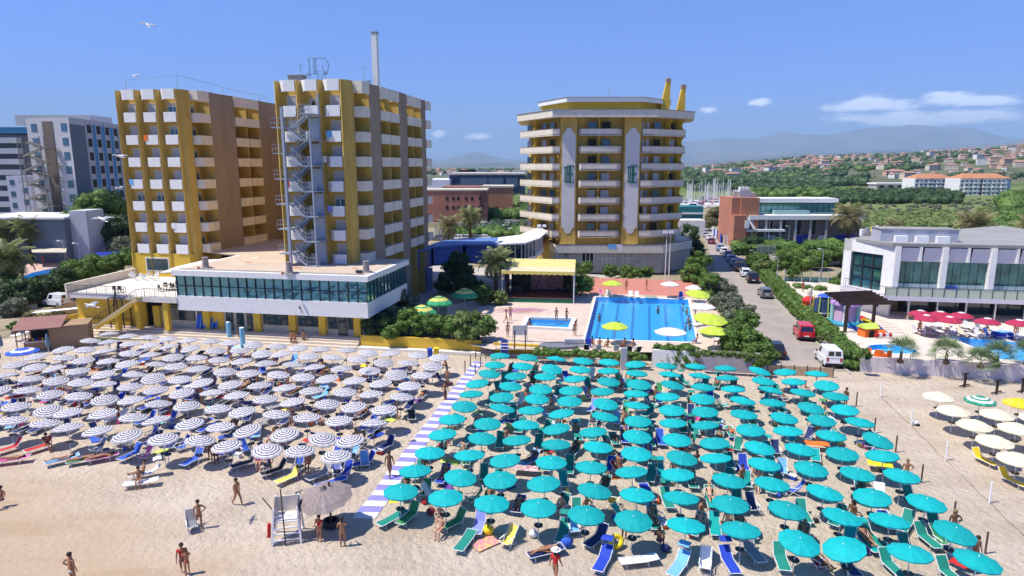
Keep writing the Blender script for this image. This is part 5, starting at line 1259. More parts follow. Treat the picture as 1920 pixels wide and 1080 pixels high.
for k in range(7):
 px=862+5*k;q=A(px,322,700);mb=MB();mb.tube((0,0,-.1),(0,0,14),.5,M['concrete']);mb.box(-3.5,3.5,-3,3,0,q.z+2,[M['concrete'],M['cream']][k%2]);o=mb.obj('silo_block');o.location=(q.x,700,0)
 tag(o,'narrow pale block in the cluster beyond the dark hall','building','pale blocks on the skyline')
# ---- left hotel with blue panels
bh=thing('blue_hotel','white hotel with blue panel strips and rusty zigzag fire stair','hotel building')
WB=mat('grey_white_wall',(.50,.50,.52),.8,var=.05,scale=.3);BP=mat('blue_panel',(.03,.21,.44),.6);SLT=mat('slate_wall',(.13,.16,.20),.85)
zt=30.8;a0,a1,a2_,a3_=A(48,225,155),A(128,222,152),A(158,222,158),A(250,224,190)
mb=MB();mb.prism([(a0.x,a0.y),(a1.x,a1.y),(a2_.x,a2_.y),(a3_.x,a3_.y),(a3_.x-14,a3_.y+12),(a0.x+4,a0.y+16)],.2,zt,WB);mb.prism([(a1.x+.05,a1.y-.02),(a2_.x,a2_.y-.05),(a2_.x-.1,a2_.y+.5),(a1.x+.1,a1.y+.6)],.2,zt-1.5,SLT);mb.box(a3_.x-26,a3_.x-6,180,190,zt,zt+2.6,WB);mb.obj('wall',bh)
ee=Vector((a1.x-a0.x,a1.y-a0.y));BM=Matrix.Translation((a0.x,a0.y,0))@Matrix.Rotation(math.atan2(ee.y,ee.x),4,'Z');Lw=ee.length
for k in range(8):
 z=zt-3.2*k-3.0
 for s in(.12,.82):
  mb=MB(BM);mb.box(Lw*s-.1,Lw*s+1.5,-.08,-.01,z,z+1.7,M['bglass']);mb.obj('window',bh)
mb=MB(BM);mb.box(Lw*.38,Lw*.62,-.12,-.02,.5,zt-.8,mat('rust_shadow_strip',(.16,.13,.11),.9));mb.obj('recess',bh)  # raised dark strip behind the stair, rust and shade put into its colour
ee=Vector((a3_.x-a2_.x,a3_.y-a2_.y));BM2=Matrix.Translation((a2_.x,a2_.y,0))@Matrix.Rotation(math.atan2(ee.y,ee.x),4,'Z');Lw2=ee.length
nb=6
for i in range(nb):
 x=Lw2*i/nb
 for k in range(8):
  z=zt-3.2*k-3.1
  mb=MB(BM2);mb.box(x+.35,x+Lw2/nb*.52,-.1,-.02,z,z+1.9,M['dark']);mb.obj('window',bh)
  mb=MB(BM2);mb.box(x+Lw2/nb*.58,x+Lw2/nb*.98,-.12,-.02,z-1.2,z+1.98,BP if(k+i)%3 else mat('mid_blue_panel',(.05,.22,.38),.6));mb.obj('panel',bh)
 mb=MB(BM2)
 for s in(0.0,.54):mb.box(x+Lw2/nb*s,x+Lw2/nb*s+.3,-.15,-.0,.2,zt,WB)
 mb.obj('fin',bh)
ms=mat('rusty_steel',(.20,.18,.16),.8);mb=MB(BM)
for k in range(7):
 z=3+3.2*k
 mb.bar((Lw*.2,-3.6,z),(Lw*.62,-3.6,z+1.6),.4,.5,ms);mb.bar((Lw*.62,-2.2,z+1.6),(Lw*.2,-2.2,z+3.2),.4,.5,ms)
 mb.bar((Lw*.2,-3.7,z+1),(Lw*.62,-3.7,z+2.6),.06,.08,ms);mb.bar((Lw*.62,-2.1,z+2.6),(Lw*.2,-2.1,z+4.2),.06,.08,ms)
 mb.bar((Lw*.62,-3.6,z+1.6),(Lw*.2,-3.6,z+3.2),.1,.1,ms);mb.box(Lw*.6,Lw*.72,-3.8,-.1,z+1.5,z+1.62,ms);mb.box(Lw*.08,Lw*.22,-3.8,-.1,z-.1,z+.02,ms)
for x in(.1,.2,.62,.72):mb.box(Lw*x-.08,Lw*x+.08,-3.8,-3.65,0,26.5,ms)
mb.obj('fire_stair',bh)
# banded building at far left
bd=thing('banded_building','white banded apartment block with blue roof at the left edge','building')
q0,q1=A(-120,300,185),A(40,300,185);
mb=MB();mb.box(q0.x,q1.x,187,205,0,A(0,252,185).z,mat('window_band',(.15,.16,.18),.5));mb.box(q0.x,q1.x+2,186,205,A(0,250,185).z,A(0,238,185).z,mat('blue_roof_edge',(.03,.17,.32),.6));mb.obj('wall',bd)
for k in range(10):
 z=A(0,262+20*k,185).z;mb=MB();mb.box(q0.x,q1.x-.5+.02*k,185+.01*k,187,z-.9,z+.6,WB);mb.obj('balcony',bd)
for i,(p0,p1,y0,Y)in enumerate([(40,62,345,172),(18,40,330,174)]):
 q0,q1=A(p0,380,Y),A(p1,380,Y);z1=A(0,y0,Y).z;t=thing('small_block',['white low block between banded building and blue hotel','white block tucked against the banded building'][i],'building')
 mb=MB();mb.box(q0.x,q1.x,Y,Y+8,0,z1,mat('lilac_white',(.55,.55,.62),.8));mb.obj('wall',t)
 for k in range(4):
  mb=MB();mb.box(q0.x+.8,q0.x+2,Y-.06,Y-.01,z1-3*k-2.4,z1-3*k-1,M['bglass']);mb.obj('window',t)
# low dark wing with white roof, canopy and pool deck of that hotel
lw_=thing('low_wing','dark slate wing with flat white roof behind the palms','building')
q0,q1=A(-60,440,135),A(122,440,135);z1=A(0,411,135).z
mb=MB();mb.box(q0.x,q1.x,135,150,0,z1,SLT);mb.prism([(q0.x,134.5),(q1.x+.5,134.5),(q1.x-6,151),(q0.x,151)],z1,z1+.4,M['white']);mb.box(q1.x,q1.x+3.5,137,143,0,z1+1.6,WB);mb.obj('wall',lw_)
mb=MB();mb.prism([(A(58,460,128).x,128),(A(122,460,128).x,128),(A(122,460,134).x,134.4),(A(55,460,134).x,134.4)],3.1,3.25,M['creamdk']);mb.obj('canopy',lw_)
plate('left_pool_deck',[G(30,530,.2),G(110,512,.2),G(232,498,.2),G(222,480,.2),G(60,478,.2)],.2,mat('pink_paving',(.52,.36,.29),.9,var=.07,scale=.5))
LP=[G(60,512,.3),G(128,497,.3),G(190,490,.3),G(170,505,.3),G(40,530,.3),G(10,532,.3)]
mb=MB();mb.sheet([(p[0],p[1],.32)for p in LP],mat('bright_pool_tiles',(.015,.22,.62),.3));tt=thing('swimming_pool','bright blue pool at far left behind dark bushes','pool');mb.obj('basin',tt)
mb=MB();mb.sheet([(p[0],p[1],.40)for p in LP],MWATER);mb.obj('water',tt)
for i,(px,py)in enumerate([(137,478),(160,479)]):
 t=thing('square_parasol',['cream square parasol, left of the pair by the far pool','cream square parasol, right of the pair by the far pool'][i],'parasol',tuple(G(px,py,.2)),.3,'cream parasols by the far left pool')
 mb=MB();mb.add([(-1.9,-1.5,2.4),(1.9,-1.5,2.4),(1.9,1.5,2.5),(-1.9,1.5,2.5),(0,0,3.1)],[(0,1,4),(1,2,4),(2,3,4),(3,0,4)],FAB['cream']);mb.obj('canopy',t);mb=MB();mb.tube((0,0,0),(0,0,3),.05,M['alu']);mb.obj('pole',t)
mb=MB();c=G(225,482,.2);mb.lathe([(1.7,2.4),(.9,2.8),(0,3.1)],FAB['cream'],10);mb.tube((0,0,0),(0,0,3),.05,M['alu']);o=mb.obj('round_parasol');o.location=c;tag(o,'pale round parasol beside the blue water slide','parasol')
sl=thing('water_slide','blue water slide block with white flank near the far pool','slide',tuple(G(208,490,.2)),.2)
mb=MB();mb.xprism([(-.5,0),(.6,0),(.6,1.8),(.3,2.0),(-.5,.4)],-2.8,1.6,FAB['royal']);mb.obj('slide',sl);mb=MB();mb.xprism([(-.6,0),(-.2,1.7),(.5,0)],1.62,2.0,M['wplastic']);mb.obj('side',sl)
for i in range(2):
 q=G(70+50*i,470,.2);mb=MB();mb.tube((0,0,0),(0,0,4.6),.06,M['greymet']);mb.tube((0,0,4.6),(-.9,0,4.7),.05,M['greymet']);mb.lathe([(.3,4.62),(.25,4.8),(0,4.85)],M['wplastic'],8,c=(-.9,0,0));o=mb.obj('lamp_post');o.location=G([152,123][i],[500,494][i],.2);tag(o,['lamp post on the pink deck right of the dark canopy','lamp post at the edge of the far blue pool'][i],'lamp post')
# ---- villa with brick tower on the right, fences
vl=thing('brick_villa','brick and glass beach villa with white terrace slab and tanks','building')
Y=165
def X(px,Yq=Y):return A(px,430,Yq).x
def Zy(py,Yq=Y):return A(960,py,Yq).z
mb=MB();mb.box(X(1372),X(1422),Y+1,Y+11,0,Zy(371),BR);mb.box(X(1388),X(1422),Y+.5,Y+.95,0,Zy(371),mat('orange_brick',0));mb.box(X(1372),X(1395),Y-1.5,Y+1,0,Zy(403),BR);mb.obj('brick_tower',vl)
mb=MB();mb.box(X(1422),X(1618),Y+5,Y+14,0,Zy(404),M['dark']);mb.box(X(1426),X(1580),Y+6,Y+12,Zy(404),Zy(383),M['dglass']);mb.obj('core',vl)
mb=MB();mb.box(X(1422),X(1586),Y+5,Y+13,Zy(382),Zy(374),M['white']);mb.obj('roof',vl)
mb=MB();mb.box(X(1404),X(1622),Y,Y+13,Zy(412),Zy(404),M['white']);mb.box(X(1460),X(1525),Y+3,Y+5,Zy(404),Zy(396),mat('greenhouse_glass',(.25,.4,.4),.2));mb.obj('terrace_slab',vl)
for k in range(14):
 mb=MB();a=X(1428)+(X(1582)-X(1428))*k/14;b=X(1428)+(X(1582)-X(1428))*(k+1)/14-.12;mb.box(a,b,Y+5.6,Y+5.7,Zy(403),Zy(384),MGL);mb.obj('pane',vl)
for px in(1411,1437,1465,1493,1521,1551):mb=MB();mb.box(X(px)-.25,X(px)+.25,Y+.3,Y+.8,0,Zy(412),M['shutter']);mb.obj('column',vl)
mb=MB();mb.box(X(1408),X(1622),Y+2.2,Y+2.5,0,Zy(412),mat('mauve_wall',(.20,.17,.18),.85));mb.box(X(1392),X(1470),Y-.8,Y+2,Zy(434),Zy(430),M['white']);mb.obj('wall',vl)
for px in(1419,1446,1471,1500,1528):mb=MB();mb.box(X(px),X(px+8),Y+2.1,Y+2.18,Zy(440),Zy(415),M['dark']);mb.obj('window',vl)
mb=MB();mb.bar((X(1395),Y,Zy(404)),(X(1412),Y-1,Zy(428)),1.2,.5,M['white']);mb.box(X(1392),X(1400),Y-1.7,Y-.7,Zy(427),Zy(412),M['wplastic']);mb.obj('outside_stair',vl)
mb=MB();mb.box(X(1390),X(1412),Y+3,Y+8,Zy(371),Zy(358),mat('metal_unit',(.45,.45,.48),.5,metal=.3));mb.box(X(1412),X(1422),Y+3,Y+8,Zy(371),Zy(362),M['concrete'])
for k in range(3):mb.tube((X(1382),Y+4,Zy(369-4*k)),(X(1392),Y+4,Zy(369-4*k)),.35,M['chrome'])
for k in range(3):mb.box(X(1392+6*k),X(1396+6*k),Y+3,Y+5,Zy(357),Zy(351),M['alu'])
mb.obj('rooftop_units',vl)
fe=thing('site_fence','tall hoarding of bright blue and white panels before the villa','fence')
segs=[(1355,1388,'w'),(1388,1420,'w'),(1420,1455,'w'),(1472,1520,'b'),(1520,1548,'w'),(1548,1602,'b')]
for p0,p1,c_ in segs:
 a=G(p0,459,0);b=G(p1,460,0);n=max(1,int((b-a).length/1.6))
 for i in range(n):
  p=a.lerp(b,i/n);q=a.lerp(b,(i+1)/n);mb=MB();mb.box(p.x+.04,q.x-.04,p.y,p.y+.08,.05,2.5,FAB['royal']if c_=='b' else M['cream']if False else M['wplastic']);mb.obj('panel',fe)
  if c_=='w':mb=MB();mb.box(p.x+.5,p.x+.75,p.y-.04,p.y-.01,.1,2.45,M['shutter']);mb.obj('slat',fe)
a=G(1335,440,0);b=G(1352,456,0)
for i in range(6):p=a.lerp(b,i/6);q=a.lerp(b,(i+1)/6-.01);mb=MB();mb.prism([(p.x,p.y),(q.x,q.y),(q.x+.1,q.y),(p.x+.1,p.y)],.05,2.3,FAB['royal']if i%2 else M['wplastic']);mb.obj('panel',fe)
# teal shed + white wall near marina, masts
t=thing('teal_shed','teal and white banded shed beside the marina masts','building');a,b=A(1270,400,215),A(1320,400,215)
mb=MB();mb.box(a.x,b.x,216,226,0,Zy(388,215),mat('teal_cladding',(.02,.16,.17),.6));mb.obj('wall',t);mb=MB();mb.box(a.x-.2,b.x+.4,215.6,215.98,Zy(402,215),Zy(399,215),M['white']);mb.obj('band',t)
a,b=A(1270,425,190),A(1322,425,190);mb=MB();mb.box(a.x,b.x,190,196,0,Zy(413,190),M['white']);tag(mb.obj('white_garage'),'plain white wall building below the teal shed','building')
hull=mat('boat_hull',(.70,.68,.66),.4);hull2=mat('boat_cover',(.40,.12,.10),.6)
def boat_mesh(h,c):
 mb=MB();mb.prism([(-4,-1.2),(2,-1.3),(4.6,0),(2,1.3),(-4,1.2)],.8,2.2,hull);mb.box(-2,1.5,-.8,.8,2.2,2.9,c)
 mb.tube((.5,0,2.2),(.5,0,h),.12,M['wplastic'],r1=.08,n=5);mb.tube((.5,0,4),(-3.4,0,3.8),.14,c,n=5);mb.tube((.5,0,h*.95),(4.4,0,2.2),.03,M['alu'],n=3);mb.tube((.5,0,h*.95),(-4,0,2.2),.03,M['alu'],n=3)
 mb.box(.4,.6,-1,1,h*.6,h*.6+.06,M['alu']);return mb.mesh('sailing_boat')
BMs=[boat_mesh(12,FAB['white']),boat_mesh(14,hull2),boat_mesh(10.5,FAB['navy'])]
for k in range(46):
 px=rg.uniform(1282,1372);py=rg.uniform(378,392);g=G(px,py,0)
 o=link('sailing_boat',BMs[k%3],loc=(g.x,g.y,-.5),rot=(0,0,rg.uniform(0,6.28)));tag(o,['laid-up sailing boat with white boom cover in the marina','laid-up sailing boat with red cover in the marina','laid-up sailing boat with navy cover in the marina'][k%3],'sailing boat','boats of the marina')
# white apartment blocks
for k,(p0,p1,pb,n)in enumerate([(1713,1786,362,4),(1797,1892,366,5)]):
 t=thing('apartment_block',['smaller white balconied block with orange roof across the meadow','larger white balconied block with orange roof, rightmost across meadow'][k],'apartment building',group='white apartment blocks beyond the meadow')
 g0,g1=G(p0,pb,0),G(p1,pb,0);Yb=g0.y;z1=A(0,334.5,Yb).z;wpx=g1.x-g0.x
 mb=MB();mb.box(g0.x,g1.x,Yb,Yb+16,0,z1,M['white']);mb.box(g0.x+wpx*.92,g1.x+.1,Yb-.15,Yb+16.2,0,z1-.5,mat('bluegrey_wall',(.40,.48,.56),.8));mb.obj('wall',t)
 mb=MB();mb.add([(g0.x+1,Yb-1,z1),(g1.x,Yb-1,z1),(g1.x,Yb+17,z1),(g0.x+1,Yb+17,z1),(g0.x+6,Yb+8,z1+3.4),(g1.x-6,Yb+8,z1+3.4)],[(0,1,5,4),(1,2,5),(2,3,4,5),(3,0,4)],mat('orange_tiles',(.42,.19,.10),.8,var=.1,scale=.2));mb.obj('roof',t)
 nf=4
 for f in range(nf):
  for i in range(n*2):
   x=g0.x+wpx*.9*(i+.5)/(n*2);z=z1-2.6-2.75*f
   if z<.3:continue
   mb=MB();mb.box(x-.9,x+.9,Yb-.1,Yb-.02,z,z+1.3,M['bglass']);mb.obj('window',t)
   if i%2:mb=MB();mb.box(x-2,x+2,Yb-1.6,Yb-.2,z-.9,z+.25,M['white']);mb.obj('balcony',t)
 mb=MB();mb.box(g0.x+wpx*.42,g0.x+wpx*.44,Yb-.4,Yb-.1,0,z1-.3,mat('dark_red_strip',(.12,.03,.03),.8));mb.obj('strip',t)
t=thing('long_low_building','long pale single-storey building left of the apartment blocks','building');g0,g1=G(1643,354,0),G(1712,354,0);Yb=g0.y
mb=MB();mb.box(g0.x,g1.x,Yb,Yb+14,0,4.0,M['shutter']);mb.box(g0.x-1,g1.x+1,Yb-1,Yb+15,4.0,5.2,M['white']);mb.obj('wall',t)
for i in range(4):mb=MB();x=g0.x+(g1.x-g0.x)*(i+.3)/4;mb.box(x,x+4.5,Yb-.1,Yb-.02,.8,3.2,M['dark']);mb.obj('window',t)
# tennis court screens
t=thing('court_screen','pale teal windbreak cloth round the tennis court','screen');a,b=G(1470,540,.1),G(1618,546,.1)
for i in range(9):p=a.lerp(b,i/9);q=a.lerp(b,(i+1)/9);mb=MB();mb.box(p.x+.05,q.x-.02,p.y,p.y+.06,.1,2.1,mat('teal_mesh_cloth',(.20,.38,.34),.9));mb.obj('cloth_panel',t);mb=MB();mb.tube((p.x,p.y,0),(p.x,p.y,3.4),.05,M['greymet']);mb.obj('post',t)
t=thing('court_fence','tall wire mesh fence with grey posts by the road hedge','fence');a,b=G(1418,492,.1),G(1452,494,.1)
for i in range(12):p=a.lerp(b,i/11);mb=MB();mb.tube((p.x,p.y,0),(p.x,p.y,3.9),.05,M['greymet']);mb.obj('post',t)
mb=MB()
for z in(.8,1.8,2.8,3.8):mb.tube((a.x,a.y,z),(b.x,b.y,z),.02,M['greymet'],n=3)
mb.obj('wires',t)
for i,(px,py,hh,lb)in enumerate([(1455,542,5.2,'pale green lamp pole above the hedge bend'),(1413,505,3.6,'lamp post behind the far hedge'),(1538,540,6.4,'thin tall pole beside the spreading tree'),(1425,455,7.0,'curved street lamp in front of the villa terrace'),(1440,462,7.0,'street lamp with double head before the villa'),(1478,462,5.0,'lamp post before the blue hoarding'),(1517,600,4.6,'slim lamp post in the playground')]):
 mb=MB();mb.tube((0,0,0),(0,0,hh),.07,M['greymet'],r1=.05);mb.tube((0,0,hh),(-.6,0,hh+.15),.04,M['greymet']);mb.box(-1.0,-.4,-.12,.12,hh+.1,hh+.2,M['wplastic']);o=mb.obj('lamp_post');o.location=G(px,py,.1);tag(o,lb,'lamp post')
# floodlight mast by the big pool, second by the corridor
for i,(px,py,hh,lb)in enumerate([(1248,527,8.2,'twin-pole floodlight mast behind the white pool parasol'),(1014,503,8.0,'floodlight mast beside the curved corridor end')]):
 t=thing('floodlight_mast',lb,'floodlight',tuple(G(px,py,1)))
 for dx in((-.12,.5)if i==0 else(0,)):mb=MB();mb.tube((dx,0,0),(dx,0,hh),.09,M['alu'],r1=.06);mb.obj('pole',t)
 for dx in(-.4,.6):mb=MB();mb.box(dx-.35,dx+.35,-.25,.1,hh-.2,hh+.25,M['wplastic']);mb.obj('lamp',t)
 mb=MB();mb.box(-.8,1.0,-.05,.05,hh-.3,hh-.2,M['dkmet']);mb.obj('crossbar',t)
# haze
hb=MB();hb.box(-28500,28500,-300,30000,-2,1900,None)if False else None
mb=MB();hz=bpy.data.materials.new('haze_air');hz.use_nodes=True;nt=hz.node_tree;nt.nodes.clear();o_=N(nt,'ShaderNodeOutputMaterial');pv_=N(nt,'ShaderNodeVolumePrincipled')
pv_.inputs['Color'].default_value=(.52,.76,1.0,1);pv_.inputs['Density'].default_value=6e-5;pv_.inputs['Anisotropy'].default_value=0.0;nt.links.new(pv_.outputs[0],o_.inputs['Volume'])
mb.box(-29500,29500,-400,31500,-3,1900,hz);mb.obj('haze',kind='stuff')
# ================================================================ beach
def canopy_mesh(r_,h_,rings,n=12,sag=.05,name='canopy',scal=.06,val=.08,thick=True):
 """ribbed parasol cover; rings = [(radius fraction, material)] outward"""
 vs=[(0,0,h_)];fs=[];mi=[];mats=[]
 k=n*2;prev=None;fr0=0
 def ring(f):
  o=len(vs)
  for i in range(k):
   a=2*math.pi*i/k;mid=i%2
   rr=r_*f*(1-(scal*f if mid else 0));z=h_*(1-f**1.55)-(sag*f if mid else 0)
   vs.append((rr*math.cos(a),rr*math.sin(a),z))
  return o
 for f,m in rings:
  if m not in mats:mats.append(m)
  o=ring(f)
  for i in range(k):
   j=(i+1)%k
   if prev is None:fs.append((0,o+i,o+j))
   else:fs.append((prev+i,o+i,o+j,prev+j))
   mi.append(mats.index(m))
  prev=o
# valance
 o=len(vs)
 for i in range(k):
  x,y,z=vs[prev+i];vs.append((x*.995,y*.995,z-val*(1.0 if i%2==0 else .75)))
 for i in range(k):j=(i+1)%k;fs.append((prev+i,o+i,o+j,prev+j));mi.append(mats.index(rings[-1][1]))
 me=bpy.data.meshes.new(name);me.from_pydata(vs,[],fs)
 for m in mats:me.materials.append(m)
 me.polygons.foreach_set('material_index',mi);me.update();return me
TEAL=mat('teal_canvas',(.0,.395,.40),.75,trans=.15,orand=.13,var=.09,scale=2.5);NAVY=mat('navy_stripe_canvas',(.045,.045,.10),.8,orand=.25,trans=.1);WCAN=mat('white_stripe_canvas',(.74,.72,.73),.8,orand=.07,trans=.2)
def ribs_mesh(r_,h_,n=10):
 mb=MB()
 for i in range(n):
  a=2*math.pi*i/n;mb.tube((0,0,h_*.93),(r_*.6*math.cos(a),r_*.6*math.sin(a),h_*.50),.012,M['alu'],n=3,caps=False);mb.tube((r_*.6*math.cos(a),r_*.6*math.sin(a),h_*.5),(r_*.97*math.cos(a),r_*.97*math.sin(a),-.03),.012,M['alu'],n=3,caps=False)
  mb.tube((0,0,h_-.75),(r_*.55*math.cos(a),r_*.55*math.sin(a),h_*.52),.01,M['alu'],n=3,caps=False)
 return mb.mesh('ribs')
def parasol(label,canopy,edge,h_,r_,group=None,table=True,name='beach_umbrella',tray=None,pole=None,tip=True):
 t=thing(name,label,'beach umbrella',(0,0,0),0,group)
 c=link('canopy',canopy,t,loc=(0,0,edge));link('ribs',ribs_mesh(r_,h_),c)
 mb=MB();mb.tube((0,0,-.1),(0,0,edge+h_),.028,pole or M['alu'],n=6);mb.obj('pole',t)
 if tip:mb=MB();mb.ball((0,0,edge+h_+.02),.035,M['wplastic'],6,4);mb.obj('tip',t)
 if table:mb=MB();mb.lathe([(.0,.78),(.24,.80),(.25,.86),(.22,.84),(0,.83)],tray or M['dkmet'],12);mb.obj('tray',t)
 return t
tcan=canopy_mesh(1.0,.25,[(.12,TEAL),(.35,TEAL),(.7,TEAL),(1.0,TEAL)],10,.02,scal=.045)
rg_=[];fr=0
for i in range(5):rg_+=[(.03+.194*i+.118,WCAN),(.03+.194*(i+1),NAVY)]
rg_=[(.05,NAVY)]+rg_[:-1]+[(.965,NAVY),(1.0,WCAN)]
scan=canopy_mesh(.99,.27,rg_,12,.03,scal=.06)
rg=random.Random(21)
# teal lattice
TE={}
c00,c01,c10,c11=Vector((-6.3,34.1)),Vector((21.6,27.6)),Vector((-1.1,61.0)),Vector((27.1,55.5))
proto_t=parasol('x',tcan,1.88,.25,1.0,'teal umbrellas of the right beach block')
def at_t(i,j):u=j/11;v=i/10;return(c00.lerp(c01,u)).lerp(c10.lerp(c11,u),v)
first=True
for i in range(11):
 for j in range(12):
  p=at_t(i,j)+Vector((rg.uniform(-.13,.13),rg.uniform(-.13,.13)));TE[i,j]=p
  lb='teal umbrella, %s from the striped walkway, %s row from the sea'%(ORD[j+1],ORD[i+1])if i<6 else 'teal umbrella, %s from the striped walkway, %s row from the back wall'%(ORD[j+1],ORD[11-i])
  if first:o=proto_t;o['label']=lb;first=False
  else:o=copytree(proto_t,lb)
  o.location=(p.x,p.y,rg.uniform(-.06,.05));o.rotation_euler=(rg.gauss(0,.075),rg.gauss(0,.075),rg.uniform(0,6.28))
SE_=[(-6.8,60.6),(-7.4,58.1),(-8.0,55.2),(-8.5,52.4),(-8.9,49.5),(-9.5,46.9),(-10.1,44.1),(-10.6,41.3),(-11.2,38.8)]
NS=[16,16,16,16,17,17,16,14,12]
proto_s=parasol('x',scan,1.88,.27,.99,'navy and white ringed umbrellas of the left beach block')
ST_={};first=True
for r_ in range(9):
 for k in range(NS[r_]):
  p=Vector(SE_[r_])+Vector((-2.485,.565))*k+Vector((rg.uniform(-.14,.14),rg.uniform(-.16,.16)));ST_[r_,k]=p
  lb='navy-ringed umbrella, %s from the walkway, %s row from the sea'%(ORD[k+1],ORD[9-r_])if r_>=4 else 'navy-ringed umbrella, %s from the walkway, %s row from the hotel steps'%(ORD[k+1],ORD[r_+1])
  if first:o=proto_s;o['label']=lb;first=False
  else:o=copytree(proto_s,lb)
  o.location=(p.x,p.y,rg.uniform(-.06,.05));o.rotation_euler=(rg.gauss(0,.075),rg.gauss(0,.075),rg.uniform(0,6.28))
# ---- seats
def rect_tube(mb,pts,r,m):
 for a,b in zip(pts,pts[1:]+pts[:1]):mb.tube(a,b,r,m,n=5)
def sheetq(mb,prof,w_,m,t=.015):
 """fabric following a profile in (y,z)"""
 vs=[]
 for y,z in prof:vs+=[(-w_/2,y,z),(w_/2,y,z)]
 n=len(prof);fs=[(2*i,2*i+1,2*i+3,2*i+2)for i in range(n-1)]
 o=len(vs);vs+=[(x,y,z-t)for x,y,z in vs];fs+=[(o+d,o+c,o+b,o+a)for a,b,c,d in fs]
 mb.add(vs,fs,m)
def lounger(back=.6,shade=True,name='sun_lounger',label='x',group=None):
 """feet towards -y, head towards +y; origin at the middle of the seat"""
 t=thing(name,label,'sun lounger',(0,0,0),0,group);z=.34;L1=1.25;by=.35;bl=.68
 hy,hz=by+bl*math.cos(back),z+bl*math.sin(back)
 mb=MB();sheetq(mb,[(-.92,z),(-.3,z-.03),(by,z-.01),(by+.05,z+.02),(hy,hz)],.54,FAB['teal']);mb.obj('fabric',t)
 mb=MB()
 for s in(-.30,.30):mb.tube((s,-.95,z),(s,by+.02,z),.022,M['alu'],n=5);mb.tube((s,by,z),(s,hy+.02,hz+.01),.022,M['alu'],n=5)
 mb.tube((-.3,-.95,z),(.3,-.95,z),.022,M['alu'],n=5);mb.tube((-.3,hy+.02,hz),(.3,hy+.02,hz),.022,M['alu'],n=5);mb.obj('frame',t)
 for y in(-.7,.45):
  mb=MB();mb.tube((-.3,y,z),(-.28,y+.06,0),.02,M['alu'],n=5);mb.tube((.3,y,z),(.28,y+.06,0),.02,M['alu'],n=5);mb.tube((-.28,y+.06,.02),(.28,y+.06,.02),.02,M['alu'],n=5);mb.obj('leg',t)
 if shade:
  mb=MB();sheetq(mb,[(hy-.38,hz+.42),(hy-.15,hz+.5),(hy+.12,hz+.46)],.58,FAB['teal']);mb.tube((-.3,hy,hz),(-.29,hy-.1,hz+.47),.014,M['alu'],n=4);mb.tube((.3,hy,hz),(.29,hy-.1,hz+.47),.014,M['alu'],n=4);mb.obj('sunshade',t)
 return t
def deckchair(label='x',group=None):
 t=thing('deck_chair',label,'deck chair',(0,0,0),0,group)
 mb=MB();sheetq(mb,[(-.42,.40),(-.2,.28),(.08,.27),(.3,.45),(.62,.98)],.5,FAB['navy']);mb.obj('fabric',t)
 mb=MB()
 for s in(-.28,.28):mb.tube((s,-.46,.42),(s,.5,.0),.02,M['alu'],n=5);mb.tube((s,-.3,0),(s,.66,1.0),.02,M['alu'],n=5);mb.box(s-.025,s+.025,-.35,.3,.52,.55,M['wplastic']);mb.tube((s,-.28,.53),(s,-.34,.3),.015,M['alu'],n=4)
 for y,z in((-.46,.42),(.5,.02),(-.3,.02),(.66,1.0)):mb.tube((-.28,y,z),(.28,y,z),.02,M['alu'],n=5)
 mb.obj('frame',t);return t
PR=dict(recl=lounger(.62,True),flat=lounger(.12,False),up=lounger(.95,False),deck=deckchair())
used=set();SEATN={}
def seat(kind,p,rz,label,fab,group=None,z=0,shadefab=None):
 pr=PR[kind]
 if kind in used:o=copytree(pr)
 else:o=pr;used.add(kind)
 o.location=(p[0],p[1],z);o.rotation_euler=(0,0,rz);o['label']=label
 if group:o['group']=group
 for ch in o.children:
  nm=ch.name.split('.')[0]
  if nm=='fabric':slot(ch,0,FAB[fab])
  elif nm=='sunshade':slot(ch,0,FAB[shadefab or fab])
 return o
KN={'recl':'lounger with sunshade','flat':'flat lounger','up':'upright lounger','deck':'deck chair'}
CN=dict(teal='teal',tealgreen='sea-green',green='green',navy='navy',blue='blue',royal='royal blue',sky='pale blue',lav='lavender',black='black',red='red',white='white',grey='grey',orange='orange',yellow='pale yellow',lime='lime',hotyellow='yellow',pink='pink')
nseat=0;SEATS=[]
for(i,j),p in TE.items():
 if i==0:continue
 n=rg.choice([1,1,2,1,2])
 offs=[(.95,-.1),(-.75,.35)]if n==2 else[rg.choice([(1.0,-.1),(.85,.3),(-.8,.1)])]
 for q,(dx,dy)in enumerate(offs):
  kind=rg.choice(['recl','up','up','deck','deck','flat']);fab=rg.choices(['tealgreen','teal','navy','royal','blue','lav','sky','white','green','red'],[30,22,12,8,6,3,3,3,3,2])[0]
  if kind in('up','recl')and rg.random()<.5:fab='tealgreen'
  rz=R(-12)+rg.gauss(0,.25)+(rg.choice([0,0,0,1.2,-1.4,3.0])if kind=='deck' else 0)
  P_=(p.x+dx+rg.uniform(-.12,.12),p.y+dy+rg.uniform(-.25,.25))
  side='right' if dx>0 else 'left'
  row='%s row from the sea'%ORD[i+1]if i<6 else '%s row from the wall'%ORD[11-i]
  lb='%s %s %s of the %s teal umbrella, %s'%(CN[fab],KN[kind],side,ORD[j+1],row)
  seat(kind,P_,rz,lb,fab,'seats under the teal umbrellas');SEATS.append((P_,rz,kind,lb,'t'))
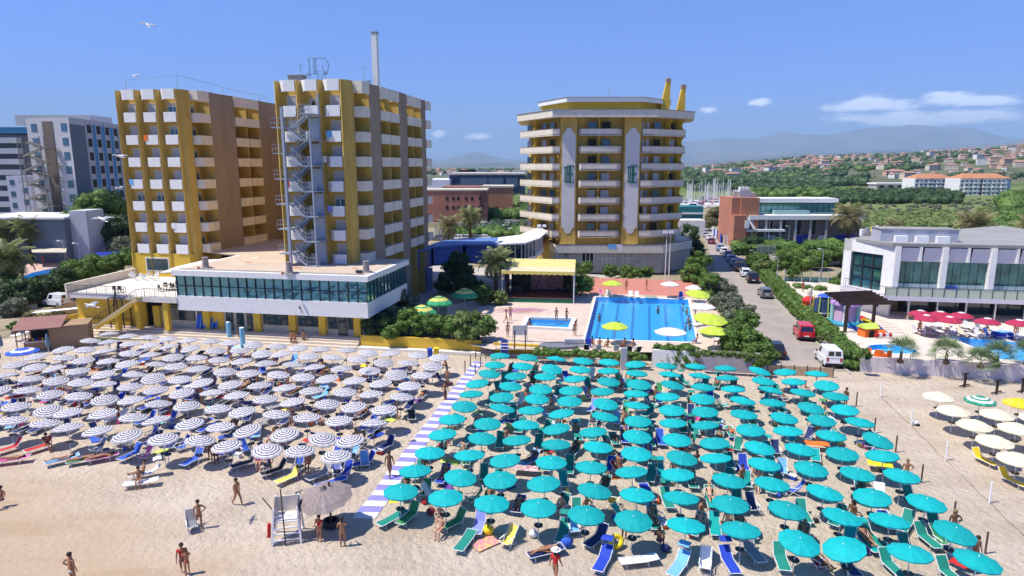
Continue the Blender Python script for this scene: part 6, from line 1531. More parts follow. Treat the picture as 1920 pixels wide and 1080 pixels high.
for(r_,k),p in ST_.items():
 if r_==8:continue
 n=rg.choice([1,2,1,2,1,1])
 offs=[(.95,-.2),(-.75,.25)][:n]if n==2 else([rg.choice([(1.0,-.2),(.8,.3),(-.8,.2),(.1,-.7)])]if n else[])
 for q,(dx,dy)in enumerate(offs):
  kind=rg.choice(['recl','up','deck','deck','flat']);fab=rg.choices(['navy','royal','blue','sky','white','grey','black'],[34,10,14,8,8,10,14])[0]
  rz=R(-12)+rg.gauss(0,.35)+(rg.choice([0,0,1.2,-1.4,3.0])if kind=='deck' else 0)
  P_=(p.x+dx+rg.uniform(-.12,.12),p.y+dy+rg.uniform(-.25,.25));side='right' if dx>0 else 'left'
  row='%s row from the sea'%ORD[9-r_]if r_>=4 else '%s row from the steps'%ORD[r_+1]
  lb='%s %s %s of the %s ringed umbrella, %s'%(CN[fab],KN[kind],side,ORD[k+1],row)
  seat(kind,P_,rz,lb,fab,'seats under the navy-ringed umbrellas');SEATS.append((P_,rz,kind,lb,'s'))
# front rows, placed as in the photo: (px, py of the seat middle, kind, angle deg, fabric, label)
FRONT=[
(735,972,'flat',-40,'tealgreen','green flat lounger under the first front teal umbrella, nearest the walkway'),(766,968,'up',-25,'green','green upright lounger beside the flat one at the walkway corner'),(798,925,'deck',-5,'green','green deck chair standing above the walkway-corner loungers'),
(872,1015,'flat',-20,'tealgreen','white-framed green lounger lying tilted at the front edge of the teal block'),(898,985,'up',-8,'lav','lavender lounger beside the yellow ball in the front row'),(850,980,'up',-45,'green','green lounger with a seated person at the front left of the teal block'),
(952,1015,'deck',-35,'yellow','pale yellow deck chair right of the pile of towels'),(1022,1035,'flat',-68,'navy','navy lounger with a person lying on it, foremost left of centre'),(1055,1000,'recl',-15,'tealgreen','green lounger with sunshade behind the navy foremost lounger'),(1076,992,'deck',10,'sky','pale blue chair beside the blue bag in the front row'),
(1118,1010,'up',-40,'navy','navy lounger left of the yellow rubber ring'),(1130,1052,'recl',-25,'royal','purple-blue lounger nearest the camera below the yellow ring'),(1196,1050,'flat',-80,'white','white-towelled lounger set crosswise at the front edge'),(1272,1062,'recl',-35,'sky','blue and white lounger with blue sunshade at the bottom edge'),(1322,1060,'deck',-20,'white','white deck chair beside the blue striped lounger at the bottom'),
(1368,1055,'recl',2,'royal','blue lounger with green sunshade at the bottom of the photo'),(1412,1035,'up',8,'grey','grey empty lounger in shade in front of the ninth umbrella'),(1465,1050,'up',-10,'tealgreen','tall white-framed green lounger facing the camera at bottom'),(1535,1055,'deck',25,'red','red deck chair at the bottom between two teal umbrellas'),(1590,1060,'recl',0,'navy','navy lounger shaded by the tenth front umbrella'),
(1672,1062,'up',5,'tealgreen','green lounger at the bottom right below the eleventh umbrella'),(1635,1008,'up',12,'tealgreen','narrow green lounger between tenth and eleventh front umbrellas'),(1738,1010,'up',4,'tealgreen','green lounger left of the last front teal umbrella'),(1765,1015,'deck',10,'green','dark green chair touching the last front teal umbrella'),(1782,1078,'up',5,'tealgreen','green lounger with coral towel at the bottom right corner'),
(1232,970,'deck',40,'sky','pale turquoise deck chair between third and second front rows'),(1150,942,'deck',160,'yellow','pale green deck chair seen from behind near the sixth umbrella'),
# striped block front
(683,866,'up',-50,'royal','deep blue lounger standing alone right of the front ringed umbrella'),(662,850,'deck',-20,'sky','pale blue chair behind the lone deep blue lounger'),(620,905,'flat',-55,'blue','blue flat lounger in front of the rightmost front umbrella'),(648,888,'deck',-15,'royal','blue deck chair at the right end of the front ringed row'),(632,885,'deck',20,'lav','chair draped with a white and blue towel at the front'),
(600,890,'up',-40,'grey','grey lounger under the second ringed umbrella of the front'),(542,895,'up',-38,'yellow','lounger with a cream starfish towel in the front row'),(558,878,'deck',-5,'blue','blue chair behind the starfish towel lounger'),(515,882,'up',-48,'black','dark lounger right of the lady in pink'),(460,868,'up',-48,'black','dark lounger left of the lady in pink'),
(362,862,'up',-18,'blue','bright blue lounger under the fifth ringed umbrella of the front'),(415,850,'deck',-30,'royal','blue deck chair with legs in shade, right of bright lounger'),(340,838,'deck',-35,'blue','blue deck chair left of the bright blue lounger'),(246,852,'up',-20,'blue','blue lounger below the seventh ringed umbrella of the front'),(270,855,'deck',-30,'pink','pinkish deck chair right of the blue lounger'),(182,842,'deck',-35,'navy','navy chair left of the round side table'),(190,858,'flat',-60,'pink','bright pink inflatable-topped lounger with a sunbather'),
(155,862,'flat',-62,'green','green-towelled lounger left of the pink one'),(115,862,'flat',-50,'sky','pale lounger with a sunbather left of the green one'),(262,905,'flat',-72,'white','white lounger with two seated women on open sand'),(272,888,'recl',-60,'white','second lounger just behind the two women on open sand'),(75,838,'up',-35,'red','red lounger left in the front ringed row'),(18,840,'up',-35,'red','dark red lounger at the left photo edge'),(22,862,'flat',-70,'pink','towelled lounger lowest at the left edge'),
(360,985,'deck',30,'grey','grey folding chair beside the standing man in dark shorts'),(285,815,'deck',-20,'blue','blue chair between sixth and seventh front ringed umbrellas'),(222,830,'deck',-120,'white','white chair lying sideways near the round side table'),
(1845,862,'up',14,'hotyellow','yellow lounger under the cream parasols, farther of two'),(1897,900,'up',16,'hotyellow','yellow lounger under the cream parasols, nearer of two')]
for px,py,kind,ang,fab,lb in FRONT:
 g=G(px,py,.3);seat(kind,(g.x,g.y),R(ang),lb,fab,None);SEATS.append(((g.x,g.y),R(ang),kind,lb,'f'))
# ---- bags, towels and boxes left on the sand
def proto_item(k):
 mb=MB()
 if k=='bag':mb.ball((0,0,.16),.2,FAB['navy'],8,5,sz=.8,sy=.6);mb.path([(-.1,0,.28),(-.07,0,.42),(.07,0,.42),(.1,0,.28)],.014,FAB['navy'],n=4)
 elif k=='cool_box':mb.box(-.22,.22,-.14,.14,0,.26,FAB['navy']);mb.box(-.24,.24,-.16,.16,.26,.33,M['wplastic'])
 elif k=='towel':mb.add([(-.3,-.65,.03),(0,-.7,.07),(.32,-.6,.03),(-.33,0,.06),(.02,.05,.02),(.3,0,.07),(-.3,.62,.03),(0,.68,.07),(.3,.6,.03)],[(0,1,4,3),(1,2,5,4),(3,4,7,6),(4,5,8,7)],FAB['navy'])
 else:mb.tube((0,-.2,.05),(0,.2,.05),.05,FAB['navy'],n=6);mb.tube((.12,-.14,.03),(.12,.14,.03),.04,M['wplastic'],n=6)
 return mb.mesh(k)
IT={k:proto_item(k)for k in('bag','cool_box','towel','sandals')}
for n_,(P_,rz,kind,lb,g_)in enumerate([q for q in SEATS if q[4]!='f']):
 if rg.random()>.62:continue
 k=rg.choice(['bag','bag','towel','towel','cool_box','sandals']);fb=rg.choice(['navy','red','pink','orange','white','lime','blue','yellow','black','purple','aqua','royal']);a=rg.uniform(0,6.28)
 o=link(k,IT[k],loc=(P_[0]+.6*math.cos(a),P_[1]+.6*math.sin(a)-.1,0),rot=(0,0,rg.uniform(0,6.28)));slot(o,0,FAB[fb])
 tag(o,'%s %s %s of the %s'%(CN.get(fb,fb),k.replace('_',' '),'right' if ' right of' in lb else 'left',lb.split(' of the ',1)[1]),{'cool_box':'cool box'}.get(k,k),'things left by the seats')
# ---- right hand cream parasols
YC=mat('cream_yellow_canvas',(.74,.66,.42),.8,trans=.2,col2=(.80,.76,.62),scale=2.5);GCAN=mat('green_canvas',(.02,.28,.17),.8,trans=.15);YCAN=mat('yellow_canvas',(.80,.55,.02),.8,trans=.15)
ycan=canopy_mesh(1.15,.42,[(.3,YC),(.7,YC),(1,YC)],8,.05);gcan=canopy_mesh(1.15,.42,[(.3,GCAN),(.48,WCAN),(.62,GCAN),(.82,WCAN),(1,GCAN)],8,.05);ycan2=canopy_mesh(1.15,.42,[(.5,YCAN),(1,YCAN)],8,.05)
TRAY=mat('olive_tray',(.12,.10,.04),.7)
YU=[(1760,740,'y','cream parasol, farthest left of the sparse right group'),(1788,766,'y','cream parasol, second in the left column of the sparse group'),(1828,793,'y','cream parasol, third in the left column of the sparse group'),(1866,823,'y','cream parasol above the farther yellow lounger'),(1908,856,'y','cream parasol above the nearer yellow lounger'),(1838,747,'g','green and white ringed parasol in the sparse right group'),(1870,773,'y','cream parasol below the green and white ringed one'),(1906,799,'y','cream parasol at the right edge, below the second of its column'),(1912,752,'v','bright yellow parasol at the right photo edge'),(1945,780,'y','cream parasol cut by the right photo edge')]
for px,py,k,lb in YU:
 g=G(px,py,1.95);t=parasol(lb,{'y':ycan,'g':gcan,'v':ycan2}[k],1.75,.42,1.15,'sparse parasols on the right-hand beach',True,tray=TRAY,pole=M['wplastic']);t.location=(g.x,g.y,0);t.rotation_euler.z=rg.uniform(0,6)
# ---- striped walkway
wk=thing('striped_walkway','walkway of alternating white and lavender boards down the beach','walkway')
wa,wb,wc,wd=G(661,972),G(704,973),G(906,680),G(889,678)
LAVB=mat('lavender_board',(.24,.22,.55),.8,var=.1,scale=3);WHB=mat('white_board',(.70,.68,.66),.8,var=.08,scale=3);nB=46
for i in range(nB):
 t0,t1=i/nB,(i+.965)/nB;a,b=wa.lerp(wd,t0),wb.lerp(wc,t0);c,d=wb.lerp(wc,t1),wa.lerp(wd,t1);ox=rg.uniform(-.06,.06)
 mb=MB();z1=.045+rg.uniform(-.008,.008);mb.prism([(a.x+ox,a.y),(b.x+ox,b.y),(c.x+ox,c.y),(d.x+ox,d.y)],.0,z1,LAVB if i%2 else WHB);mb.obj('board',wk)
def post(px,py,h_,m,label,z=0):
 mb=MB();mb.tube((0,0,-.1),(0,0,h_),.055,m,n=6);o=mb.obj('marker_post');o.location=G(px,py,z);return tag(o,label,'post')
POLE=mat('wooden_post',(.10,.07,.05),.9)
wp=['post at the upper left of the walkway','tall post by the walkway top, left side','tall post by the walkway top, right side','post on the right edge of the upper walkway','short post on the walkway right edge, lower','dark post standing behind the strolling man','post by the last ringed umbrella near the walkway']
for i,(px,py,h_)in enumerate([(872,700,1.3),(882,687,1.2),(892,672,1.1),(911,673,1.1),(901,688,1.1),(835,750,1.6),(891,701,1.0)]):post(px,py,h_,POLE,wp[i])
for i,(px,py,lb)in enumerate([(1605,762,'farthest'),(1639,812,'second farthest'),(1679,848,'third'),(1727,905,'fourth'),(1787,978,'fifth'),(1847,1038,'nearest')]):post(px,py,1.25,POLE,lb+' dark post in the row right of the teal block')
for i,(px,py,lb)in enumerate([(1651,744,'farthest'),(1708,798,'white-bagged'),(1773,863,'third'),(1855,943,'nearest')]):post(px,py,1.35,M['wplastic'],lb+' white post along the bare sand strip')
mb=MB();pp=[G(*q)for q in((1651,744),(1708,798),(1773,863),(1855,943),(1960,1045))]
for a,b in zip(pp[:-1],pp[1:]):
 n=14
 for i in range(n):mb.tube(a.lerp(b,i/n)+Vector((.03*math.sin(i),0,.03)),a.lerp(b,(i+1)/n)+Vector((.03*math.sin(i+1),0,.03)),.012,POLE,n=3)
tag(mb.obj('rope'),'thin rope lying between the white posts on bare sand','rope')
mb=MB();mb.ball((.0,0,.22),.26,FAB['white'],8,6,sz=.9);mb.ball((.05,-.1,.1),.22,FAB['black'],8,6,sz=.5);o=mb.obj('rubbish_bag');o.location=G(1716,797);tag(o,'white bag at the foot of a white post','bag')
# ---- life guard chair, thatched umbrella
lg=thing('lifeguard_chair','white wooden lifeguard tower with canvas sides and red rescue float','lifeguard chair',tuple(G(541,1008)),R(12))
mb=MB()
for x in(-.6,.6):
 mb.bar((x*1.25,-.75,-.05),(x,-.45,2.0),.09,.09,M['wplastic']);mb.bar((x*1.25,.75,-.05),(x,.45,2.3),.09,.09,M['wplastic']);mb.bar((x*1.25,-.75,.1),(x,.45,1.2),.05,.05,M['wplastic'])
for k in range(5):z=.3+.32*k;mb.bar((-.72,-.72+.06*k,z),(.72,-.72+.06*k,z),.06,.05,M['wplastic'])
mb.bar((-.75,-.7,.1),(.7,.7,.1),.06,.06,M['wplastic']);mb.obj('frame',lg)
mb=MB();mb.box(-.55,.55,-.4,.45,1.25,1.32,M['wplastic']);mb.bar((-.55,.45,1.3),(-.55,.55,2.3),.05,.05,M['wplastic']);mb.box(-.55,.55,.45,.5,1.4,2.25,M['cream']);mb.obj('seat',lg)
mb=MB();mb.add([(-.66,-.5,.7),(-.64,.5,.7),(-.6,.5,2.3),(-.6,-.35,2.0)],[(0,1,2,3)],mat('printed_canvas',(.62,.55,.50),.8,col2=(.30,.20,.18),scale=3));mb.add([(.66,-.5,.7),(.64,.5,.7),(.6,.5,2.3),(.6,-.35,2.0)],[(0,1,2,3)],mat('printed_canvas',0));mb.obj('canvas',lg)
mb=MB();mb.tube((-.9,-.6,.5),(-.85,-.55,1.25),.10,FAB['red'],n=8);mb.tube((-.95,-.5,.55),(-.9,-.4,1.1),.09,FAB['white'],n=8);mb.obj('rescue_float',lg)
mb=MB();mb.tube((-.05,-.8,-.05),(-.15,-.6,3.2),.04,POLE,n=6);mb.tube((-1.2,0,2.5),(-.7,0,1.7),.03,POLE,n=5);mb.obj('pole',lg)
THM=mat('grey_palm_thatch',(.26,.215,.20),.95,var=.25,scale=9,bump=.6,bscale=25,stretch=(1,1,.3))
tu=thing('thatched_umbrella','big grey thatched parasol with ragged drooping edge','beach umbrella',tuple(G(621,986)))
mb=MB();n=30;prof=[(0,2.75),(.12,2.7),(.22,2.45),(.7,2.32),(1.15,2.15),(1.48,1.92)];vs=[];
for k,(r_,z)in enumerate(prof):
 for i in range(n):
  a=2*math.pi*i/n;j=(1+(.05 if i%3==0 else-.02)*(k/5))*(1+(.04*rg.random()if k==5 else 0));vs.append((r_*j*math.cos(a),r_*j*math.sin(a),z-(.05*(i%2)if k>2 else 0)))
fs=[(k*n+i,k*n+(i+1)%n,(k+1)*n+(i+1)%n,(k+1)*n+i)for k in range(5)for i in range(n)]
mb.add(vs,fs,THM);th=mb.obj('thatch',tu);mb=MB();mb.tube((0,0,-.1),(0,0,2.7),.06,POLE,n=8);mb.obj('pole',tu);th.rotation_euler=(.14,-.1,0)
mb=MB();mb.lathe([(.45,0),(.5,.35),(.38,.4),(.36,.05),(0,.05)],M['dkmet'],14);mb.obj('base',tu)
# ---- bits and pieces on the sand
def ball_obj(px,py,r_,m,label,z=None):mb=MB();mb.ball((0,0,0),r_,m,14,10);o=mb.obj('beach_ball',smooth=True);g=G(px,py,r_);o.location=g;tag(o,label,'ball');return o
ball_obj(916,993,.30,FAB['hotyellow'],'large yellow beach ball by the lavender lounger');ball_obj(1622,836,.20,FAB['pink'],'pink ball beside a teal umbrella in fourth row');ball_obj(1614,1003,.12,FAB['hotyellow'],'small yellow ball on the sand between loungers')
def ring(px,py,R_,r_,m,label,tilt=(0,0,0),z=.1):
 vs=[];n,k=18,8
 for i in range(n):
  a=2*math.pi*i/n
  for j in range(k):b=2*math.pi*j/k;vs.append(((R_+r_*math.cos(b))*math.cos(a)*1.25,(R_+r_*math.cos(b))*math.sin(a),r_*math.sin(b)))
 fs=[(i*k+j,((i+1)%n)*k+j,((i+1)%n)*k+(j+1)%k,i*k+(j+1)%k)for i in range(n)for j in range(k)]
 mb=MB();mb.add(vs,fs,m);o=mb.obj('rubber_ring',smooth=True);o.location=G(px,py,z);o.rotation_euler=tilt;return tag(o,label,'swim ring')
ring(1155,1015,.27,.12,FAB['hotyellow'],'bright yellow rubber dinghy ring propped by a lounger',(R(55),0,.5),.45);ring(1140,1033,.2,.07,FAB['aqua'],'pale round float below the yellow ring',(.2,0,0),.3)
def towel(px,py,w_,l_,rz,m,label,z=.02):
 mb=MB();nx,ny=5,8;vs=[(-w_/2+w_*i/nx,-l_/2+l_*j/ny,rg.uniform(0,.05))for j in range(ny+1)for i in range(nx+1)];fs=[(j*(nx+1)+i,j*(nx+1)+i+1,(j+1)*(nx+1)+i+1,(j+1)*(nx+1)+i)for j in range(ny)for i in range(nx)]
 mb.add(vs,fs,m);o=mb.obj('towel');o.location=G(px,py,z);o.rotation_euler.z=rz;return tag(o,label,'towel')
TW=mat('printed_towel',(.55,.12,.35),.9,col2=(.65,.5,.1),scale=4)
towel(912,1018,.9,1.6,-.9,TW,'pink and orange towels heaped beside the yellow chair',.06);towel(1305,784,.9,1.5,1.3,FAB['pink'],'bright pink towel under a teal umbrella');towel(1650,870,.9,1.5,1.2,FAB['hotyellow'],'yellow-orange towel spread over a lounger back row right',.5);towel(1532,832,.8,1.6,1.4,FAB['orange'],'orange towel on a lounger between teal umbrellas',.5);towel(985,878,.8,1.7,1.4,mat('striped_maroon_towel',(.65,.6,.55),.9,col2=(.3,.04,.08),scale=3),'maroon and white towel on a lounger near the walkway',.42)
towel(525,818,.7,1.2,-.3,FAB['orange'],'orange towel hung on a chair among ringed umbrellas',.6);towel(682,686,.6,.9,0,FAB['hotyellow'],'yellow towel on a chair in the back rows',.6);towel(1805,1060,.6,1.1,.6,FAB['red'],'coral towel draped at the bottom right lounger',.7);towel(420,742,.6,1.3,-.5,FAB['red'],'red towel on a chair between ringed umbrellas',.5)
towel(738,940,.5,.5,0,FAB['hotyellow'],'yellow cloth hanging beneath the first teal umbrella',.7)
def bag(px,py,m,label,s=.28):mb=MB();mb.ball((0,0,s*.8),s,m,8,6,sz=.8,sy=.7);mb.path([(-s*.5,0,s*1.3),(-s*.3,0,s*1.9),(s*.3,0,s*1.9),(s*.5,0,s*1.3)],.02,m,n=4);o=mb.obj('beach_bag',smooth=True);o.location=G(px,py);return tag(o,label,'bag')
bag(1062,1026,FAB['blue'],'light blue beach bag by the foremost navy lounger',.36);bag(1000,1008,FAB['white'],'white and orange bag under the third front umbrella');bag(1247,1035,FAB['navy'],'navy bag beside the black chair at the front');bag(808,965,FAB['maroon'],'dark red bag in the shade of second teal umbrella');bag(300,862,FAB['grey'],'grey bag by the pinkish deck chair');bag(560,895,FAB['maroon'],'red bag under the front ringed umbrella',.2)
def sidetable(px,py,label):
 mb=MB();mb.tube((0,0,-.05),(0,0,.75),.03,M['wplastic']);mb.lathe([(0,.72),(.22,.74),(.23,.80),(0,.78)],FAB['navy'],12);o=mb.obj('side_table');o.location=G(px,py);tag(o,label,'side table')
sidetable(201,862,'pole with a round tray right of the pink lounger');sidetable(317,872,'pole with a round tray left of the blue chairs');sidetable(437,868,'pole with a round tray left of the dark lounger');sidetable(765,828,'tray pole near the walkway');
# ================================================================ people
def skinmesh(name,verts,edges,m,sub=1):
 me=bpy.data.meshes.new(name);me.from_pydata([v[:3]for v in verts],[],edges)
 o=bpy.data.objects.new(name,me);COL.objects.link(o);o.modifiers.new('s','SKIN')
 if not me.skin_vertices:
  bpy.context.view_layer.objects.active=o
 sv=me.skin_vertices[0].data
 for i,v in enumerate(verts):
  r_=v[3];sv[i].radius=(r_,r_)if not isinstance(r_,tuple)else r_
  sv[i].use_root=(i==0)
 o.modifiers['s'].use_smooth_shade=True
 if sub:q=o.modifiers.new('u','SUBSURF');q.levels=sub;q.render_levels=sub
 dg=bpy.context.evaluated_depsgraph_get();dg.update()
 out=bpy.data.meshes.new_from_object(o.evaluated_get(dg));bpy.data.objects.remove(o);out.name=name
 out.materials.clear();out.materials.append(m);return out
def body(j):
 """j: joints dict -> verts, edges. pelvis root"""
 V=[];E=[]
 def a(n,r_):V.append((*j[n],r_));return len(V)-1
 pel=a('pel',(.135,.10));wa=a('waist',(.115,.085));ch=a('chest',(.145,.10));nk=a('neck',.055);hd=a('chin',.075);hd2=a('head',.10);hd3=a('top',.07)
 E+=[(pel,wa),(wa,ch),(ch,nk),(nk,hd),(hd,hd2),(hd2,hd3)]
 for s in('l','r'):
  sh=a('sh'+s,.058);el=a('el'+s,.042);wr=a('wr'+s,.030);ha=a('ha'+s,(.042,.022));E+=[(ch,sh),(sh,el),(el,wr),(wr,ha)]
  hi=a('hi'+s,.092);kn=a('kn'+s,.062);an=a('an'+s,.042);to=a('to'+s,(.042,.028));E+=[(pel,hi),(hi,kn),(kn,an),(an,to)]
 return V,E
def P3(*a):return tuple(a)
def pose_stand(hip=False,walk=0.0,arms='down',lean=0):
 j=dict(pel=(0,0,.93),waist=(0,.01,1.08),chest=(0,.0,1.30),neck=(0,-.01,1.47),chin=(0,-.03,1.55),head=(0,-.02,1.63),top=(0,.0,1.70))
 for s,sg in(('l',-1),('r',1)):
  st=walk*sg
  j['sh'+s]=(sg*.18,0,1.40);j['hi'+s]=(sg*.09,0,.86);j['kn'+s]=(sg*.10,-.5*st-.03,.48);j['an'+s]=(sg*.10,-.9*st+(.12 if st<0 else 0),.08+(.1 if st<0 else 0));j['to'+s]=(sg*.12,-.9*st-.15+(.12 if st<0 else 0),.03+(.05 if st<0 else 0))
  if arms=='hip' and s=='r':j['el'+s]=(sg*.38,.08,1.18);j['wr'+s]=(sg*.22,-.02,1.02);j['ha'+s]=(sg*.15,-.06,1.0)
  elif arms=='up':j['el'+s]=(sg*.28,-.12,1.35);j['wr'+s]=(sg*.2,-.2,1.6);j['ha'+s]=(sg*.12,-.2,1.68)
  elif arms=='front':j['el'+s]=(sg*.24,-.05,1.15);j['wr'+s]=(sg*.16,-.28,1.12);j['ha'+s]=(sg*.13,-.36,1.13)
  else:j['el'+s]=(sg*.24,.02+.15*st,1.14);j['wr'+s]=(sg*.26,-.05+.4*st,.92);j['ha'+s]=(sg*.26,-.07+.45*st,.83)
 return j
def pose_sit(back=.25,z=.42,legs='edge'):
 """seated, facing -y"""
 c,s_=math.cos(back),math.sin(back)
 def up(h,f=0):return(0,h*s_+f*c*-1,z+.1+h*c)
 j=dict(pel=(0,0,z+.1),waist=up(.15),chest=up(.37),neck=up(.54,.01),chin=up(.62,.03),head=up(.70,.02),top=up(.77))
 for s,sg in(('l',-1),('r',1)):
  x,y,zz=up(.47);j['sh'+s]=(sg*.18,y,zz);j['hi'+s]=(sg*.09,-.04,z+.08)
  if legs=='edge':j['kn'+s]=(sg*.11,-.44,z+.12);j['an'+s]=(sg*.10,-.48,max(.07,z-.33));j['to'+s]=(sg*.11,-.62,max(.03,z-.38))
  elif legs=='long':j['kn'+s]=(sg*.10,-.46,z+.14);j['an'+s]=(sg*.10,-.86,z+.07);j['to'+s]=(sg*.12,-.92,z+.2)
  else:j['kn'+s]=(sg*.12,-.36,z+.34);j['an'+s]=(sg*.10,-.5,z+.0);j['to'+s]=(sg*.1,-.64,z-.02)
  j['el'+s]=(sg*.27,y-.06,z+.32);j['wr'+s]=(sg*.2,-.26,z+.22);j['ha'+s]=(sg*.18,-.34,z+.22)
 return j
def pose_lie(prone=False,z=.36):
 j=dict(pel=(0,0,z+.09),waist=(0,.15,z+.1),chest=(0,.37,z+.11),neck=(0,.54,z+.1),chin=(0,.61,z+.11),head=(0,.69,z+.11),top=(0,.77,z+.1))
 for s,sg in(('l',-1),('r',1)):
  j['sh'+s]=(sg*.18,.46,z+.08);j['hi'+s]=(sg*.09,-.06,z+.09);j['kn'+s]=(sg*.10,-.46,z+(.2 if sg>0 and not prone else .07));j['an'+s]=(sg*.11,-.86,z+.05);j['to'+s]=(sg*.13,-.95,z+(.14 if not prone else .02))
  if prone:j['el'+s]=(sg*.34,.6,z+.05);j['wr'+s]=(sg*.16,.78,z+.04);j['ha'+s]=(sg*.08,.8,z+.04)
  else:j['el'+s]=(sg*.27,.24,z+.06);j['wr'+s]=(sg*.25,.0,z+.08);j['ha'+s]=(sg*.22,-.08,z+.1)
 return j
def fingers(mb,j,m):
 for s,sg in(('l',-1),('r',1)):
  w_=Vector(j['wr'+s]);h=Vector(j['ha'+s]);d=(h-w_).normalized();side=d.cross(Vector((0,1,.2))).normalized()
  for k in range(4):
   b=h+side*(.016*(k-1.5))+d*.01;L_=[.052,.06,.056,.045][k];c_=b+d*L_*.55;t_=c_+(d+Vector((0,-.3,-.2))).normalized()*L_*.5
   mb.tube(b,c_,.0085,m,n=4);mb.tube(c_,t_,.008,m,r1=.006,n=4)
  b=w_.lerp(h,.55)+side*.03;mb.tube(b,b+(d+side).normalized()*.045,.01,m,r1=.007,n=4)
def person_proto(jn,j,female):
 V,E=body(j);bm_=skinmesh('body',V,E,M['skin'])
# nose, ears and fingers welded into the same mesh
 mb=MB();hd=Vector(j['head']);ck=Vector(j['chin']);up=(Vector(j['top'])-ck).normalized()
 fwd=Vector((0,-1,0))-up*up.dot(Vector((0,-1,0)));fwd=fwd.normalized()if fwd.length>.2 else Vector((0,0,1))
 f0=hd+fwd*.085
 mb.add([tuple(f0+up*.03),tuple(f0-up*.015+Vector((.014,0,0))),tuple(f0-up*.015-Vector((.014,0,0))),tuple(f0+fwd*.03-up*.01)],[(0,1,3),(1,2,3),(2,0,3)],M['skin'])
 for sx_ in(-1,1):mb.ball(tuple(hd+Vector((sx_*.088,0,0))),.02,M['skin'],5,4)
 fingers(mb,j,M['skin'])
 b2=bmesh.new();b2.from_mesh(bm_);tmp=mb.mesh('t');b2.from_mesh(tmp);b2.to_mesh(bm_);b2.free()
 bm_.polygons.foreach_set('use_smooth',[True]*len(bm_.polygons))
 mats={}
 mb=MB();
 for sx_ in(-1,1):mb.ball(tuple(hd+fwd*.083+up*.025+Vector((sx_*.03,0,0))),.011,M['dark'],5,4)
 mb.add([tuple(hd+fwd*.088-up*.045+Vector((-.022,0,0))),tuple(hd+fwd*.088-up*.045+Vector((.022,0,0))),tuple(hd+fwd*.09-up*.056)],[(0,1,2)],FAB['maroon']);mats['face']=mb.mesh('eyes')
 mb=MB();c=hd-fwd*.022+up*.03;mb.ball(tuple(c),.112,M['hairdk'],12,8)
 if female:
  q=hd-fwd*.075;mb.tube(tuple(q),tuple(q-up*.22-fwd*.03),.075,M['hairdk'],r1=.04,n=7)
 mats['hair']=mb.mesh('hair',True)
# swimwear follows pelvis and thighs
 V2=[(*j['pel'],(.148,.112)),(*j['hil'],.102),(*j['hir'],.102),(*Vector(j['pel']).lerp(Vector(j['waist']),.35),(.14,.105))]
 E2=[(0,1),(0,2),(0,3)]
 if not female:
  for s in 'lr':V2.append((*Vector(j['hi'+s]).lerp(Vector(j['kn'+s]),.48),.098))
  E2+=[(1,4),(2,5)]
 mats['swim']=skinmesh('swimwear',V2,E2,FAB['navy'])
 if female:
  c=Vector(j['chest']);w_=Vector(j['waist']);a=c.lerp(w_,-.05);b=c.lerp(w_,.35);mats['top']=skinmesh('bikini_top',[(*a,(.150,.112)),(*b,(.146,.108))],[(0,1)],FAB['red'])
 c=Vector(j['chest']);V3=[(*j['pel'],(.16,.125)),(*j['waist'],(.14,.105)),(*(c+(Vector(j['neck'])-c)*.3),(.16,.115)),(*j['shl'],.072),(*j['shr'],.072),(*Vector(j['shl']).lerp(Vector(j['ell']),.5),.06),(*Vector(j['shr']).lerp(Vector(j['elr']),.5),.06)]
 mats['shirt']=skinmesh('shirt',V3,[(0,1),(1,2),(2,3),(2,4),(3,5),(4,6)],FAB['red'])
 return bm_,mats
POSES=dict(stand=pose_stand(),hip=pose_stand(arms='hip'),walk=pose_stand(walk=.26),up=pose_stand(arms='up'),front=pose_stand(arms='front'),sit=pose_sit(.05,.42),sitlong=pose_sit(.15,.40,'long'),recl=pose_sit(.85,.36,'long'),crouch=pose_sit(-.25,.06,'knees'),lie=pose_lie(),prone=pose_lie(True),lieg=pose_lie(False,.03))
PP={}
def person(p,rz,pose,label,female=False,skin='skin',swim='navy',top=None,hair='hairdk',shirt=None,sc=1.0,z=0,hat=None,group=None):
 key=(pose,female)
 if key not in PP:PP[key]=person_proto(pose,POSES[pose],female)
 b_,mt=PP[key];t=thing('person',label,'person',(p[0],p[1],z),rz,group);t.scale=(sc,sc,sc)
 o=link('body',b_,t);slot(o,0,M[skin])
 link('face',mt['face'],t);h=link('hair',mt['hair'],t);slot(h,0,M[hair])
 s=link('swimwear',mt['swim'],t);slot(s,0,FAB[swim])
 if shirt:q=link('shirt',mt['shirt'],t);slot(q,0,FAB[shirt])
 elif female:q=link('bikini_top',mt['top'],t);slot(q,0,FAB[top or swim])
 if hat:
  j=POSES[pose];mb=MB();mb.lathe([(.24,0),(.13,.02),(.12,.1),(0,.14)],FAB[hat],12,c=(j['head'][0],j['head'][1],j['head'][2]+.04));mb.obj('hat',t)
 return t
def who(px,py,rz,pose,label,z=0,**k):g=G(px,py,.3 if pose in('lie','prone','recl','sitlong')else z);return person((g.x,g.y),R(rz),pose,label,z=z,**k)
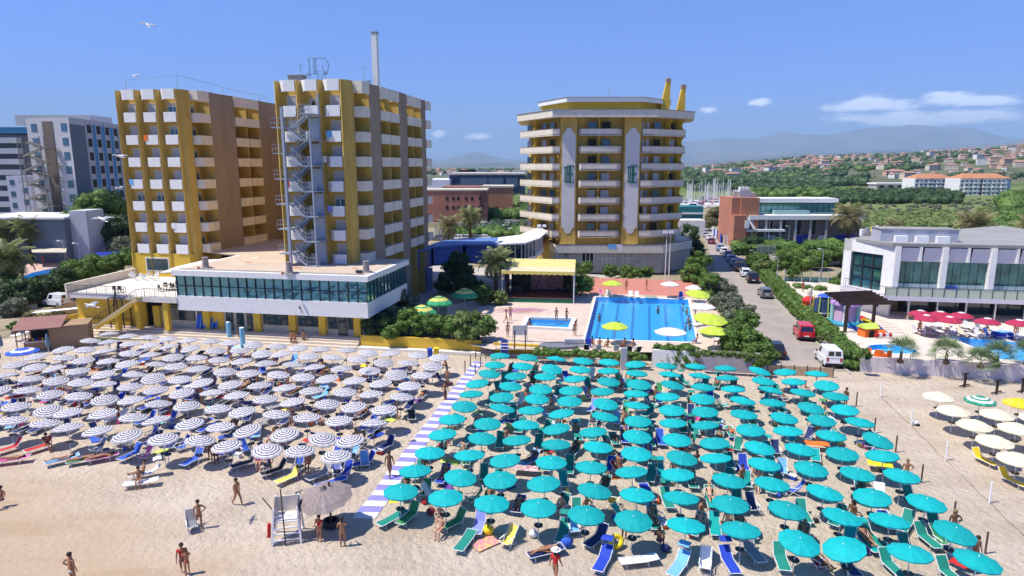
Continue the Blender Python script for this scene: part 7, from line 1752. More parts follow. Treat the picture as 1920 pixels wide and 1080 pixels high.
# rotation: 0 faces the sea (camera)
who(375,991,15,'hip','bare-chested man in dark shorts standing by a grey folding chair',swim='maroon')
who(446,947,65,'walk','woman in bikini walking left across the open sand',female=True,swim='maroon')
who(138,1100,160,'hip','man in white shorts seen from behind at bottom left',swim='white',hair='hairdk',sc=1.05)
who(345,1078,25,'walk','man in red top striding on the sand at the bottom',shirt='red',swim='brown')
who(352,1074,25,'up','child riding behind the man in red, arms raised',sc=.72,swim='red',z=.35)
who(600,1015,-20,'front','girl in red dress standing by the thatched parasol',female=True,shirt='red',swim='royal',sc=.9)
who(643,1025,200,'front','woman in black shorts in the shade of thatched parasol',female=True,swim='black',top='brown')
who(731,895,170,'walk','dark-skinned man in shorts walking up along the walkway',skin='skin3',swim='brown',sc=1.06)
who(1041,1092,150,'walk','woman with white sun hat in a red dress at bottom centre',female=True,shirt='red',swim='red',hat='white',sc=1.05)
who(835,751,10,'stand','slim man standing by the dark post beside the walkway')
for i,(px,py,rz,po)in enumerate([(547,648,-20,'stand'),(554,648,10,'walk'),(570,647,0,'stand')]):who(px,py,rz,po,['man on the steps, leftmost of the three tanned men','man on the steps, middle of the three tanned men','man on the steps, rightmost of the three'][i],z=.05,swim=['navy','maroon','black'][i])
who(450,640,0,'stand','man behind the pale blue shower columns',z=.1,skin='skin3')
who(673,640,0,'stand','person in lilac shirt at the pavilion corner',shirt='lav',swim='black',z=.4)
for i,(px,py,rz,po,f,lb)in enumerate([(957,601,0,'up',False,'man with raised arms on the paving before the stage'),(949,606,80,'walk',True,'woman walking left before the stage'),(1043,602,0,'front',True,'woman at the far rim of the small pool'),(1062,603,40,'front',False,'boy at the far right rim of the small pool'),(952,632,20,'stand',True,'woman standing at the left of the small pool fence'),(1078,630,0,'stand',True,'woman standing right of the small pool'),(1303,595,120,'walk',False,'man walking by the large lime parasol'),(1212,545,-60,'walk',True,'woman crossing the pink terrace'),(990,612,60,'crouch',False,'child crouching at the small pool corner'),(1174,545,0,'stand',False,'man standing on the pink terrace left side')]):
 who(px,py,rz,po,lb,z=1.0,female=f,swim=rg.choice(['navy','red','orange','black','blue']))
for i,(px,py,lb)in enumerate([(1110,652,'first seated bather on the near pool edge, leftmost'),(1124,655,'second seated bather on the near pool edge'),(1139,656,'third seated bather on the near pool edge'),(1170,656,'bather on the near pool edge beside the lime parasol'),(1186,657,'bather on the near pool edge left of the creeper'),(1306,648,'bather in red at the near right pool corner')]):who(px,py,160+20*i,'sit',lb,z=.75,female=i%2==0,swim=['red','navy','black'][i%3])
for i,(px,py)in enumerate([(1123,612),(1233,597),(1280,592),(1287,600),(1290,617),(1293,628),(1285,630),(1160,628)]):
 t=who(px,py,40*i,'stand',['swimmer near the left edge of the big pool','lone swimmer in the middle of the big pool','upper swimmer by the right edge of the pool','second swimmer down the right pool edge','third swimmer down the right pool edge','lowest swimmer by the right pool edge','swimmer beside the white parasol in the pool corner','swimmer just right of the near lime parasol'][i],z=-.35,swim='navy')
for i,(px,py)in enumerate([(1830,648),(1813,655),(1900,640)]):who(px,py,30*i,'stand',['swimmer in the club pool, upper one','swimmer in the club pool close to the fan palms','swimmer at the far edge of the club pool'][i],z=-.0)
for i,(px,py,f)in enumerate([(1723,628,True),(1900,628,False),(1906,630,True),(1848,628,False),(1707,600,True)]):who(px,py,60*i,['walk','stand','stand','sit','sit'][i],['woman walking at the left corner of the club pool','man standing at the far edge of the club pool','woman beside the man at the club pool edge','man sitting on the club pool edge','woman seated left of the red parasols'][i],z=1.3,female=f,swim='red')
who(1505,548,0,'stand','person in red by the low playground hedge',z=1.3,shirt='red',swim='red');who(18,470+20,0,'stand','person on the far left pool deck',z=.2,female=True)
for i,(px,py)in enumerate([(82,495),(97,488),(100,486),(130,492)]):who(px,py,50*i,['stand','walk','stand','crouch'][i],['person in red on the far left pool deck, first','walker on the far left pool deck','pale figure by the dark canopy of the far left pool','figure crouching at the foot of the far lamp post'][i],z=.2,shirt=['red',None,'white','red'][i],swim='navy')
# front-row people
FP=[(1022,1035,-68,'lie','sunbather lying on the foremost navy lounger','skin',.02),(825,985,-10,'sit','woman sitting in shade between first and second teal umbrellas','skin2',0),(828,1005,-25,'sit','woman seated at the foot of a green lounger at the front','skin2',0),(1235,1030,150,'sit','dark-haired man sitting beside a navy bag at the front','skin3',0),(1170,1010,10,'stand','man in shade standing right of the yellow ring','skin3',0),(1315,975,30,'sit','man sitting below the eighth front teal umbrella','skin',0),(262,911,20,'sit','woman sitting on the white lounger on open sand, nearer','skin',0),(270,889,-60,'sitlong','woman sitting behind on the second white lounger','skin',0),(487,878,10,'sit','lady in pink dress sitting before the dark loungers','skin2',0),(505,882,20,'sit','lady in purple sitting right of the lady in pink','skin',0),(190,858,-60,'prone','sunbather face down on the bright pink lounger','skin',.02),(155,862,-62,'prone','sunbather on the green-towelled lounger','skin',.02),(115,862,-50,'lie','sunbather on the pale lounger by the green one','skin2',.02),(90,845,60,'sit','large man sitting with back to the sun at the left','skin',0),(22,862,-70,'lie','sunbather at the lower left edge','skin',.02),(1535,1055,25,'recl','person lounging on the red deck chair at the bottom','skin3',0),(1305,878,200,'sit','dark-haired man sitting in the gap between teal rows','skin3',0),(5,950,0,'sit','person at the left edge on open sand','skin',0),(395,862,0,'stand','man standing in shade of the fifth front ringed umbrella','skin3',0),(405,865,30,'sit','person in purple sitting in shade beside the standing man','skin3',0),(580,880,0,'sit','person sitting under the second front ringed umbrella','skin3',0),(668,835,200,'sit','person sitting behind the lone blue lounger','skin',0),(818,690,60,'sit','figure sitting beside folded chairs near the walkway','skin3',0),(838,689,300,'crouch','crouching figure by the upper walkway post','skin3',0),(1215,822,-5,'lieg','sunbather lying on sand between teal columns','skin2',.0)]
for i,(px,py,rz,po,lb,sk,dz)in enumerate(FP):
 who(px,py,rz,po,lb,z=dz,skin=sk,female=i%2==0,swim=rg.choice(['navy','black','red','orange','purple','blue']),shirt={8:'pink',9:'purple',19:'purple',13:'maroon'}.get(i))
# people on or near the other seats
k=0
for P_,rz,kind,lb,g_ in SEATS:
 if g_=='f' or rg.random()>.5 or k>150:continue
 k+=1;f=rg.random()<.5;sk=rg.choice(['skin','skin','skin2','skin3'])
 tail=lb.split(' of the ',1)[1]if ' of the ' in lb else lb
 side='right' if 'right' in lb else 'left'
 if kind=='flat':po,q,r_,act=rg.choice(['lie','prone']),P_,rz,'sunbather lying'
 elif kind in('recl','up')and rg.random()<.75:po,q,r_,act='recl',(P_[0]-.28*math.sin(rz),P_[1]+.28*math.cos(rz)),rz,'bather reclining'
 elif kind=='deck' and rg.random()<.7:po,q,r_,act='sit',(P_[0],P_[1]),rz,'bather sitting'
 else:po,q,r_,act=rg.choice(['stand','stand','hip']),(P_[0]+.5,P_[1]-.5),rg.uniform(0,6.28),'bather standing'
 person(q,r_,po,'%s %s of the %s'%(act,side,tail),female=f,skin=sk,z=-.12 if kind=='deck' and po=='sit' else 0,swim=rg.choice(['navy','black','red','orange','purple','blue','white','green']),hair=rg.choice(['hairdk','hairdk','hairlt']),group='bathers among the umbrellas')
# ================================================================ vehicles
def carpaint(n,c):return mat('paint_'+n,c,.3,spec=.5,coat=.5)
CP_={k:carpaint(k,v)for k,v in dict(red=(.55,.02,.03),white=(.75,.76,.78),grey=(.13,.13,.14),black=(.02,.02,.024),silver=(.38,.40,.43),blue=(.06,.12,.28),maroon=(.2,.03,.04),lblue=(.22,.33,.5)).items()}
TYRE=mat('tyre_rubber',(.015,.015,.015),.8);LAMPG=mat('lamp_glass',(.7,.7,.65),.1);TAIL=mat('red_lamp',(.4,.01,.01),.2);CGL=mat('car_glass',(.012,.015,.02),.05,spec=.8)
def car_proto(kind):
 """front towards +y; origin on the ground"""
 L_,W_,belt,roof,f0,f1,r1,r0=dict(hatch=(4.0,1.7,.92,1.45,.95,.35,-1.55,-1.9),sedan=(4.4,1.75,.92,1.42,.85,.25,-1.2,-1.75),mpv=(4.1,1.8,1.05,1.78,1.05,.55,-1.8,-1.98),suv=(4.4,1.85,1.05,1.75,.9,.4,-1.85,-2.05),van=(4.1,1.75,1.05,1.85,1.0,.5,-1.95,-2.03))[kind]
 t=thing('parked_car','x','van' if kind=='van' else 'car');h=L_/2;w=W_/2
 P=CP_['grey']
 mb=MB()
 prof=[(-h+.05,.32),(-h,.55),(-h+.04,belt-.05),(-h+.12,belt),(f0,belt),(h-.25,belt-.18),(h-.04,belt-.34),(h,.5),(h-.06,.3),(h-.5,.24),(-h+.5,.24)]
 n=len(prof)
 vs=[]
 for x,inset in((-w,.05),(-w+.04,0),(w-.04,0),(w,.05)):
  for y,z in prof:
   cy,cz=0,.6;vs.append((x,y*(1-inset*.8),cz+(z-cz)*(1-inset*2)))
 fs=[]
 for k in range(3):
  for i in range(n):j=(i+1)%n;fs.append((k*n+i,k*n+j,(k+1)*n+j,(k+1)*n+i))
 fs+=[tuple(range(n))[::-1],tuple(range(3*n,4*n))]
 mb.add(vs,fs,P)
 ri=.16
 A_=[(-w+.06,r0,belt),(w-.06,r0,belt),(w-.06,f0,belt),(-w+.06,f0,belt)];B_=[(-w+ri,r1,roof),(w-ri,r1,roof),(w-ri,f1,roof),(-w+ri,f1,roof)]
 mb.add(A_+B_,[(0,1,5,4),(1,2,6,5),(2,3,7,6),(3,0,4,7)],P)
 mb.add(B_+[(x*.85,y*.93,roof+.05)for x,y,z in B_],[(0,1,5,4),(1,2,6,5),(2,3,7,6),(3,0,4,7),(4,5,6,7)],P)
 mb.obj('body',t)
 def lerp4(i,j,s,q,off_):
  a=Vector(A_[i]).lerp(Vector(A_[j]),s);b=Vector(B_[i]).lerp(Vector(B_[j]),s);p=a.lerp(b,q);return tuple(p+Vector(off_))
 def glass(nm,i,j,s0,s1,q0,q1,o):g=MB();g.add([lerp4(i,j,s0,q0,o),lerp4(i,j,s1,q0,o),lerp4(i,j,s1,q1,o),lerp4(i,j,s0,q1,o)],[(0,1,2,3)],CGL);g.obj(nm,t)
 glass('windscreen',2,3,.06,.94,.06,.94,(0,.012,.012))
 if kind=='van':
  glass('rear_window',0,1,.12,.46,.3,.85,(0,-.012,0));glass('rear_window',0,1,.54,.88,.3,.85,(0,-.012,0));glass('side_window',1,2,.66,.92,.12,.85,(.012,0,0));glass('side_window',3,0,.08,.34,.12,.85,(-.012,0,0))
 else:
  glass('rear_window',0,1,.08,.92,.1,.88,(0,-.012,.006))
  for a,b in((.08,.48),(.52,.94)):glass('side_window',1,2,a,b,.1,.88,(.012,0,0));glass('side_window',3,0,1-b,1-a,.1,.88,(-.012,0,0))
 for x in(-w+.06,w-.06):
  for y in(-h+.78,h-.82):
   g=MB();g.tube((x-.1,y,.31),(x+.1,y,.31),.31,TYRE,n=14);wh=g.obj('wheel',t)
   s=.105 if x>0 else-.105;g=MB();g.tube((x+s*.9,y,.31),(x+s*1.05,y,.31),.19,M['chrome'],n=10);g.obj('rim',wh)
 for x in(-w+.25,w-.25):
  g=MB();g.box(x-.16,x+.16,h-.12,h-.035,.6,.74,LAMPG);g.obj('headlight',t)
  g=MB();g.box(x-.09,x+.09,-h-.012,-h+.05,.72,belt-.03 if kind not in('van','mpv')else belt+.05,TAIL);g.obj('taillight',t)
 g=MB();g.box(-w+.05,w-.05,-h-.06,-h+.06,.3,.5,P if kind in('hatch','sedan')else TYRE);g.box(-w+.05,w-.05,h-.06,h+.05,.3,.48,P if kind in('hatch','sedan')else TYRE);g.obj('bumper',t)
 g=MB();g.box(-.26,.26,-h-.075,-h-.03,.56 if kind!='hatch' else .62,.68 if kind!='hatch' else .72,M['wplastic']);g.obj('number_plate',t)
 for x in(-w-.08,w+.08):g=MB();g.box(x-.09,x+.09,f0-.25,f0-.14,belt-.02,belt+.14,TYRE);g.obj('mirror',t)
 return t
CARS={k:car_proto(k)for k in('hatch','sedan','mpv','suv','van')};cused=set()
def car(px,py,rz,kind,col,label,z=.06,group='cars parked along the beach road'):
 pr=CARS[kind]
 if kind in cused:o=copytree(pr)
 else:o=pr;cused.add(kind)
 g=G(px,py,z);o.location=g;o.rotation_euler=(0,0,R(rz));o['label']=label
 if group:o['group']=group
 if kind=='van':o.name='parked_van'
 for ch in o.children:
  nm=ch.name.split('.')[0]
  if nm=='body' or(nm=='bumper' and kind in('hatch','sedan')):slot(ch,0,CP_[col])
 return o
car(1506,632,-14,'mpv','red','bright red people carrier with black rear window on the road',group=None)
car(1552,680,-10,'van','white','small white delivery van with two rear windows nearest the beach',group=None)
car(1434,556,-12,'hatch','grey','dark grey estate car parked by the hedge above the red one')
car(1450,664,-10,'sedan','black','dark car half hidden behind the shrubs at the road end')
for i,(px,py,k,c,lb)in enumerate([(1410,528,'suv','black','black four by four with spare wheel, nearer one'),(1397,517,'hatch','white','white hatchback between the two black cars'),(1385,507,'suv','black','black four by four in front of the shaded row'),(1377,498,'hatch','silver','silver car in shade, first beyond the black one'),(1371,490,'sedan','lblue','pale blue car in shade, second of the row'),(1364,482,'hatch','silver','silver car in shade, third of the row'),(1357,475,'hatch','white','white car in shade, fourth of the row'),(1350,469,'sedan','lblue','pale blue car in shade, fifth of the row')]):car(px,py,-14,k,c,lb)
for i,(px,py,k,c,lb)in enumerate([(1334,456,'hatch','maroon','dark red car at the road bend'),(1330,449,'sedan','white','white car just behind the dark red one'),(1324,444,'hatch','silver','silver car farther up the road bend'),(1318,437,'sedan','white','white car at the far end of the road'),(1308,430,'hatch','blue','blue car last before the white wall'),(1300,426,'hatch','grey','grey car beside the white wall')]):car(px,py,-20,k,c,lb)
rk=random.Random(8);nn_=0
for row,(y0,x0,x1,n)in enumerate([(430,850,975,9),(437,905,985,6),(424,860,980,9),(450,822,905,6)]):
 for i in range(n):
  px=x0+(x1-x0)*i/(n-1);c=rk.choice(['white','silver','grey','blue','white','black']);cr_=['nearest','second','far','front']
  car(px,y0,80+rk.uniform(-8,8),rk.choice(['hatch','sedan','hatch']),c,'%s car, %s from the left in the %s row of the left car park'%(c,ORD[i+1],['third','second','farthest','nearest'][row]),.1,'cars in the left car park')
for row,(y0,n)in enumerate([(497,6),(483,6)]):
 for i in range(n):px=1512+17*i;c=rk.choice(['white','silver','grey','white']);car(px,y0,85+rk.uniform(-8,8),rk.choice(['hatch','sedan']),c,'%s car, %s from the left in the %s row beside the club'%(c,ORD[i+1],['near','far'][row]),.1,'cars in the club car park')
car(108,573,70,'van','white','white van parked beside the white terrace wall',.1,None);car(88,570,75,'hatch','maroon','dark red car left of the white van',.1,None)
car(1165,500,60,'hatch','white','pale car in the shade of the monogram tower',.4,None);bpy.data.objects[-1]if False else None
# ================================================================ parasols by the pools
LIME=mat('lime_canvas',(.52,.66,.06),.8,trans=.2);WHT2=mat('bright_white_canvas',(.80,.80,.82),.8,trans=.2);SGR=mat('leaf_green_canvas',(.05,.36,.16),.8,trans=.15);SYE=mat('pale_yellow_canvas',(.70,.66,.16),.8,trans=.15);CRIM=mat('crimson_canvas',(.42,.03,.08),.8,trans=.15)
lcan=canopy_mesh(1.55,.5,[(.5,LIME),(1,LIME)],8,.06);wcan=canopy_mesh(1.6,.4,[(.5,WHT2),(1,WHT2)],8,.05)
def pslabel(px,py,can,edge,h_,r_,lb,grp,z=1.0,tilt=(0,0),table=False,tray=None):
 g=G(px,py,z+edge);t=parasol(lb,can,edge,h_,r_,grp,table,name='pool_parasol',tray=tray,pole=M['wplastic']);t.location=(g.x,g.y,z);t.rotation_euler=(tilt[0],tilt[1],.4);return t
for px,py,k,lb,s in[(1148,532,'l','lime parasol on the pink terrace behind the big pool',1),(1306,550,'l','lime parasol at the far right corner of the big pool',1.1),(1328,596,'l','largest lime parasol, beside the right edge of the pool',1.25),(1340,621,'l','flat lime parasol nearest the grey wall',1.05),(1153,612,'l','lime parasol standing at the near left edge of the pool',.95),(1257,622,'w','big white parasol at the near right edge of the pool',1.05),(1256,533,'w','white parasol on the pink terrace right side',.85),(1316,575,'w','white parasol between two lime parasols',1.0),(1300,540,'w','white parasol half behind the far lime one',.7)]:
 t=pslabel(px,py,lcan if k=='l' else wcan,2.0,.5,1.55,lb,'lime and white parasols round the big pool',tilt=(.18 if s>1.05 and k=='l' else 0,0));t.scale=(s,s,1)
gy=canopy_mesh(1.8,.95,[(.3,SYE),(.45,SGR),(.72,SYE),(.86,SGR),(1,SGR)],10,.05,val=.25)
for px,py,lb in[(871,553,'green and yellow garden parasol, highest and rightmost of three'),(822,567,'green and yellow garden parasol, middle of three'),(791,586,'green and yellow garden parasol, lowest and leftmost of three')]:pslabel(px,py,gy,2.0,.95,1.8,lb,'green and yellow garden parasols')
rc=canopy_mesh(1.3,.5,[(.28,WHT2),(.6,CRIM),(1,CRIM)],10,.05)
for i,(px,py)in enumerate([(1726,589),(1737,598),(1763,591),(1780,601),(1802,593),(1851,604),(1911,607)]):
 pslabel(px,py,rc,2.0,.5,1.3,['crimson parasol, leftmost of the back trio by the club','crimson parasol in front of the leftmost one','crimson parasol, middle of the back trio','crimson parasol right in front of the middle back one','crimson parasol, right of the back trio','crimson parasol standing alone right of the cluster','crimson parasol at the right photo edge'][i],'crimson parasols before the club',1.3)
bw=canopy_mesh(1.5,.35,[(.45,FAB['blue']),(.7,WHT2),(1,FAB['blue'])],10,.05);pslabel(42,659,bw,1.6,.35,1.5,'pale blue and white ringed parasol in front of the kiosk',None,0)
closed=MB();closed.lathe([(.05,.9),(.2,1.0),(.22,1.3),(.10,2.2),(0,2.4)],mat('faded_blue_cloth',(.16,.25,.32),.9,var=.2,scale=6),10);closed.tube((0,0,-.1),(0,0,1),.03,M['alu']);cme=closed.mesh('closed_parasol')
for i,(px,py,lb)in enumerate([(92,665,'closed blue-grey parasol at the kiosk corner'),(44,640,'closed blue-grey parasol left of the kiosk counter'),(4,665,'closed blue-grey parasol at the left photo edge'),(0,690,'closed blue-grey parasol lower at the left edge')]):o=link('closed_parasol',cme,loc=G(px,py,0));tag(o,lb,'beach umbrella','closed parasols near the kiosk')
# seats round the pools
for i,(px,py,kd,rz,fb,lb)in enumerate([(1142,552,'up',10,'white','white lounger below the terrace lime parasol'),(1128,552,'deck',20,'pink','pink-towelled chair beside the terrace lime parasol'),(1163,555,'flat',60,'blue','blue-covered lounger on the far pool edge'),(1182,554,'up',-10,'white','white lounger, left of the far edge pair'),(1195,555,'up',0,'white','white lounger, right of the far edge pair'),(1220,556,'flat',90,'green','green mat lounger on the far pool edge'),(1276,556,'up',-20,'blue','blue lounger at the far right pool corner'),(1100,655,'deck',170,'black','black chair at the near left corner of the pool'),(1180,658,'deck',170,'black','black chair on the near pool edge, left of creeper'),(1195,659,'deck',190,'black','black chair on the near pool edge, nearest the creeper'),(1155,657,'deck',175,'white','white chair on the near pool edge'),(1122,656,'deck',175,'white','white chair on the near left pool edge'),(1310,607,'up',-60,'white','white lounger under the largest lime parasol'),(1350,634,'flat',-60,'white','stack-like white lounger by the grey wall corner')]):
 g=G(px,py,1.3);seat(kd,(g.x,g.y),R(rz),lb,fb,'seats round the big pool',1.0)
for i in range(13):
 px=1722+16.5*i;kd=rk.choice(['up','up','flat','deck']);fb=rk.choice(['white','white','grey','white','cream'])if i!=8 else 'blue';g=G(px,622+i*.8,1.6)
 seat(kd,(g.x,g.y),R(rk.uniform(-20,25)),'%s %s, %s from the left along the club pool'%(CN.get(fb,'cream'),KN[kd],ORD[i+1]),fb,'seats along the club pool',1.3)
for i in range(9):
 px=1738+20*i;g=G(px,611+i*.8,1.6);fb=rk.choice(['white','grey','cream']);seat('up',(g.x,g.y),R(rk.uniform(-30,30)),'%s upright lounger, %s from left under the crimson parasols'%(CN.get(fb,'cream'),ORD[i+1]),fb,'seats under the crimson parasols',1.3)
mb=MB();
for k in range(3):mb.ball((0,0,0),.01,FAB['blue'],4,3)
mb.box(-.9,.9,-.5,.5,0,.7,FAB['royal']);mb.box(-.6,.6,-.52,.3,.7,.78,FAB['sky']);o=mb.obj('towel_trolley');o.location=G(1878,634,1.3);tag(o,'blue towel-covered box on the club pool edge','box')
# ================================================================ pergola and playground
pg=thing('pergola','dark brown wooden pergola of parallel beams over the play area','pergola');WD=mat('dark_stained_wood',(.045,.025,.015),.7,var=.2,scale=3)
pb=[G(1560,605,1.3),G(1584,623,1.3),G(1635,622,1.3),G(1608,603,1.3)]
for p in pb:mb=MB();mb.box(p.x-.14,p.x+.14,p.y-.14,p.y+.14,1.2,4.5,WD);mb.obj('post',pg)
for a,b in((0,1),(3,2)):mb=MB();d=(pb[b]-pb[a]).normalized();mb.bar(tuple(pb[a]-d*1.5)[:2]+(4.5,),tuple(pb[b]+d*.8)[:2]+(4.5,),.18,.26,WD);mb.obj('girder',pg)
for i in range(7):
 t_=-.25+1.4*i/6;a=pb[0].lerp(pb[1],t_);b=pb[3].lerp(pb[2],t_);d=(b-a).normalized();mb=MB();mb.bar(tuple(a-d*.9)[:2]+(4.75,),tuple(b+d*2.1)[:2]+(4.75,),.14,.24,WD);mb.obj('beam',pg)
pc=thing('bouncy_castle','round inflatable castle, lilac roof ring, pink net walls, blue base','bouncy castle',tuple(G(1583,607,1.3)))
mb=MB();mb.lathe([(1.9,0),(2.05,.25),(1.9,.5),(0,.55)],mat('inflated_blue',(.02,.28,.40),.4),16);mb.obj('base',pc)
mb=MB();mb.lathe([(1.55,2.3),(1.8,2.45),(1.75,2.75),(1.3,2.95),(.2,2.6),(0,2.6)],mat('inflated_lilac',(.45,.28,.6),.4),16);mb.obj('roof_ring',pc)
for k in range(6):
 a=k*math.pi/3;mb=MB();mb.tube((1.6*math.cos(a),1.6*math.sin(a),.3),(1.6*math.cos(a),1.6*math.sin(a),2.5),.22,mat('inflated_mint',(.30,.60,.50),.4)if k%2 else mat('inflated_white',(.7,.7,.78),.4),n=8);mb.obj('column',pc)
mb=MB();mb.lathe([(1.45,.5),(1.45,2.3)],mat('pink_net',(.60,.38,.52),.8),16);mb.obj('net_wall',pc)
cf=thing('climbing_frame','yellow-poled trampoline frame with dark blue netting','climbing frame',tuple(G(1543,592,1.3)))
for x,y in((-1.1,-1),(1.1,-1),(-1.1,1),(1.1,1),(0,-1.3)):mb=MB();mb.tube((x,y,0),(x*.8,y*.8,2.6),.06,FAB['lime'],n=6);mb.obj('pole',cf)
mb=MB();mb.lathe([(1.2,.6),(1.1,2.2)],mat('blue_net',(.03,.06,.14),.8),12);mb.lathe([(.9,2.5),(.5,2.8),(0,2.85)],FAB['blue'],10);mb.obj('netting',cf)
tt_=thing('toy_tower','red and orange plastic play tower beside the climbing frame','toy',tuple(G(1516,580,1.3)))
mb=MB();mb.box(-.7,.7,-.5,.5,.2,1.1,FAB['orange']);mb.obj('box',tt_);mb=MB();mb.lathe([(.95,1.1),(.9,1.35),(.5,1.7),(0,1.8)],FAB['red'],10);mb.obj('roof',tt_);mb=MB();mb.lathe([(.3,1.8),(.35,2.4),(.25,2.8),(0,2.85)],FAB['cream'],8);mb.obj('turret',tt_);mb=MB();mb.bar((1.0,-.4,1.0),(1.9,-1,.1),.5,.1,FAB['hotyellow']);mb.obj('slide',tt_)
ph=thing('playhouse','orange playhouse with lime green roof near the pergola post','playhouse',tuple(G(1626,630,1.3)),.2)
mb=MB();mb.box(-.8,.8,-.6,.6,0,1.0,FAB['orange']);mb.box(-.3,.3,-.63,-.6,.0,.8,M['dark']);mb.obj('wall',ph);mb=MB();mb.xprism([(-.75,1.0),(0,1.5),(.75,1.0)],-.95,.95,FAB['lime']);mb.obj('roof',ph)
rs=thing('rainbow_slide','low curved rainbow-coloured inflatable lane on pale paving','inflatable')
rp=[G(*q,1.35)for q in((1610,594),(1622,600),(1632,606),(1642,613),(1650,620),(1654,626))]
for i,c_ in enumerate(['red','hotyellow','lime','blue','orange']):mb=MB();a,b=rp[i],rp[i+1];mb.bar(tuple(a),tuple(b),.8,.35,FAB[c_]);mb.obj('segment',rs)
mb=MB();mb.lathe([(1.3,.03),(1.35,.2),(1.1,.25),(1.0,.05),(0,.05)],FAB['blue'],14);o=mb.obj('paddling_pool');o.location=G(1611,615,1.3);tag(o,'blue inflatable paddling pool under the pergola','paddling pool')
for i,(px,py)in enumerate([(1628,662),(1644,666),(1650,667),(1664,668),(1642,640)]):
 if i==4:
  mb=MB();
  for k in range(5):mb.box(-.9+.36*k,-.55+.36*k,-.15,.15,.2,.55,FAB['red']if k%2==0 else FAB['white'])
  o=mb.obj('bench');o.location=G(1656,634,1.3);tag(o,'red and white striped bench near the fan palm','bench');continue
 mb=MB();mb.box(-.25,.25,-.25,.25,0,.4,FAB['orange']);mb.box(-.25,.25,.18,.25,.4,.8,FAB['orange']);o=mb.obj('orange_chair');o.location=G(px,py+3,1.3);o.rotation_euler.z=2.6+.2*i;tag(o,'%s orange seat at the rim of the round pool'%['leftmost','second','third','rightmost'][i],'chair','orange seats round the paddling pool')
kb=thing('kerb','pale kerb line between the road and the long hedge','kerb')
kp_=[G(1596,701,.05),G(1546,655,.05),G(1492,603,.05),G(1443,550,.05),G(1398,500,.05),G(1368,465,.05)]
for a,b in zip(kp_[:-1],kp_[1:]):
 n=max(2,int((b-a).length/1.6))
 for i in range(n):wallseg('stone',a.lerp(b,i/n),a.lerp(b,(i+.96)/n),.16,.0,.16,M['concrete'],kb)
# ================================================================ walls by the teal block, creeper wall, reed fence
gw=thing('grey_wall','grey rendered wall with faint lilac streaks under a creeper','wall')
gm_=mat('streaked_render',(.40,.37,.35),.9,col2=(.36,.32,.42),scale=.7,stretch=(1,1,.15))
wallseg('wall_panel',G(1222,690),G(1302,694),.3,-.03,1.9,M['white'],gw)
for i in range(4):a=G(1302,694).lerp(G(1438,702),i/4);b=G(1302,694).lerp(G(1438,702),(i+.995)/4);wallseg('wall_panel',a,b,.3,-.03,2.05+.002*i,gm_,gw)
mb=MB();q=G(1169,694);mb.box(q.x-.3,q.x+.3,q.y-.15,q.y+.15,-.05,2.3,M['shutter']);tag(mb.obj('concrete_pillar'),'pale square pillar rising among the last teal umbrellas','pillar')
rf=thing('reed_fence','low tan reed fence behind the last teal umbrellas','fence');RD=mat('dry_reed',(.42,.31,.19),.95,var=.3,scale=14,stretch=(1,1,.1))
for i in range(5):a=G(1440,702).lerp(G(1562,708),i/5);b=G(1440,702).lerp(G(1562,708),(i+.98)/5);wallseg('panel',a,b,.05,-.02,.95,RD,rf);mb=MB();mb.tube((b.x,b.y,0),(b.x,b.y,1.1),.05,POLE);mb.obj('post',rf)
rf=thing('reed_fence','tan reed screen below the creeper left of pale pillar','fence');wallseg('panel',G(1138,690),G(1185,692),.05,-.02,1.05,RD,rf)
rf=thing('reed_fence','tall tan reed fence between kiosk and terrace wall','fence')
for i in range(5):a=G(98,606).lerp(G(146,590),i/5);b=G(98,606).lerp(G(146,590),(i+.98)/5);wallseg('panel',a,b,.05,.0,1.9,RD,rf)
wallseg('base_wall',G(100,612),G(148,600),.2,.0,.9,M['ochre2'],rf)
# dark rail above the yellow wall, gate, noticeboard
dr=thing('garden_railing','thin dark railing on top of the yellow garden wall','railing');a=G(684,650,0);b=G(900,661,0)
railing(dr,[(a.x,a.y+.2,1.45),(b.x,b.y+.2,1.45)],1.1,.9)
mb=MB();mb.sheet([(a.x,a.y+.25,1.5),(b.x,b.y+.25,1.5),(b.x,b.y+.25,2.45),(a.x,a.y+.25,2.45)],mat('dark_green_mesh',(.01,.03,.025),.9));mb.obj('mesh_panel',dr)
pr2=thing('pool_fence','dark post and wire fence along the beach edge of the pool deck','fence');a=G(930,655,1.0);b=G(1100,662,1.0)
railing(pr2,[(a.x,a.y,1.0),(b.x,b.y,1.0)],1.0,1.6)
for px in(965,985):q=G(px,655,1.0);mb=MB();mb.box(q.x-.06,q.x+.06,q.y,q.y+.1,1,3.1,M['dkmet']);mb.obj('gate_post',pr2)
q=G(975,640,1.0);mb=MB();mb.box(q.x-.75,q.x+.75,q.y,q.y+.06,1.7,2.8,M['shutter']);mb.box(q.x-.8,q.x-.75,q.y,q.y+.06,1,2.8,M['dkmet']);mb.box(q.x+.75,q.x+.8,q.y,q.y+.06,1,2.8,M['dkmet']);tag(mb.obj('notice_board'),'pale notice board at the left of the small pool','notice board')
mb=MB();mb.lathe([(1.5,0),(1.5,.25),(1.3,.3),(0,.3)],mat('grey_cover',(.16,.17,.2),.8),18,sx=1.4,sy=.8);o=mb.obj('covered_pool');o.location=G(1048,650,1.0);tag(o,'dark grey oval covered tub near the yellow wall','tub')
q=G(1080,652,1.0);mb=MB();mb.box(q.x-1.2,q.x+.9,q.y,q.y+.4,1,1.9,M['shutter']);tag(mb.obj('storage_box'),'pale grey storage box right of the oval tub','box');mb=MB();mb.box(q.x+1.0,q.x+1.6,q.y,q.y+.4,1,2.0,FAB['royal']);tag(mb.obj('blue_crate'),'blue crate beside the pale grey storage box','box')
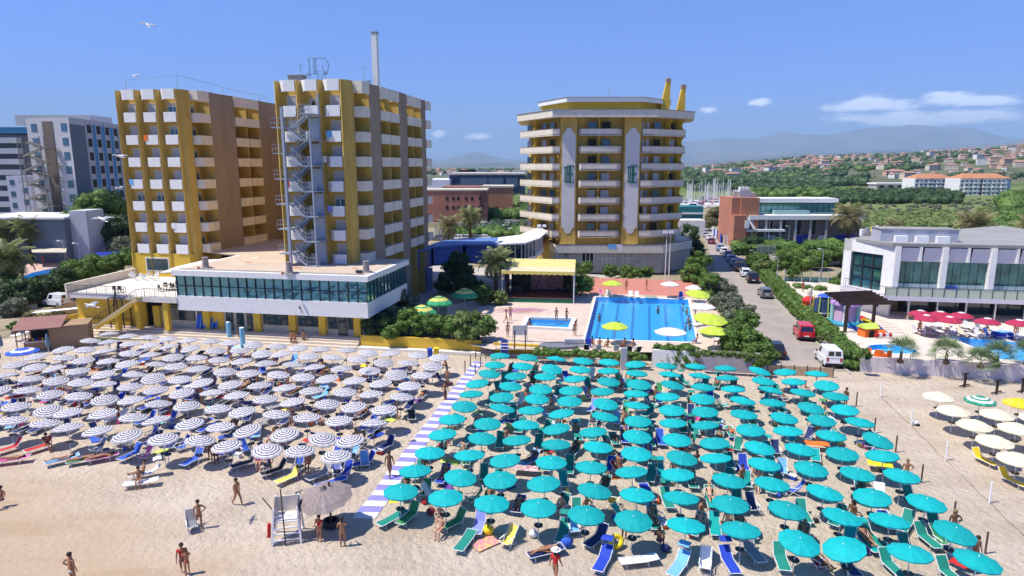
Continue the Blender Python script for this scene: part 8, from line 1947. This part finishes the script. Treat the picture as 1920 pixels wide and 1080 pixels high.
# blue bits on the beach edge
mb=MB();mb.bar((-.35,-.6,0),(-.35,.1,1.9),.08,.06,FAB['sky']);mb.bar((.35,-.6,0),(.35,.1,1.9),.08,.06,FAB['sky'])
for k in range(6):mb.box(-.32,.32,-.55+.1*k,-.45+.1*k,.15+.29*k,.36+.29*k,FAB['royal'])
o=mb.obj('pallet_ladder');o.location=G(946,668,0)+Vector((0,-.4,0));tag(o,'blue slatted ladder panel leaning on the yellow wall','panel')
for i,(px,py,c_,lb)in enumerate([(806,669,'blue','blue litter bin at the edge of the sand'),(818,668,'hotyellow','yellow litter bin beside the blue bin')]):
 t=thing('litter_bin',lb,'bin',tuple(G(px,py,0)));mb=MB();mb.prism([(-.22,-.22),(.22,-.22),(.26,.26),(-.26,.26)],0,.85,FAB[c_]);mb.obj('body',t);mb=MB();mb.box(-.28,.28,-.28,.3,.85,.93,FAB[c_]);mb.obj('lid',t)
for i,(px,py,lb)in enumerate([(431,640,'pale blue shower column, left of the pair'),(456,652,'pale blue shower column, right of the pair')]):
 t=thing('shower_column',lb,'shower',tuple(G(px,py,0)),0,'pale blue shower columns');mb=MB();mb.tube((0,0,0),(0,0,2.3),.27,mat('pale_blue_plastic',(.20,.48,.66),.5),n=14);mb.obj('column',t);mb=MB();mb.ball((0,0,2.3),.27,M['wplastic'],12,6,sz=.3);mb.obj('cap',t);mb=MB();mb.lathe([(1.2,0),(1.2,.06),(0,.07)],mat('shower_tray',(.40,.62,.66),.6),16);mb.obj('tray',t)
for i in range(4):
 mb=MB();mb.bar((-.3,0,0),(-.3,.5,1.9),.05,.05,FAB['sky']);mb.bar((.3,0,0),(.3,.5,1.9),.05,.05,FAB['sky']);mb.add([(-.28,.1,.2),(.28,.1,.2),(.28,.5,1.8),(-.28,.5,1.8)],[(0,1,2,3)],FAB['blue']);o=mb.obj('folded_lounger');o.location=G(371+9*i+(4 if i>1 else 0),618,1.0);o.rotation_euler.z=-.3;tag(o,'%s blue folded lounger leaning before the pavilion doors'%['first','second','third','fourth'][i],'sun lounger','folded blue loungers')
# ================================================================ kiosk
kk=thing('beach_kiosk','brown kiosk with sloping russet roof and open counter','kiosk',tuple(G(84,657,0)),R(24));KB=mat('kiosk_boards',(.33,.22,.13),.9,var=.15,scale=1.5,stretch=(1,1,8));RF=mat('russet_roof',(.26,.13,.11),.85,var=.08)
mb=MB();mb.box(.6,4.2,0,3.2,0,2.5,KB);mb.box(-1.8,.6,2.6,3.2,0,2.5,KB);mb.box(-1.8,.6,-.0,.15,0,1.05,KB);mb.box(-1.8,-1.65,0,3.2,0,1.05,KB);mb.obj('wall',kk)
mb=MB();mb.box(-1.95,.75,-.25,.3,1.05,1.13,M['coping']);mb.obj('counter',kk)
mb=MB();mb.add([(-2.6,-.7,2.5),(1.9,-.7,2.5),(1.9,3.3,3.1),(-2.6,3.3,3.1),(-2.6,-.7,2.62),(1.9,-.7,2.62),(1.9,3.3,3.22),(-2.6,3.3,3.22)],[(3,2,1,0),(4,5,6,7),(0,1,5,4),(1,2,6,5),(2,3,7,6),(3,0,4,7)],RF);mb.box(1.9,4.3,-.1,3.3,2.5,2.6,KB);mb.obj('roof',kk)
mb=MB();mb.box(-1.6,.5,2.4,2.59,.8,2.3,M['dark']);
for k in range(6):mb.box(-1.4+.3*k,-1.25+.3*k,.3,.45,1.14,1.4,[FAB['red'],FAB['hotyellow'],FAB['blue']][k%3])
mb.obj('goods',kk)
for x,y in((-2.3,-.5),(-2.3,3),(.65,-.5)):mb=MB();mb.tube((x,y,0),(x,y,2.55),.06,POLE);mb.obj('post',kk)
mb=MB();mb.add([(0,0,2.5),(5.0,1.8,2.7),(4.4,3.4,2.6),(-.4,1.8,2.4)],[(0,1,2,3)],FAB['white']);o=mb.obj('white_awning');o.location=G(62,625,0);tag(o,'white awning sheet behind the kiosk roof','awning')
for i in range(3):mb=MB();mb.lathe([(.5,.7),(.5,.74),(0,.74)],M['wplastic'],12);mb.tube((0,0,0),(0,0,.7),.04,M['alu']);mb.lathe([(.3,0),(0,.05)],M['alu'],8);o=mb.obj('table');o.location=G(30+12*i,640-4*i,0);tag(o,['round white table left of the kiosk, lowest','round white table left of the kiosk, middle','round white table left of the kiosk, nearest the awning'][i],'table','white kiosk tables')
wf=thing('wooden_railing','low wooden rail at the left of the kiosk','railing');railing(wf,[tuple(G(0,635)),tuple(G(48,622))],.9,1.5,POLE)
wf=thing('ramp_railing','metal rail at the left end of the beach steps','railing');railing(wf,[tuple(G(128,612,.3)),tuple(G(166,622,.3))],1.0,1.5,POLE)
mb=MB();mb.prism([(-.8,-.2),(1.0,-.4),(1.1,.2),(-.7,.4)],.15,.4,mat('dark_boat',(.06,.08,.09),.5));mb.bar((-1,0,.1),(-.2,.8,1.2),.05,.05,POLE);o=mb.obj('dinghy');o.location=G(140,638,0);tag(o,'small dark dinghy on a trailer right of the kiosk','boat')
# terrace furniture
def tchair(p,m,label,rz,grp):
 mb=MB();mb.box(-.22,.22,-.22,.22,.42,.46,m);mb.box(-.22,.22,.2,.24,.46,.9,m)
 for x in(-.2,.2):
  for y in(-.2,.2):mb.box(x-.02,x+.02,y-.02,y+.02,0,.42,m)
 o=mb.obj('chair');o.location=p;o.rotation_euler.z=rz;tag(o,label,'chair',grp)
for i in range(10):tchair(G(245+5.5*i,522+(i%3)*2,4.95),M['wplastic'],'white plastic chair, %s of the row by the left tower foot'%ORD[i+1],i*.7,'white chairs on the terrace')
for i in range(2):tchair(G(217+10*i,549,4.95),M['dkmet'],['black chair at the terrace railing, left','black chair at the terrace railing, right'][i],3.1,'black chairs at the terrace rail')
for i in range(3):
 q=G(312+22*i,545-i*4,4.95);mb=MB();mb.lathe([(.45,.7),(.45,.75),(0,.75)],M['brown'],10);mb.tube((0,0,0),(0,0,.7),.05,M['dkmet']);o=mb.obj('table');o.location=q;tag(o,'%s round dark table on the white terrace by the glass wing'%['left','middle','right'][i],'table','dark terrace tables')
 for k in range(3):tchair(q+Vector((.7*math.cos(2.1*k),.7*math.sin(2.1*k),0)),M['dkmet'],'%s dark chair round the %s terrace table'%(ORD[k+1],['left','middle','right'][i]),2.1*k-1.57,'dark chairs on the terrace')
for i in range(2):pot(G(342+8*i,611,1.0),['small potted plant, left one below the pavilion window','small potted plant, right one below the pavilion window'][i],.2,.3,'olive',M['terracotta'],30+i)
# rowing machines / outdoor gym in front of the club wall
for i,(px,py)in enumerate([(1808,725),(1868,738),(1916,735)]):
 t=thing('gym_post',['small upright exercise machine in front of the club wall','exercise post with wide arms on the right sand','exercise frame at the right photo edge'][i],'exercise machine',tuple(G(px,py,0)),.4);mb=MB();mb.box(-.08,.08,-.08,.08,0,1.3,WD);mb.obj('post',t);mb=MB();mb.box(-.4,.4,-.06,.06,1.2,1.3,WD);mb.box(-.7,.7,-.05,.05,0.1,.18,WD);mb.tube((-.6,-.3,.1),(.6,.3,.1),.03,WD);mb.obj('arm',t)
# boats of chairs: swan pedalo left out; gulls in flight
def gull(px,py,dist,rz,label,roll=0,flap=.25):
 u=(px-960)/FPX;v=(540-py)/FPX;d=Vector((u,math.cos(TILT)+v*math.sin(TILT),-math.sin(TILT)+v*math.cos(TILT))).normalized()
 t=thing('gull',label,'gull',tuple(Vector((0,0,CAM_H))+d*dist),rz);t.rotation_euler=(roll,0,rz)
 GW=mat('gull_white',(.78,.76,.74),.7);GG=mat('gull_grey',(.42,.43,.46),.7)
 mb=MB();mb.lathe([(0,-.24),(.06,-.18),(.085,-.05),(.08,.08),(.045,.18),(.05,.24),(.03,.30),(0,.36)],GW,10);me=mb.mesh('body',True);me.transform(Matrix.Rotation(R(-90),4,'X'));link('body',me,t)
 mb=MB();mb.add([(-.03,-.2,0),(.03,-.2,0),(.08,-.38,0),(-.08,-.38,0)],[(0,1,2,3)],GW);mb.obj('tail',t)
 mb=MB();mb.tube((0,.34,0),(0,.40,-.01),.012,FAB['hotyellow'],r1=.003,n=5);mb.obj('beak',t)
 for s in(-1,1):
  mb=MB();pts=[(.04,.1,.02),(.3,.16,.02+flap*.3),(.62,.02,.02+flap*.28),(.70,-.06,flap*.2),(.45,-.04,flap*.28),(.22,-.06,flap*.2),(.04,-.1,.02)]
  vs=[(s*x,y,z)for x,y,z in pts]+[(s*x,y,z-.015)for x,y,z in pts];mb.add(vs,[(0,1,5,6),(1,2,4,5),(2,3,4),(13,12,8,7),(12,11,9,8),(11,10,9)],GG);mb.obj('wing',t)
gull(277,47,60,.8,'gull highest in the sky at upper left',.6);gull(254,142,75,-.6,'gull in the sky just above the left tower',.5);gull(225,293,50,1.4,'gull gliding before the left tower upper floors',.2);gull(222,352,60,-1.2,'gull gliding above the large leafy tree',.2);gull(192,411,42,1.2,'gull with spread wings over the leafy tree',.35);gull(172,573,40,1.7,'gull crossing in front of the yellow terrace wall',.3)
